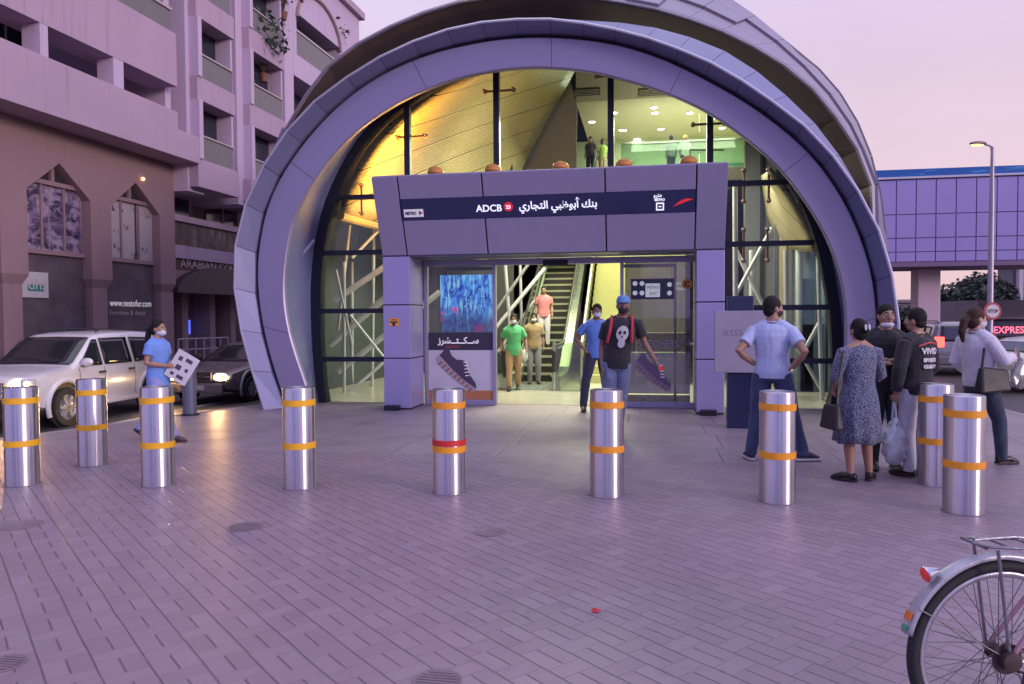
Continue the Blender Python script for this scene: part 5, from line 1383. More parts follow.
# ------------------------------------------------------------------ cars
M_TYRE=mat('tyre_rubber',(.018,.018,.02),.75); M_RIM=mat('alloy_rim',(.45,.45,.5),.3,metal=.7); M_CGL=mat('car_window',(.018,.022,.03),.06,var=.1,bump=0,spec=.9); M_TRIMB=mat('black_trim',(.02,.02,.022),.5)
M_HEAD=emit('headlight_glow',(1,.62,.25),40); M_LENS=mat('lamp_lens',(.5,.5,.52),.15,coat=.5,bump=0); M_TAIL=mat('tail_light',(.5,.01,.01),.2,emis=(1,.04,.03),es=6.0,bump=0); M_CHR=mat('car_chrome',(.6,.6,.65),.15,metal=.9,bump=0)
def interp(tab,x):
    if x>=tab[0][0]: return tab[0][1]
    for (x0,v0),(x1,v1) in zip(tab,tab[1:]):
        if x1<=x<=x0: return v0+(v1-v0)*(x-x0)/(x1-x0)
    return tab[-1][1]
def car(name,label,cat,kind,paint,loc,heading,lights='on',tail=False,group=None):
    o=empty(name,loc,math.atan2(heading.y,heading.x),label,cat,group)
    if kind=='suv':
        L2,W2,belt,zb=2.37,.925,1.08,.34
        top=[(2.37,.66),(2.34,.90),(2.22,1.00),(1.9,1.06),(1.22,1.14),(1.05,1.20),(.42,1.66),(.25,1.735),(-.1,1.775),(-1.1,1.79),(-1.95,1.75),(-2.12,1.66),(-2.30,1.12),(-2.37,.85)]
        wh=(1.46,-1.39); wr_=.375
        wins=[[(.86,1.12),(.34,1.12),(.34,1.62),(.46,1.62)] ,[(.98,1.12),(.30,1.12),(.30,1.63),(.44,1.63)],[(.20,1.12),(-.72,1.12),(-.70,1.65),(.20,1.65)],[(-.84,1.12),(-1.62,1.14),(-1.60,1.62),(-.84,1.65)]][1:]
    else:
        L2,W2,belt,zb=2.3,.89,.93,.26
        top=[(2.30,.50),(2.27,.68),(2.12,.76),(1.7,.84),(1.15,.92),(.95,.97),(.25,1.32),(.0,1.40),(-.5,1.44),(-1.0,1.41),(-1.35,1.32),(-1.85,1.04),(-2.1,1.0),(-2.27,.95),(-2.30,.6)]
        wh=(1.38,-1.33); wr_=.32
        wins=[[(.82,.965),(-.22,.97),(-.22,1.34),(.22,1.30)],[(-.30,.97),(-1.18,.98),(-1.02,1.30),(-.30,1.345)],[(-1.24,.985),(-1.55,1.0),(-1.2,1.22),(-1.10,1.28)]]
    def hw(x):
        e=max(0,(abs(x)-L2*.72)/(L2*.28)); return W2*(1-.16*e*e)
    def wtop(x):
        zt=interp(top,x); k=min(1,max(0,(zt-belt-.02)/(top[8][1]-belt))); return hw(x)*(.975-.20*k)
    N=64; xs=[L2-2*L2*i/N for i in range(N+1)]
    rows=[]
    for x in xs:
        zt=interp(top,x); w=hw(x); wt=wtop(x); bt=min(belt,zt-.05); zl=zb+ .10*max(0,(abs(x)-L2*.8)/(L2*.2))
        half=[(0,zl),(w*.86,zl),(w*.97,zl+.06),(w,zl+.22),(w*1.0,(zl+bt)/2+.05),(w*.985,bt-.06),(w*.965,bt),(wt,max(bt+.001,zt-.07)),(wt*.93,zt-.02),(wt*.72,zt),(0,zt+.012)]
        ring=[(x,y,z) for y,z in half]+[(x,-y,z) for y,z in half[-2:0:-1]]
        rows.append(ring)
    b=MB(); b.grid(rows,closed=True); b.f.append(list(range(len(rows[0])))); b.mi.append(0); b.sm.append(False)
    n_=len(rows[0]); b.f.append([N*n_+i for i in range(n_)][::-1]); b.mi.append(0); b.sm.append(False)
    b.build('body',paint,o)
    def ys(x,z):
        zt=interp(top,x); w=hw(x)*.965; wt=wtop(x); k=(z-belt)/max(.05,(zt-.07-belt)); return w+(wt-w)*min(1,max(0,k))
    for s_ in (1,-1):
        for wn in wins:
            b=MB(); n=6; rowsw=[]
            (xa,za),(xb_,zb_),(xc_,zc_),(xd_,zd_)=wn
            for j in range(n+1):
                v=j/n; r=[]
                for i in range(n+1):
                    u=i/n; x=(xa+(xb_-xa)*u)*(1-v)+(xd_+(xc_-xd_)*u)*v; z=(za+(zb_-za)*u)*(1-v)+(zd_+(zc_-zd_)*u)*v
                    r.append((x,s_*(ys(x,z)+.012),z))
                rowsw.append(r)
            b.grid(rowsw); b.build('side_window',M_CGL,o,solid=.01)
            b=MB(); per=[rowsw[0][0],rowsw[0][-1],rowsw[-1][-1],rowsw[-1][0]]; b.tube([Vector(p) for p in per],.012,6,closed=True); b.build('window_trim',M_TRIMB,o)
        for k,xd in enumerate(((.24,-.76) if kind=='suv' else (-.26,-1.2))):
            b=MB(); b.box((xd+.02,s_*(hw(xd)*.985),belt-.13),(xd+.20,s_*(hw(xd)+.03),belt-.09)); b.build('door_handle',M_TRIMB if kind=='suv' else M_CHR,o)
        # door seams, sill
        for xd in ((1.02,.25,-.78) if kind=='suv' else (.95,-.26,-1.28)):
            b=MB(); b.tube([(xd,s_*(hw(xd)*.968),belt),(xd,s_*(hw(xd)*.99),belt-.08),(xd,s_*hw(xd)*1.002,zb+.3),(xd,s_*hw(xd)*.985,zb+.1)],.006,5); b.build('door_seam',M_TRIMB,o)
        b=MB(); b.box((1.05,s_*W2*.90,zb-.04),(-1.0,s_*(W2+.02),zb+.05)); b.build('sill',M_TRIMB if kind!='suv' else paint,o,bevel=.015)
        b=MB(); xm=wins[0][0][0]-.02; b.ellip((xm,s_*(W2+.10),belt+.12),(.07,.13,.085),12,8); b.tube([(xm,s_*W2*.93,belt+.04),(xm,s_*(W2+.02),belt+.1)],.02,6); b.build('door_mirror',paint if kind=='suv' else M_TRIMB,o)
        for xw in wh:
            # dark arch disc, body coloured flare, wheel
            b=MB(); b.lathe([(.0001,0),(wr_+.075,0),(wr_+.075,.02),(.0001,.02)],(xw,s_*(hw(xw)*1.0+.004)-(.02 if s_>0 else 0),wr_+.03),26,axis='Y'); b.build('wheel_arch',M_TRIMB,o)
            b=MB(); b.tube([(xw+(wr_+.10)*math.cos(t_),s_*(hw(xw)+.0),wr_+.03+(wr_+.10)*math.sin(t_)) for t_ in [PI*(-.12+1.24*i/20) for i in range(21)]],.045,8); b.build('arch_flare',paint,o)
            b=MB(); yy=s_*(hw(xw)-.062); b.lathe([(wr_-.13,-.11),(wr_-.02,-.115),(wr_,-.08),(wr_,.08),(wr_-.02,.115),(wr_-.13,.11)],(xw,yy,wr_),30,axis='Y',cap=False); w_=b.build('wheel',M_TYRE,o)
            b=MB(); y1=yy+s_*.10; b.lathe([(.0001,0),(.07,.012*s_),(.09,-.01*s_),(wr_-.15,-.025*s_),(wr_-.13,.005*s_),(wr_-.125,-.05*s_)],(xw,y1,wr_),30,axis='Y',cap=False)
            for k in range(6):
                an=k*PI/3; b.cbox((0,0,0),(wr_*.52,.03,.065),M=Matrix.Translation((xw,y1+s_*.004,wr_))@Matrix.Rotation(an,4,'Y')@Matrix.Translation((wr_*.33,0,0)))
            b.build('rim',M_RIM,w_)
        # front lamps, tail lamps
        zf=.88 if kind=='suv' else .66; fx=L2-.10
        b=MB(); M_=Matrix.Translation((fx-.10,s_*(hw(fx)*.80),zf))@Matrix.Rotation(-s_*.55,4,'Z'); b.cbox((0,0,0),(.26,.40,.17 if kind=='suv' else .13),M=M_); b.build('headlight',M_LENS,o,bevel=.03)
        if lights=='on':
            b=MB(); b.ellip((fx+.03,s_*(hw(fx)*.80),zf),(.07,.19,.09),12,8); b.build('lamp_glow',M_HEAD,o)
        b=MB(); b.box((-L2+.03,s_*(hw(L2)*.70),.95 if kind=='suv' else .78),(-L2+.22,s_*(hw(L2)+.03),1.30 if kind=='suv' else .94)); b.build('tail_light',M_TAIL if tail else mat('tail_off',(.25,.01,.01),.2,bump=0),o,bevel=.02)
    # glass front and rear
    zc=interp(top,wins[0][0][0]+.1)
    xa=1.16 if kind=='suv' else 1.0; xt=.40 if kind=='suv' else .22
    n=6; r=[]
    for j in range(n+1):
        x=xa+(xt-xa)*j/n; z=interp(top,x)+.012; y=wtop(x)*.90; r.append([(x+.006,y*(2*i/n-1),z+.014*(1-abs(2*i/n-1))) for i in range(n+1)])
    b=MB(); b.grid(r); b.build('windscreen',M_CGL,o,solid=.008)
    xa,xt=((-2.29,-2.10) if kind=='suv' else (-1.83,-1.38)); r=[]
    for j in range(n+1):
        x=xa+(xt-xa)*j/n; z=interp(top,x)+.008; y=wtop(x)*.86; r.append([(x-.014,y*(2*i/n-1),z) for i in range(n+1)])
    b=MB(); b.grid(r); b.build('rear_window',M_CGL,o,solid=.008)
    zg=.70 if kind=='suv' else .58
    b=MB(); b.box((L2-.03,-.42,zg-.02),(L2+.012,.42,zg+.20)); g_=b.build('grille',M_TRIMB,o,bevel=.01)
    b=MB()
    for yv in (-.36,-.12,.12,.36) if kind=='suv' else (0,): b.cbox((L2+.018,yv,zg+.09),(.02,.07 if kind=='suv' else .8,.20 if kind=='suv' else .03))
    for c_ in comps(b): c_.build('grille_bar',M_CHR,o)
    b=MB(); b.box((L2-.10,-W2*.80,zb+.02),(L2+.035,W2*.80,zb+.26)); b.build('front_bumper',paint if kind!='suv' else M_TRIMB,o,bevel=.03)
    b=MB(); b.box((-L2-.05,-W2*.82,zb+.05),(-L2+.1,W2*.82,zb+.32)); b.build('rear_bumper',paint,o,bevel=.03)
    b=MB(); b.box((L2+.036,-.26,zb+.10),(L2+.046,.26,zb+.21)); b.build('number_plate',M_PAPERW,o)
    b=MB(); b.box((-L2-.062,-.26,zb+.16),(-L2-.051,.26,zb+.28)); b.build('number_plate',M_PAPERW,o)
    if kind=='suv':
        for s_ in (1,-1): b=MB(); b.tube([(.1,s_*.62,1.79),(.0,s_*.62,1.83),(-1.7,s_*.62,1.83),(-1.85,s_*.62,1.77)],.018,8); b.build('roof_rail',M_TRIMB,o)
    return o
def paint(name,col,metal=.1,rough=.28): return mat(name,col,rough,metal=metal,var=.05,scale=1.5,bump=0,coat=.6)
hd=-(_f0*math.cos(R(5.5))+_r0*math.sin(R(5.5))); left_=Vector((hd.y,-hd.x,0))
if left_.dot(_r0)>0: left_=-left_
c=gd(61,14.3,ROADZ)-hd*1.46+left_*.86
car('parked_suv','white four wheel drive wagon with lit headlights at the left kerb','car','suv',paint('suv_white',(.76,.73,.74)),(c.x,c.y,ROADZ),hd)
hd2=-(_f0*math.cos(R(13))+_r0*math.sin(R(13))); c=gd(249,18.6,ROADZ)-hd2*1.38+left_*.8
car('saloon_car','dark grey saloon with a glowing headlight, partly hidden by the left foot of the arch','car','saloon',paint('saloon_grey',(.22,.19,.20),.3),(c.x,c.y,ROADZ),hd2)
c=gd(1083,19.6,ROADZ)+_f0*.9
car('white_taxi','pale cream saloon at the right edge behind the woman in the white blouse','car','saloon',paint('cream_paint',(.62,.60,.50)),(c.x,c.y,ROADZ),(_r0*.97+_f0*.22).normalized(),lights='off')
c=gd(944,27,ROADZ)
car('grey_wagon','grey wagon with glowing red tail lights behind the white bloused woman','car','suv',paint('wagon_grey',(.26,.25,.29),.3),(c.x,c.y,ROADZ),(_f0*.96+_r0*.28).normalized(),lights='off',tail=True)
c=gd(948,21.5,ROADZ)
car('yellow_cab','low amber yellow car just visible between the sweatshirt man and the woman in white','car','saloon',paint('amber_paint',(.55,.28,.05)),(c.x,c.y+14,ROADZ),(_f0*.96+_r0*.28).normalized(),lights='off',tail=True)

def spot(loc,d,power,ang,col):
    l=bpy.data.lights.new('headlamp_beam','SPOT'); l.energy=power; l.spot_size=R(ang); l.spot_blend=.9; l.color=col; l.shadow_soft_size=.06
    o=bpy.data.objects.new('headlamp_beam',l); COL.objects.link(o); o.location=loc; o.rotation_euler=d.to_track_quat('-Z','Y').to_euler()
for nm in ('parked_suv','saloon_car'):
    o=bpy.data.objects[nm]; h_=hd if nm=='parked_suv' else hd2
    for s_ in (1,-1):
        sd_=V3=Vector((-h_.y,h_.x,0)); spot(o.location+h_*2.45+sd_*s_*.68+Vector((0,0,.85 if nm=='parked_suv' else .64)),h_+Vector((0,0,-.16))-left_*.22,260,75,(1,.55,.2))
# ------------------------------------------------------------------ people
def fabric(name,col,rough=.85,var=.10,pat=None):
    m,t,b=newmat(name); pos=t.new('ShaderNodeTexCoord').outputs['Object']
    n=t.noise(t.mapping(pos,scale=(1,1,.55)),7,4,.6,.8); f=t.noise(pos,220,2)
    c=t.mix(n,[v*(1-var) for v in col],[min(1,v*(1+var)) for v in col])
    if pat=='dots':
        v=t.new('ShaderNodeTexVoronoi'); v.inputs['Scale'].default_value=95; t.l.new(t.mapping(pos,scale=(1,1,.8)),v.inputs['Vector'])
        c=t.mix(t.m('MULTIPLY',t.ss(v.outputs['Distance'],.50,.30),.75),c,(.34,.36,.46))
    if pat=='denim': c=t.mix(t.m('MULTIPLY',t.ss(n,.5,.7),.5),c,[min(1,v*1.9) for v in col])
    t.l.new(c,b.inputs['Base Color']); b.inputs['Roughness'].default_value=rough; b.inputs['Sheen Weight'].default_value=.15
    t.l.new(t.bump(n,.55,.03,t.bump(f,.15,.002)),b.inputs['Normal']); return m
SKIN={k:mat('skin_'+k,c,.5,var=.07,scale=12,bump=.08,bscale=90) for k,c in {'tan':(.36,.20,.14),'brown':(.23,.125,.085),'dark':(.15,.08,.055),'fair':(.50,.31,.24)}.items()}
HAIR=mat('black_hair',(.012,.010,.011),.68,spec=.25,var=.4,scale=30,bump=.5,bscale=120,stretch=(1,1,.25)); HAIRB=mat('brown_hair',(.05,.022,.015),.65,spec=.3,var=.4,scale=30,bump=.5,bscale=120,stretch=(1,1,.25))
EYEW=mat('eye_white',(.6,.58,.56),.25,bump=0); EYED=mat('eye_dark',(.012,.01,.01),.15,bump=0); LIP=mat('lips',(.27,.11,.09),.5,bump=0)
MASKM=fabric('mask_pale',(.62,.66,.74),.8,.03); MASKK=fabric('mask_black',(.02,.02,.025)); SHOEK=mat('shoe_black',(.015,.015,.018),.35); SHOEN=mat('shoe_navy',(.03,.035,.07),.6); SOLEW=mat('sole_white',(.6,.6,.62),.6)
def remesh(mb,name,mt,parent,vox,smooth=2,disp=0):
    o=mb.build(name,mt,parent,fixn=False); 
    r=o.modifiers.new('r','REMESH'); r.mode='VOXEL'; r.voxel_size=vox; r.use_smooth_shade=True
    if smooth: s_=o.modifiers.new('s','SMOOTH'); s_.iterations=smooth; s_.factor=.5
    REM.append((o,name,mt,disp)); return o
REM=[]
def finish_remesh():
    dg=bpy.context.evaluated_depsgraph_get(); dg.update(); done=[]
    for o,name,mt,disp in REM:
        me=bpy.data.meshes.new_from_object(o.evaluated_get(dg)); me.name=name
        if not me.materials: me.materials.append(mt)
        me.shade_smooth()
        if disp:
            n=len(me.vertices); co=[0.0]*(3*n); no=[0.0]*(3*n); me.vertices.foreach_get('co',co); me.vertices.foreach_get('normal',no)
            for i in range(0,3*n,3):
                f=noise.noise(Vector((co[i]*9,co[i+1]*9,co[i+2]*5)))*disp+noise.noise(Vector((co[i]*22+7,co[i+1]*22,co[i+2]*9)))*disp*.5
                co[i]+=no[i]*f; co[i+1]+=no[i+1]*f; co[i+2]+=no[i+2]*f
            me.vertices.foreach_set('co',co); me.update()
        done.append((o,me))
    for o,me in done:
        old=o.data; o.modifiers.clear(); o.data=me; bpy.data.meshes.remove(old)
V=Vector
def person(loc,phi,H,label,skin='tan',hair='short',hairm=None,top=None,bottom=None,shoes=None,J=None,lean=(0,0),headyaw=0,headtilt=0,mask=None,sleeve=.62,trouserw=1.0,
           hem=.86,topfit=.022,dress=None,vox=.009,group=None,shorts=None,hand_dir=None,beard=False,collar=False,build_=1.0,cuff=None):
    k=H/1.75
    o=empty('person',loc,YAW+R(phi),label,'person',group)
    def sh(p):   # shear for a lean of the upper body
        p=V(p); t_=max(0,(p.z-.90)/.57); return V((p.x+lean[0]*t_,p.y+lean[1]*t_,p.z))
    D={'hip':(.095,0,.90),'knee':(.10,.02,.49),'ank':(.105,-.02,.085),'toe':(.125,.15,.035),'sh':(.182,-.01,1.388),'elb':(.225,-.045,1.14),'wr':(.235,.03,.90)}
    jj={}
    for s_,c in ((1,'R'),(-1,'L')):
        for n,p in D.items(): jj[n+c]=V((p[0]*s_,p[1],p[2]))
    for n in ('shR','shL'): jj[n]=sh(jj[n]); 
    for n in ('elbR','elbL','wrR','wrL'): jj[n]=jj[n]+V((lean[0],lean[1],0))*.6
    for n,p in (J or {}).items(): jj[n]=V(p)
    B=build_; S=lambda p:V(p)*k
    def tube(mb,pts,rr,n=12): mb.tube([S(p) for p in pts],[(r*k if not isinstance(r,tuple) else (r[0]*k,r[1]*k)) for r in rr],n)
    def torso(mb,e=0,z0=.86,ztop=1.475,flare=0):
        P_=[(z0,.150+flare,.108+flare),(.95,.163,.118),(1.03,.150,.112),(1.10,.143,.108),(1.22,.155,.115),(1.33,.172,.118),(1.40,.160,.100),(1.445,.105,.080)]
        pts=[sh((0,0,z)) for z,a,b_ in P_]; rr=[((a*B+e),(b_*B+e)) for z,a,b_ in P_]
        if ztop>1.46: pts.append(sh((0,-.005,ztop))); rr.append((.065+e*.5,.062+e*.5))
        tube(mb,pts,rr,20)
    # --- head frame
    hc=sh((0,.012,1.625)); Mh=Matrix.Translation(S(hc))@Matrix.Rotation(R(headyaw),4,'Z')@Matrix.Rotation(R(headtilt),4,'X')@Matrix.Scale(k,4)
    def el(mb,c,r,M=Mh,n=16,m=10,rot=None):
        T=M@Matrix.Translation(V(c)); T=T@rot if rot is not None else T; mb.ellip((0,0,0),r,n,m,M=T)
    b=MB(); torso(b)
    tube(b,[sh((0,-.01,1.42)),sh((0,-.005,1.50)),hc+V((0,-.012,-.06))],[.062,.054,.056])
    el(b,(0,0,.01),(.076,.095,.112),n=20,m=14); el(b,(0,.028,-.055),(.058,.062,.058)); el(b,(0,.058,-.088),(.026,.022,.022))
    el(b,(0,.102,-.012),(.012,.018,.026)); el(b,(0,.108,-.028),(.019,.015,.012)); el(b,(0,.082,.030),(.052,.014,.013))
    for s_ in (1,-1): tube(b,[sh((s_*.02,-.015,1.50)),sh((s_*.08,-.015,1.455)),sh((s_*.155,-.012,1.40))],[.040,.046,.050])
    for s_ in (1,-1):
        el(b,(s_*.078,-.008,-.008),(.010,.020,.032)); el(b,(s_*.045,.062,-.025),(.022,.02,.022))
    for c in 'RL':
        s_=1 if c=='R' else -1
        sh_,el_,wr=jj['sh'+c],jj['elb'+c],jj['wr'+c]
        tube(b,[sh_*.85+sh((0,0,1.38))*.15,sh_,sh_*.55+el_*.45,el_,el_*.7+wr*.3,wr],[.050*B,.052*B,.047*B,.039*B,.041*B,.027])
        hp,kn,an,to=jj['hip'+c],jj['knee'+c],jj['ank'+c],jj['toe'+c]
        tube(b,[hp+V((0,0,.03)),hp*.5+kn*.5,kn,kn*.68+an*.32,an],[.092*B,.080*B,.054*B,.056*B,.036])
        f=(to-an); f.z=0; f=f.normalized() if f.length>.01 else V((0,1,0))
        tube(b,[an+V((0,0,.0)),an-f*.03+V((0,0,-.045)),],[.038,.034]); tube(b,[an-f*.02+V((0,0,-.035)),an*.4+to*.6,to],[.036,.034,.025])
        # hand: palm, four fingers, thumb
        d=(wr-el_).normalized()
        if hand_dir and c in hand_dir: d=V(hand_dir[c]).normalized()
        side=V((0,1,0)) if abs(d.y)<.8 else V((0,0,1)); nrm=d.cross(side).normalized(); side=nrm.cross(d).normalized()
        if nrm.x*s_>0: nrm=-nrm   # palm normal towards the body
        pc=wr+d*.05
        Mp=Matrix(((side.x,nrm.x,d.x,pc.x*k),(side.y,nrm.y,d.y,pc.y*k),(side.z,nrm.z,d.z,pc.z*k),(0,0,0,1)))
        b.ellip((0,0,0),(.042*k,.018*k,.052*k),12,8,M=Mp)
        for q,(u,L) in enumerate(((.030,.066),(.010,.076),(-.010,.071),(-.029,.056))):
            p0=wr+d*.072+side*u; p1=p0+d*L*.5+nrm*.006+side*u*.12; p2=p1+d*L*.40+nrm*.022
            tube(b,[p0,p1,p2],[.0095,.009,.0075],8)
        p0=wr+d*.03+side*.030; tube(b,[p0,p0+side*.03+d*.025+nrm*.008,p0+side*.036+d*.058+nrm*.016],[.012,.010,.008],8)
    body=remesh(b,'body',SKIN[skin],o,vox,2)
    # --- clothing
    if top is not None:
        b=MB(); torso(b,topfit,z0=hem,flare=.004)
        for s_ in (1,-1): tube(b,[sh((s_*.045,-.015,1.478)),sh((s_*.09,-.014,1.446)),sh((s_*.16,-.012,1.396))],[.034+topfit*.5,.046+topfit*.6,.050+topfit*.7])
        for c in 'RL':
            sh_,el_,wr=jj['sh'+c],jj['elb'+c],jj['wr'+c]; e=topfit
            st_=sh_*.85+sh((0,0,1.37))*.15
            if sleeve<=1: end=sh_+(el_-sh_)*sleeve; tube(b,[st_,sh_,sh_*.5+end*.5,end],[.050+e*.6,.053*B+e*.6,.053*B+e*.65,(.052*B+e*.85)])
            else:
                f=(sleeve-1); end=el_+(wr-el_)*f; tube(b,[st_,sh_,sh_*.5+el_*.5,el_,el_*.5+end*.5,end],[.050+e*.6,.053*B+e*.6,.051*B+e*.6,.046*B+e*.7,.044+e*.55,.034+e*.5])
        g=remesh(b,'shirt',top,o,vox,2,disp=.006)
        # open the neckline so skin shows: a collar ring instead
        b=MB(); b.tube([S(sh((.070*math.cos(a),.064*math.sin(a)-.004,1.468-.014*math.sin(a)))) for a in [2*PI*i/20 for i in range(20)]],.009*k,8,closed=True); b.build('collar',top,o)
    if dress is not None:
        m_,zh_=dress; b=MB(); n=40; rows=[]
        torsoP=[(1.475,.070,.066),(1.455,.125,.098),(1.41,.185,.125),(1.33,.198,.140),(1.22,.182,.135),(1.10,.168,.13),(1.02,.178,.135),(.92,.205,.155),(.80,.222,.172),(.65,.238,.188),(.52,.250,.200),(zh_,.262,.208)]
        for z,a,b_ in torsoP:
            am=max(0,(1.02-z))*.055; rows.append([S(sh((a*(1+am*math.cos(9*t_+z*2)/a*.6)*math.cos(t_),b_*(1+am*math.cos(9*t_+z*2)/b_*.6)*math.sin(t_)+.0,z+ (.008*math.sin(5*t_) if z==zh_ else 0)))) for t_ in [2*PI*i/n for i in range(n)]])
        b.grid(rows[::-1],closed=True); b.build('dress',m_,o,solid=.006)
        for c in 'RL':
            b=MB(); sh_,el_=jj['sh'+c],jj['elb'+c]; st_=sh_*.7+sh((0,0,1.40))*.3; wr=jj['wr'+c]; en=el_+(wr-el_)*.15; tube(b,[st_,sh_,sh_*.5+el_*.5,el_,en],[.075,.078,.070,.060,.058],14); b.build('sleeve',m_,o)
    if bottom is not None:
        b=MB(); tube(b,[sh((0,0,1.0)),(0,0,.95),(0,0,.88),(0,-.0,.83)],[(.155*B+.008,.115*B+.008),(.166*B+.010,.122*B+.010),(.168*B+.012,.118*B+.014),(.14*B,.09*B)],18)
        for c in 'RL':
            hp,kn,an=jj['hip'+c],jj['knee'+c],jj['ank'+c]; w=trouserw
            tube(b,[hp+V((0,0,.03)),hp*.5+kn*.5,kn,kn*.5+an*.5,an+V((0,0,.03 if cuff is None else cuff)),an+V((0,0,-.02 if cuff is None else cuff-.02))],[.102*B,.095*B*w,.076*w,.070*w,.060*w,.060*w],14)
        remesh(b,'trousers',bottom,o,vox,2,disp=.007)
    # --- shoes
    for c in 'RL':
        an,to=jj['ank'+c],jj['toe'+c]; f=(to-an).normalized(); fz=V((f.x,f.y,0)).normalized(); sd=V((-fz.y,fz.x,0))
        b=MB(); pts=[an-fz*.065+V((0,0,-.028)),an-fz*.01+V((0,0,-.022)),an*.45+to*.55+V((0,0,.006)),to+V((0,0,.002)),to+f*.05+V((0,0,-.004))]
        tube(b,pts,[(.030,.036),(.040,.044),(.044,.036),(.043,.030),(.026,.020)],14)
        tube(b,[an+V((0,0,.012)),an+V((0,0,-.04))],[.044,.046])
        sm_=shoes[0] if shoes else SHOEK; s_o=remesh(b,'shoe',sm_,o,min(vox,.008),1)
        b=MB(); zz=[-.062,-.045]
        Ls=[(-.075,.024),(-.05,.036),(.02,.040),(.10,.046),(.16,.044),(.205,.026)]
        base=V((an.x,an.y,0)); pitch=math.atan2((to.z-an.z)+.05,(V((to.x-an.x,to.y-an.y))).length)
        up=V((0,0,1)); fd=(fz*math.cos(pitch)+up*math.sin(pitch)); un=(up*math.cos(pitch)-fz*math.sin(pitch)); org=an+un*-.074
        prof=[org+fd*x+sd*w for x,w in Ls]+[org+fd*x-sd*w for x,w in Ls[::-1]]
        b.prism([S(p) for p in prof],S(un*.022)); b.build('sole',shoes[1] if shoes else SHOEK,s_o,bevel=.003)
    # --- hair
    hm=hairm or HAIR
    def clipmb(mb,fn):
        keep=[]; 
        mb.f2=[]; mi=[];sm=[]
        for f,a,c in zip(mb.f,mb.mi,mb.sm):
            if all(fn(V(mb.v[i])) for i in f): mb.f2.append(f); mi.append(a); sm.append(c)
        mb.f=mb.f2; mb.mi=mi; mb.sm=sm
    if hair in ('short','long','bun','pony'):
        b=MB(); el(b,(0,-.012,.032),(.0845,.099,.106),n=22,m=16); 
        if hair!='short': el(b,(0,-.04,-.02),(.082,.075,.095))
        else: el(b,(0,-.045,-.03),(.070,.060,.060))
        if hair=='long' : tube(b,[hc+V((0,-.07,.0)),hc+V((0,-.11,-.12)),hc+V((0,-.12,-.27))],[.075,.075,.035])
        if hair=='pony': 
            dn=Mh.to_3x3()@V((0,-1,0)); dn=V((dn.x,dn.y,0)).normalized()
            tube(b,[hc+dn*.07+V((0,0,.03)),hc+dn*.14+V((0,0,-.02)),hc+dn*.17+V((0,0,-.14)),hc+dn*.16+V((0,0,-.26))],[.040,.046,.040,.014])
        if hair=='bun': el(b,(0,-.115,.01),(.05,.045,.05))
        remesh(b,'hair',hm,o,.007,1,disp=.006)
    # --- face
    for s_ in (1,-1):
        b=MB(); el(b,(s_*.031,.083,.012),(.014,.010,.009)); e_=b.build('eye',EYEW,o); b=MB(); el(b,(s_*.031,.092,.012),(.006,.004,.006)); b.build('iris',EYED,e_)
        b=MB(); tube(b,[V((0,0,0)),V((0,0,0.001))],[.001,.001],4); b=MB(); b.tube([Mh@V((s_*.016,.095,.030)),Mh@V((s_*.032,.094,.037)),Mh@V((s_*.050,.082,.032))],.005*k,6); b.build('eyebrow',HAIR,o)
    if mask=='on' or mask=='black':
        b=MB(); el(b,(0,.040,-.048),(.068,.078,.054)); clipmb(b,lambda p:(Mh.inverted()@p).y>.01); b.build('face_mask',MASKM if mask=='on' else MASKK,o)
    else:
        b=MB(); el(b,(0,.090,-.055),(.024,.008,.007)); b.build('lips',LIP,o)
        if mask=='chin':
            b=MB(); el(b,(0,.038,-.092),(.064,.066,.036)); b.build('face_mask',MASKM,o)
    if beard: b=MB(); el(b,(0,.034,-.062),(.064,.068,.058)); clipmb(b,lambda p:(Mh.inverted()@p).z<-.02); b.build('beard',HAIR,o)
    o['_']=0; del o['_']
    return o,k,sh,Mh,jj
def fp(px,py): p=onZ(px,py); return V((p.x,p.y,0))
def strap(pts,w,mt,par,name='strap',th=.004,nrm=None):
    b=MB(); b.tube(pts,[(w,th)]*len(pts) if False else w,6); return b.build(name,mt,par)

# 1 woman in blue scrubs, walking right with a paper
P1,k,sh,Mh,jj=person(fp(160,441),-97,1.60,'woman in light blue scrubs walking right with a printed sheet, white mask','tan','pony',top=fabric('scrub_blue',(.16,.30,.72)),bottom=fabric('scrub_trousers',(.27,.30,.62)),shoes=(mat('sandal',(.08,.05,.06),.5),SHOEK),mask='on',
  J={'kneeR':(.10,.14,.50),'ankR':(.10,.27,.085),'toeR':(.11,.43,.04),'kneeL':(-.09,-.06,.50),'ankL':(-.09,-.36,.17),'toeL':(-.09,-.24,.045),'elbR':(.24,-.03,1.14),'wrR':(.12,.19,1.10),'elbL':(-.23,.0,1.14),'wrL':(-.08,.20,1.10)},sleeve=.55,hem=.74,topfit=.028,headtilt=-4,build_=1.03,hand_dir={'R':(-.3,.9,.0),'L':(.3,.9,.1)})
b=MB(); M_=Matrix.Translation((.05,.36,.98))@Matrix.Rotation(R(-34),4,'X')@Matrix.Rotation(R(14),4,'Z'); b.cbox((0,0,0),(.012,.30,.40),M=M_)
sheet=b.build('paper_sheet',mat('paper_white',(.68,.68,.72),.6),P1)
b=MB()
for q,(y,z,w,h) in enumerate(((-.07,.10,.05,.06),(.04,.12,.09,.05),(-.04,-.02,.07,.07),(.07,-.01,.04,.05),(-.07,-.13,.05,.04),(.04,-.13,.09,.05))): b.cbox((0,0,0),(.002,w,h),M=M_@Matrix.Translation((.0075,y,z)))
b.build('printed_picture',mat('print_dark',(.10,.06,.12),.6),sheet)
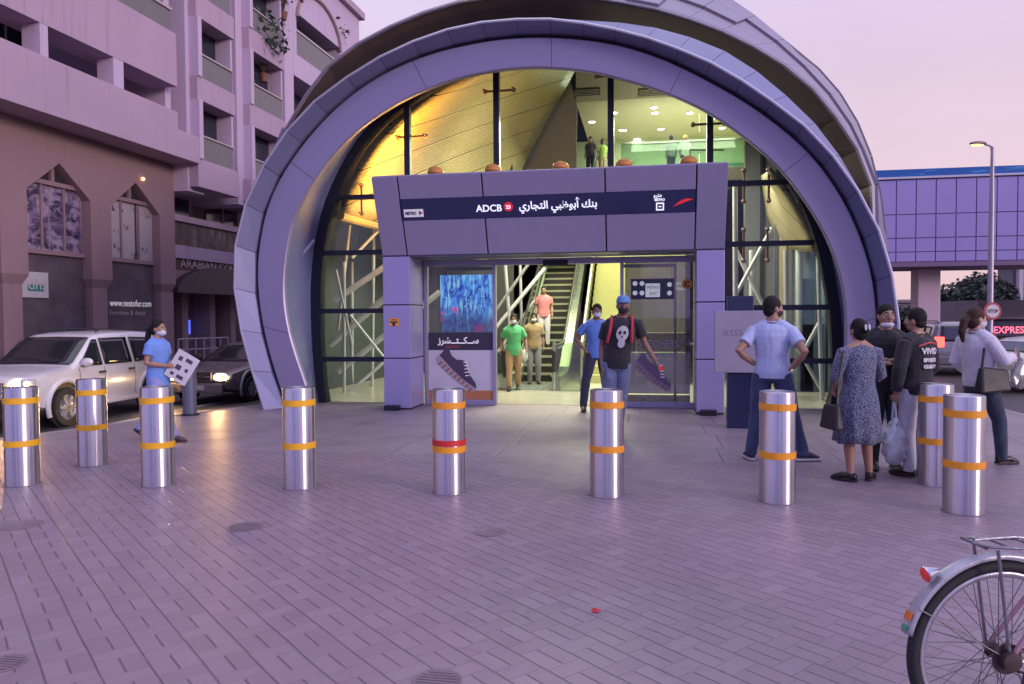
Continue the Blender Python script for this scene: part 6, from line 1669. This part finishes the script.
# 2 man in green shirt inside
GN=fabric('green_shirt',(.10,.48,.20)); TAN_=fabric('tan_trousers',(.42,.26,.15)); 
person(fp(514,390.5)+V((0,0,.006)),178,1.68,'man in a green shirt and tan trousers walking through the lobby beside the escalator','brown','short',top=GN,bottom=TAN_,mask='on',sleeve=.75,vox=.012,
  J={'kneeR':(.10,.10,.50),'ankR':(.10,.16,.085),'toeR':(.11,.31,.05),'ankL':(-.09,-.16,.11),'toeL':(-.09,-.02,.035),'elbR':(.27,-.08,1.16),'wrR':(.29,.05,.93),'elbL':(-.27,-.06,1.16),'wrL':(-.29,.07,.93)},hem=.80)
# 3 woman on the escalator, 4 man at its foot
def escp(Y): i=round((Y-17.3-.9)*SL/.2); return .2*i+.022
Yw=17.3+.9+round((19.75-18.2)*SL/.2)*.2/SL+.18
person(V((XE-.12,Yw,escp(Yw-.18))),176,1.62,'woman in a pink top standing on the escalator steps above the man in brown','tan','long',top=fabric('pink_top',(.62,.20,.22)),bottom=fabric('white_trousers_in',(.62,.58,.58)),vox=.012,sleeve=.6)
P4,*_=person(V((XE-.10,17.75,.022)),182,1.70,'man in a brown shirt with a mask at the foot of the escalator','brown','short',top=fabric('brown_shirt',(.30,.21,.11)),bottom=fabric('grey_trousers_in',(.24,.24,.26)),mask='on',vox=.012,sleeve=.7,J={'elbR':(.28,-.05,1.17),'wrR':(.22,.14,1.0)})
b=MB(); b.ellip((.24,.06,.66),(.10,.07,.17),14,10); b.tube([(.24,.06,.80),(.24,.04,.88)],.012,6); b.build('white_bag',mat('bag_white_in',(.65,.65,.65),.5),P4)
# 5 man in blue T-shirt leaving, 6 man in black T-shirt with backpack
NAV=fabric('navy_trousers',(.022,.026,.055)); DEN=fabric('denim',(.06,.085,.17),pat='denim')
P5,k,sh,Mh,jj=person(fp(597,410)+V((0,0,.004)),184,1.83,'man in a blue T-shirt and navy trousers striding out of the doorway, white mask','brown','short',top=fabric('blue_tee',(.10,.20,.55)),bottom=NAV,mask='on',sleeve=.6,
  J={'hipR':(.095,0,.90),'kneeR':(.20,.10,.50),'ankR':(.255,.16,.085),'toeR':(.27,.31,.04),'kneeL':(-.14,-.0,.50),'ankL':(-.20,-.16,.11),'toeL':(-.20,-.02,.04),'elbR':(.34,-.10,1.18),'wrR':(.23,.04,1.02),'elbL':(-.27,-.06,1.14),'wrL':(-.29,.03,.90)})
P6,k,sh,Mh,jj=person(gd(616,9.95,0),176,1.885,'man in a black printed T-shirt with a blue cap and red backpack straps','brown','none',top=fabric('black_tee',(.018,.018,.024)),bottom=fabric('faded_denim',(.13,.17,.28),pat='denim'),mask='black',beard=False,sleeve=.66,lean=(-.07,0),build_=.97,
  J={'kneeR':(.08,.05,.49),'ankR':(.06,.08,.085),'toeR':(.07,.22,.035),'kneeL':(-.07,-.03,.50),'ankL':(-.04,-.14,.12),'toeL':(-.04,.0,.035),'shL':(-.26,-.01,1.42),'elbL':(-.36,-.03,1.15),'wrL':(-.47,.10,.95),'elbR':(.17,-.06,1.13),'wrR':(.17,.04,.87)})
b=MB(); 
T=Mh; b.ellip((0,0,0),(.086,.103,.085),20,12,M=T@Matrix.Translation((0,-.004,.055))); b.ellip((0,0,0),(.070,.075,.012),16,8,M=T@Matrix.Translation((0,.085,.045))); b.build('cap',fabric('cap_blue',(.10,.24,.52)),P6)
for s_ in (1,-1):
    b=MB(); b.tube([V(p)*k for p in (sh((s_*.115,-.13,1.36)),sh((s_*.12,-.03,1.50)),sh((s_*.125,.09,1.44)),sh((s_*.135,.155,1.30)),sh((s_*.15,.12,1.18)))],.017*k,8); b.build('backpack_strap',fabric('strap_red',(.50,.03,.05)),P6)
b=MB(); b.ellip(V(sh((0,-.20,1.25)))*k,(.16*k,.10*k,.24*k),18,12); b.build('backpack',bpy.data.materials['strap_red'],P6)
b=MB(); pts=[]
PRN=fabric('print_grey',(.42,.42,.46),.8,.5)
def oncurve(x,z): # on the front of the shirt
    a_,b2=.172*1.04+.03,.118*1.04+.030; t_=min(.97,abs(x/a_)); return V(sh((x,b2*math.sqrt(1-t_*t_)+.004,z)))*k
def blob(cx,cz,rx,rz,mt,name='shirt_print',off=0):
    b=MB(); n=18; c=oncurve(cx,cz)+V((0,.004+off,0)); ring=[oncurve(cx+rx*math.cos(2*PI*i/n),cz+rz*math.sin(2*PI*i/n))+V((0,.003+off,0)) for i in range(n)]
    b.add([c]+ring,[(0,1+i,1+(i+1)%n) for i in range(n)]); b.build(name,mt,P6,solid=.003)
blob(-.02,1.29,.075,.095,PRN); blob(-.02,1.17,.045,.055,PRN); blob(-.045,1.30,.018,.022,SHOEK,off=.004); blob(.01,1.30,.018,.022,SHOEK,off=.004); blob(-.02,1.25,.008,.014,SHOEK,off=.004); blob(-.02,1.14,.03,.02,PRN,off=.001)
# 7 man with hands on hips seen from behind
P7,*_=person(fp(772,460.5),-24,1.82,'man in a pale blue T-shirt seen from behind with his hands on his hips','tan','short',top=fabric('pale_tee',(.42,.50,.72)),bottom=fabric('dark_denim',(.030,.045,.11),pat='denim'),shoes=(SHOEN,SOLEW),headyaw=-52,mask='black',sleeve=.62,trouserw=1.05,build_=1.04,hem=.88,
  J={'hipL':(-.10,0,.90),'kneeL':(-.15,.02,.50),'ankL':(-.21,-.06,.085),'toeL':(-.27,.08,.035),'kneeR':(.19,.05,.50),'ankR':(.30,.08,.085),'toeR':(.43,.15,.035),'elbL':(-.33,-.16,1.17),'wrL':(-.18,-.03,1.03),'elbR':(.33,-.17,1.17),'wrR':(.20,-.05,1.00)},hand_dir={'L':(.75,.35,-.35),'R':(-.75,.35,-.35)},vox=.008)
# 8 woman in patterned dress from behind
P8,k,sh,Mh,jj=person(fp(858,481),8,1.57,'woman in a dotted blue dress seen from behind with her black hair clipped up','tan','bun',dress=(fabric('dotted_dress',(.055,.065,.125),pat='dots'),.43),build_=1.04,headtilt=-6,vox=.008,
  J={'elbL':(-.27,-.0,1.14),'wrL':(-.20,.14,.98),'elbR':(.27,.02,1.13),'wrR':(.16,.20,1.08),'ankL':(-.10,-.02,.085),'toeL':(-.19,.12,.035),'ankR':(.13,.0,.085),'toeR':(.24,.11,.035)})
b=MB(); M_=Mh@Matrix.Translation((0,-.16,.02)); b.ellip((-.018,0,0),(.012,.012,.035),10,8,M=M_); b.build('hair_clip',mat('clip_white',(.7,.7,.72),.4),P8); b=MB(); b.ellip((.018,0,0),(.012,.012,.035),10,8,M=M_); b.build('hair_clip',bpy.data.materials['clip_white'],P8)
hb=MB(); hb.hexa([(-.05,-.15,-.14),(.05,-.15,-.14),(.05,.15,-.14),(-.05,.15,-.14),(-.025,-.11,.10),(.025,-.11,.10),(.025,.11,.10),(-.025,.11,.10)])
ang=YAW+R(8); hbloc=fp(858,481)+Matrix.Rotation(ang,3,'Z')@V((-.31,-.05,.66)); bag=empty('handbag',hbloc,ang,'black leather handbag hanging at the left side of the woman in the dotted dress','handbag')
hb.build('bag_body',mat('black_leather',(.018,.017,.02),.5,bump=.4,bscale=30),bag,bevel=.03)
b=MB(); b.tube([(0,-.09,.10),(.04,-.05,.34),(.115,-.01,.60)],.011,6); b.build('strap',bpy.data.materials['black_leather'],bag); b=MB(); b.tube([(0,.09,.10),(.05,.06,.34),(.12,.03,.60)],.011,6); b.build('strap',bpy.data.materials['black_leather'],bag)
# 9 man in black T-shirt, arms crossed
BT=fabric('black_cotton',(.016,.016,.020)); 
P9,*_=person(fp(884,469),168,1.72,'man in a black T-shirt facing us with folded arms and a mask on his chin','tan','short',top=BT,bottom=fabric('black_denim',(.022,.026,.042),pat='denim'),mask='chin',headyaw=10,sleeve=.66,vox=.008,hem=.88,build_=1.04,
  J={'elbR':(.27,.10,1.15),'wrR':(.03,.215,1.17),'elbL':(-.27,.10,1.14),'wrL':(-.03,.235,1.13)},hand_dir={'R':(-.95,.0,.12),'L':(.95,-.05,.12)})
# 10 man in black sweatshirt with plastic bag, seen from behind
P10,k,sh,Mh,jj=person(fp(915,476),24,1.67,'man in a black printed sweatshirt and white trousers seen from behind','tan','short',top=fabric('black_fleece',(.017,.017,.024)),bottom=fabric('white_trousers',(.52,.52,.60)),headyaw=14,sleeve=1.9,topfit=.034,vox=.008,hem=.86,
  J={'elbL':(-.27,-.02,1.13),'wrL':(-.27,.02,.88),'elbR':(.27,.0,1.13),'wrR':(.20,.15,.98),'ankR':(.14,.02,.085),'toeR':(.22,.14,.035)})
def onback(x,z,e=.0):
    a_,b2=.172+.042,.118+.040; t_=min(.97,abs(x/a_)); return V(sh((x,-(b2*math.sqrt(1-t_*t_)+.004+e),z)))*k
b=MB(); b.tube([onback(-.13+.026*i,1.365+.035*math.sin(PI*i/10)) for i in range(11)],.008,6); b.build('red_arc',mat('print_red',(.6,.08,.09),.6),P10)
def backtext(body,size,z,x0,mt):
    me=text_mesh(body,size,align='CENTER',extrude=.002,bold=.004)
    for v in me.vertices:
        x=v.co.x; y=v.co.y; e=v.co.z; q=onback(x+x0,z+y,e+.003); v.co=q
    me.materials.clear(); me.materials.append(mt); ob=bpy.data.objects.new('shirt_lettering',me); COL.objects.link(ob); ob.parent=P10
PW=mat('print_white',(.62,.62,.66),.6,bump=0)
backtext('VIVID',.085,1.285,0,PW); backtext('SPORTS',.05,1.205,0,PW); backtext('CLUB 19',.045,1.14,0,PW)
a10=YAW+R(24); bloc=fp(915,476)+Matrix.Rotation(a10,3,'Z')@V((-.255,.03,.0))
pb=empty('plastic_bag',(bloc.x,bloc.y,.36),a10,'crumpled white plastic bag hanging from the left hand of the sweatshirt man','bag')
b=MB(); b.ellip((0,0,0),(.15,.09,.24),24,18); b.v=[(x*(1-.55*max(0,z)/.24)+.012*math.sin(z*40+y*50),y*(1-.5*max(0,z)/.24)+.012*math.sin(x*60+z*30),z) for x,y,z in b.v]; b.v=[tuple(V(v)+V((noise.noise(V(v)*16),noise.noise(V(v)*16+V((5,0,0))),0))*.03) for v in b.v]
b.build('bag_body',mat('thin_plastic',(.55,.60,.66),.3,coat=.3,bump=.6,bscale=14),pb)
b=MB(); b.tube([(0,-.02,.20),(0,0,.36),(.0,.0,.43)],.012,6); b.build('bag_handle',bpy.data.materials['thin_plastic'],pb); b=MB(); b.tube([(0,.03,.20),(0,.02,.36),(0,.0,.43)],.012,6); b.build('bag_handle',bpy.data.materials['thin_plastic'],pb)
# 11 woman in white blouse facing right
P11,k,sh,Mh,jj=person(fp(979,463.5),-78,1.68,'woman in a loose white blouse and dark jeans with a brown ponytail','fair','pony',hairm=HAIRB,top=fabric('white_blouse',(.62,.62,.70),.7),bottom=fabric('blue_black_denim',(.03,.045,.08),pat='denim'),mask='on',sleeve=1.75,topfit=.036,hem=.88,vox=.008,lean=(0,-.06),headyaw=-6,
  J={'hipR':(.095,0,.90),'kneeR':(.10,.16,.50),'ankR':(.10,.20,.085),'toeR':(.11,.36,.035),'kneeL':(-.09,-.02,.50),'ankL':(-.09,-.12,.085),'toeL':(-.09,.04,.035),'elbR':(.25,.06,1.16),'wrR':(.17,.28,1.22),'elbL':(-.24,-.10,1.14),'wrL':(-.22,.06,1.0)})
a11=YAW+R(-78); c=fp(979,463.5)+Matrix.Rotation(a11,3,'Z')@V((.21,-.02,.93)); hb2=empty('shoulder_bag',c,a11,'large black shoulder bag worn at the hip of the woman in the white blouse','handbag')
b=MB(); b.hexa([(-.06,-.22,-.13),(.05,-.20,-.15),(.05,.17,-.13),(-.06,.19,-.12),(-.03,-.19,.13),(.02,-.18,.14),(.02,.15,.10),(-.03,.16,.10)]); b.build('bag_body',bpy.data.materials['black_leather'],hb2,bevel=.035)
b=MB(); b.tube([(-.02,-.15,.08),(-.04,-.10,.30),(-.09,-.06,.43)],.012,6); b.build('strap',bpy.data.materials['black_leather'],hb2)
c=fp(979,463.5)+Matrix.Rotation(a11,3,'Z')@V((.17,.33,.98)); cb=empty('carrier_bag',c,a11,'see-through plastic carrier bag held in the hand of the woman in the white blouse','bag')
b=MB(); b.ellip((0,0,0),(.06,.11,.17),18,12); b.v=[(x*(1-.5*max(0,z)/.17),y*(1-.6*max(0,z)/.17),z) for x,y,z in b.v]; b.v=[tuple(V(v)+V((noise.noise(V(v)*18),noise.noise(V(v)*18+V((5,0,0))),0))*.02) for v in b.v]
b.build('bag_body',glass('clear_plastic',(.72,.76,.80),.08,.15,dirt=.30),cb); b=MB(); b.tube([(0,0,.15),(0,-.02,.22),(0,-.03,.30)],.010,6); b.build('bag_handle',bpy.data.materials['clear_plastic'],cb)
# people on the upper floor
G4='people on the upper floor'
def upp(px,d): p=gd(px,d,ZF); return V((min(max(p.x,-2.6),4.5),max(p.y,YS+.35),ZF))
person(upp(671,31.6),20,1.80,'man in a grey shirt standing upstairs behind the glass, left of the orange cap','brown','short',top=fabric('grey_shirt_up',(.22,.24,.26)),bottom=NAV,vox=.018,sleeve=.7)
Pu,k,sh,Mh,jj=person(upp(685,31.4),190,1.74,'person upstairs in a white shirt and an orange cap','brown','none',top=fabric('white_shirt_up',(.62,.62,.58)),bottom=NAV,vox=.018,sleeve=.7)
b=MB(); b.ellip((0,0,0),(.088,.10,.085),16,10,M=Mh@Matrix.Translation((0,-.004,.05))); b.build('cap',fabric('cap_orange',(.75,.38,.03)),Pu)
person(upp(591,31.4),150,1.72,'dark dressed person upstairs behind the glass beside the second mullion','brown','long',top=fabric('dark_top_up',(.07,.05,.05)),bottom=NAV,vox=.018,sleeve=.7)
person(upp(603,31.8),200,1.70,'person in a yellow green top upstairs, right of the dark dressed one','brown','short',top=fabric('lime_top_up',(.35,.50,.10)),bottom=TAN_,vox=.018,sleeve=.7)

# ------------------------------------------------------------------ bicycle at the lower right
wc=gd(1003,2.735,0); bang=YAW+R(4)
bike=empty('bicycle',(wc.x,wc.y,0),bang,'old bicycle with silver mudguard and rear rack cut off by the lower right corner','bicycle')
RW=.350; M_FEND=mat('mudguard_silver',(.42,.42,.48),.35,metal=.4,var=.2,scale=14); M_RACK=mat('rack_steel',(.25,.25,.28),.35,metal=.7,var=.3,scale=20); M_FRM=mat('frame_rose_grey',(.36,.20,.25),.35,coat=.3,var=.2); M_SPK=mat('spoke_steel',(.16,.15,.18),.45,metal=.7,bump=0); M_HUB=mat('greasy_hub',(.07,.05,.05),.5,metal=.5,var=.4,scale=30)
def wheel(x,name='wheel'):
    w=empty('wheel',(x,0,RW)); w.parent=bike
    b=MB(); b.tube([((RW-.022)*math.cos(a),0,(RW-.022)*math.sin(a)) for a in [2*PI*i/72 for i in range(72)]],.022,12,closed=True); b.build('tyre',M_TYRE,w)
    b=MB(); r0=RW-.052
    rows=[]
    for (dr,dy) in ((.012,-.013),(.0,-.012),(-.010,-.006),(-.010,.006),(.0,.012),(.012,.013)): rows.append([((r0+dr)*math.cos(a),dy,(r0+dr)*math.sin(a)) for a in [2*PI*i/72 for i in range(72)]])
    b.grid(rows,closed=True); b.build('rim',M_RIM,w,solid=.002)
    b=MB(); b.lathe([(.012,-.06),(.012,-.035),(.030,-.034),(.030,-.031),(.018,-.030),(.018,.030),(.030,.031),(.030,.034),(.012,.035),(.012,.06)],n=20,axis='Y'); b.build('hub',M_HUB,w)
    for i in range(36):
        a=2*PI*i/36; s_=1 if i%2 else -1; cr_=1 if (i//2)%2 else -1; a2=a+cr_*R(62)
        b=MB(); b.tube([(.029*math.cos(a2),s_*.032,.029*math.sin(a2)),((r0-.005)*math.cos(a),s_*.003,(r0-.005)*math.sin(a))],.0017,5); b.build('spoke',M_SPK,w)
    return w
wheel(0); wheel(1.10)
def guard(x,a0,a1):
    b=MB(); rows=[]
    for (yy,rr) in ((-.030,RW+.010),(-.024,RW+.022),(0,RW+.028),(.024,RW+.022),(.030,RW+.010)): rows.append([(x+rr*math.cos(R(a0+(a1-a0)*i/40)),yy,RW+rr*math.sin(R(a0+(a1-a0)*i/40))) for i in range(41)])
    b.grid(rows); return b.build('mudguard',M_FEND,bike,solid=.002)
g1=guard(0,166,32); guard(1.10,175,60)
b=MB(); a=R(156); b.cbox(((RW+.026)*math.cos(a),0,RW+(RW+.026)*math.sin(a)),(.006,.034,.03),M=Matrix.Translation(((RW+.030)*math.cos(a),0,RW+(RW+.030)*math.sin(a)))@Matrix.Rotation(-a+PI/2+R(90),4,'Y')); b.build('reflector_strip',mat('orange_reflector',(.6,.16,.04),.3,bump=0),g1)
b=MB(); a=R(163); b.cbox((0,0,0),(.004,.03,.018),M=Matrix.Translation(((RW+.029)*math.cos(a),0,RW+(RW+.029)*math.sin(a)))@Matrix.Rotation(-a,4,'Y')); b.build('green_sticker',mat('sticker_green',(.05,.30,.20),.4,bump=0),g1)
a=R(131); c=V(((RW+.03)*math.cos(a),0,RW+(RW+.03)*math.sin(a)))
b=MB(); b.lathe([(.0001,0),(.028,.0),(.030,.006),(.012,.05),(.0001,.052)],c=(0,0,0),n=20,M=Matrix.Translation(c+V((-.035,0,.015)))@Matrix.Rotation(R(75),4,'Y')); rl_=b.build('rear_light',M_CHR,bike)
b=MB(); b.lathe([(.0001,-.008),(.022,-.006),(.0275,.0)],n=20,M=Matrix.Translation(c+V((-.036,0,.015)))@Matrix.Rotation(R(75),4,'Y')); b.build('red_lens',mat('lens_red',(.55,.03,.03),.2,emis=(.6,.03,.02),es=.15,bump=0),rl_)
# rack
zr_=2*RW+.055
b=MB(); b.tube([(.42,-.05,zr_-.015),(.10,-.065,zr_),(-.08,-.06,zr_+.012),(-.125,-.03,zr_+.02),(-.125,.03,zr_+.02),(-.08,.06,zr_+.012),(.10,.065,zr_),(.42,.05,zr_-.015)],.006,8); b.build('rack_rail',M_RACK,bike)
for x in (-.09,-.0,.1,.2,.3): b=MB(); b.tube([(x,-.062,zr_+.004),(x,.062,zr_+.004)],.0045,6); b.build('rack_bar',M_RACK,bike)
b=MB(); b.tube([(-.1,0,zr_+.02),(.05,0,zr_+.028),(.42,0,zr_-.01)],.006,8); b.build('rack_spring',M_RACK,bike)
for s_ in (-1,1): 
    b=MB(); b.tube([(.0,s_*.062,RW),(-.055,s_*.065,zr_-.0)],.006,8); b.build('rack_stay',M_RACK,bike)
    b=MB(); a=R(150); b.tube([(.0,s_*.055,RW),((RW+.025)*math.cos(a),s_*.028,RW+(RW+.025)*math.sin(a))],.0024,6); b.build('guard_stay',M_SPK,bike)
    b=MB(); b.tube([(0,s_*.06,RW),(.44,s_*.035,RW-.06)],.010,8); b.build('chain_stay',M_FRM,bike)
    b=MB(); b.tube([(0,s_*.06,RW),(.34,s_*.03,.80)],.009,8); b.build('seat_stay',M_FRM,bike)
    b=MB(); b.tube([(1.10,s_*.055,RW),(.98,s_*.04,.78)],.012,8); b.build('fork_leg',M_FRM,bike)
for n_,p,q,r_ in (('seat_tube',(.44,0,RW-.06),(.31,0,.88),.015),('top_tube',(.335,0,.80),(.93,0,.84),.014),('down_tube',(.44,0,RW-.06),(.95,0,.76),.016),('head_tube',(.97,0,.72),(.92,0,.90),.018),('seat_post',(.31,0,.86),(.29,0,.96),.012),('stem',(.92,0,.88),(.90,0,1.02),.012)):
    b=MB(); b.tube([p,q],r_,10); b.build(n_,M_FRM if 'tube' in n_ else M_RACK,bike)
b=MB(); b.tube([(.72,-.28,.98),(.86,-.26,1.03),(.92,-.08,1.03),(.92,.08,1.03),(.86,.26,1.03),(.72,.28,.98)],.011,8); b.build('handlebar',M_RACK,bike)
b=MB(); b.ellip((.27,0,.99),(.14,.075,.035),16,8); b.tube([(.34,0,.99),(.45,0,.985)],[.04,.02],8); b.build('saddle',M_BLACK,bike)
b=MB(); b.lathe([(.0001,-.003),(.055,-.003),(.058,0),(.055,.003),(.0001,.003)],(0,-.045,RW),26,axis='Y'); b.lathe([(.02,-.03),(.035,-.028),(.035,.0),(.02,.002)],(0,-.05,RW),20,axis='Y'); b.build('sprocket',M_HUB,bike)
b=MB(); b.tube([(0,-.05,RW+.036),(.44,-.05,RW-.06+.09)],.0045,5); b.build('chain',M_HUB,bike); b=MB(); b.tube([(0,-.05,RW-.036),(.44,-.05,RW-.06-.09)],.0045,5); b.build('chain',M_HUB,bike)
b=MB(); b.lathe([(.0001,-.004),(.09,-.004),(.093,0),(.09,.004),(.0001,.004)],(.44,-.05,RW-.06),30,axis='Y'); b.build('chainring',M_RACK,bike)
for s_ in (1,-1):
    b=MB(); e=V((.44+.12*s_,-.07*s_*-1 if False else .07*s_,RW-.06-.12*s_)); b.tube([(.44,.055*s_,RW-.06),e],.010,8); b.build('crank',M_RACK,bike); b=MB(); b.box((e.x-.045,e.y,e.z-.012),(e.x+.045,e.y+.08*s_,e.z+.012)); b.build('pedal',M_BLACK,bike)
b=MB(); b.tube([(.06,-.075,RW-.03),(.03,-.08,RW-.14),(-.02,-.09,RW-.20)],.013,8); b.build('derailleur',M_HUB,bike)
b=MB(); b.tube([(.40,.05,RW-.05),(.30,.16,.02)],.009,8); b.build('kickstand',M_RACK,bike)

finish_remesh()
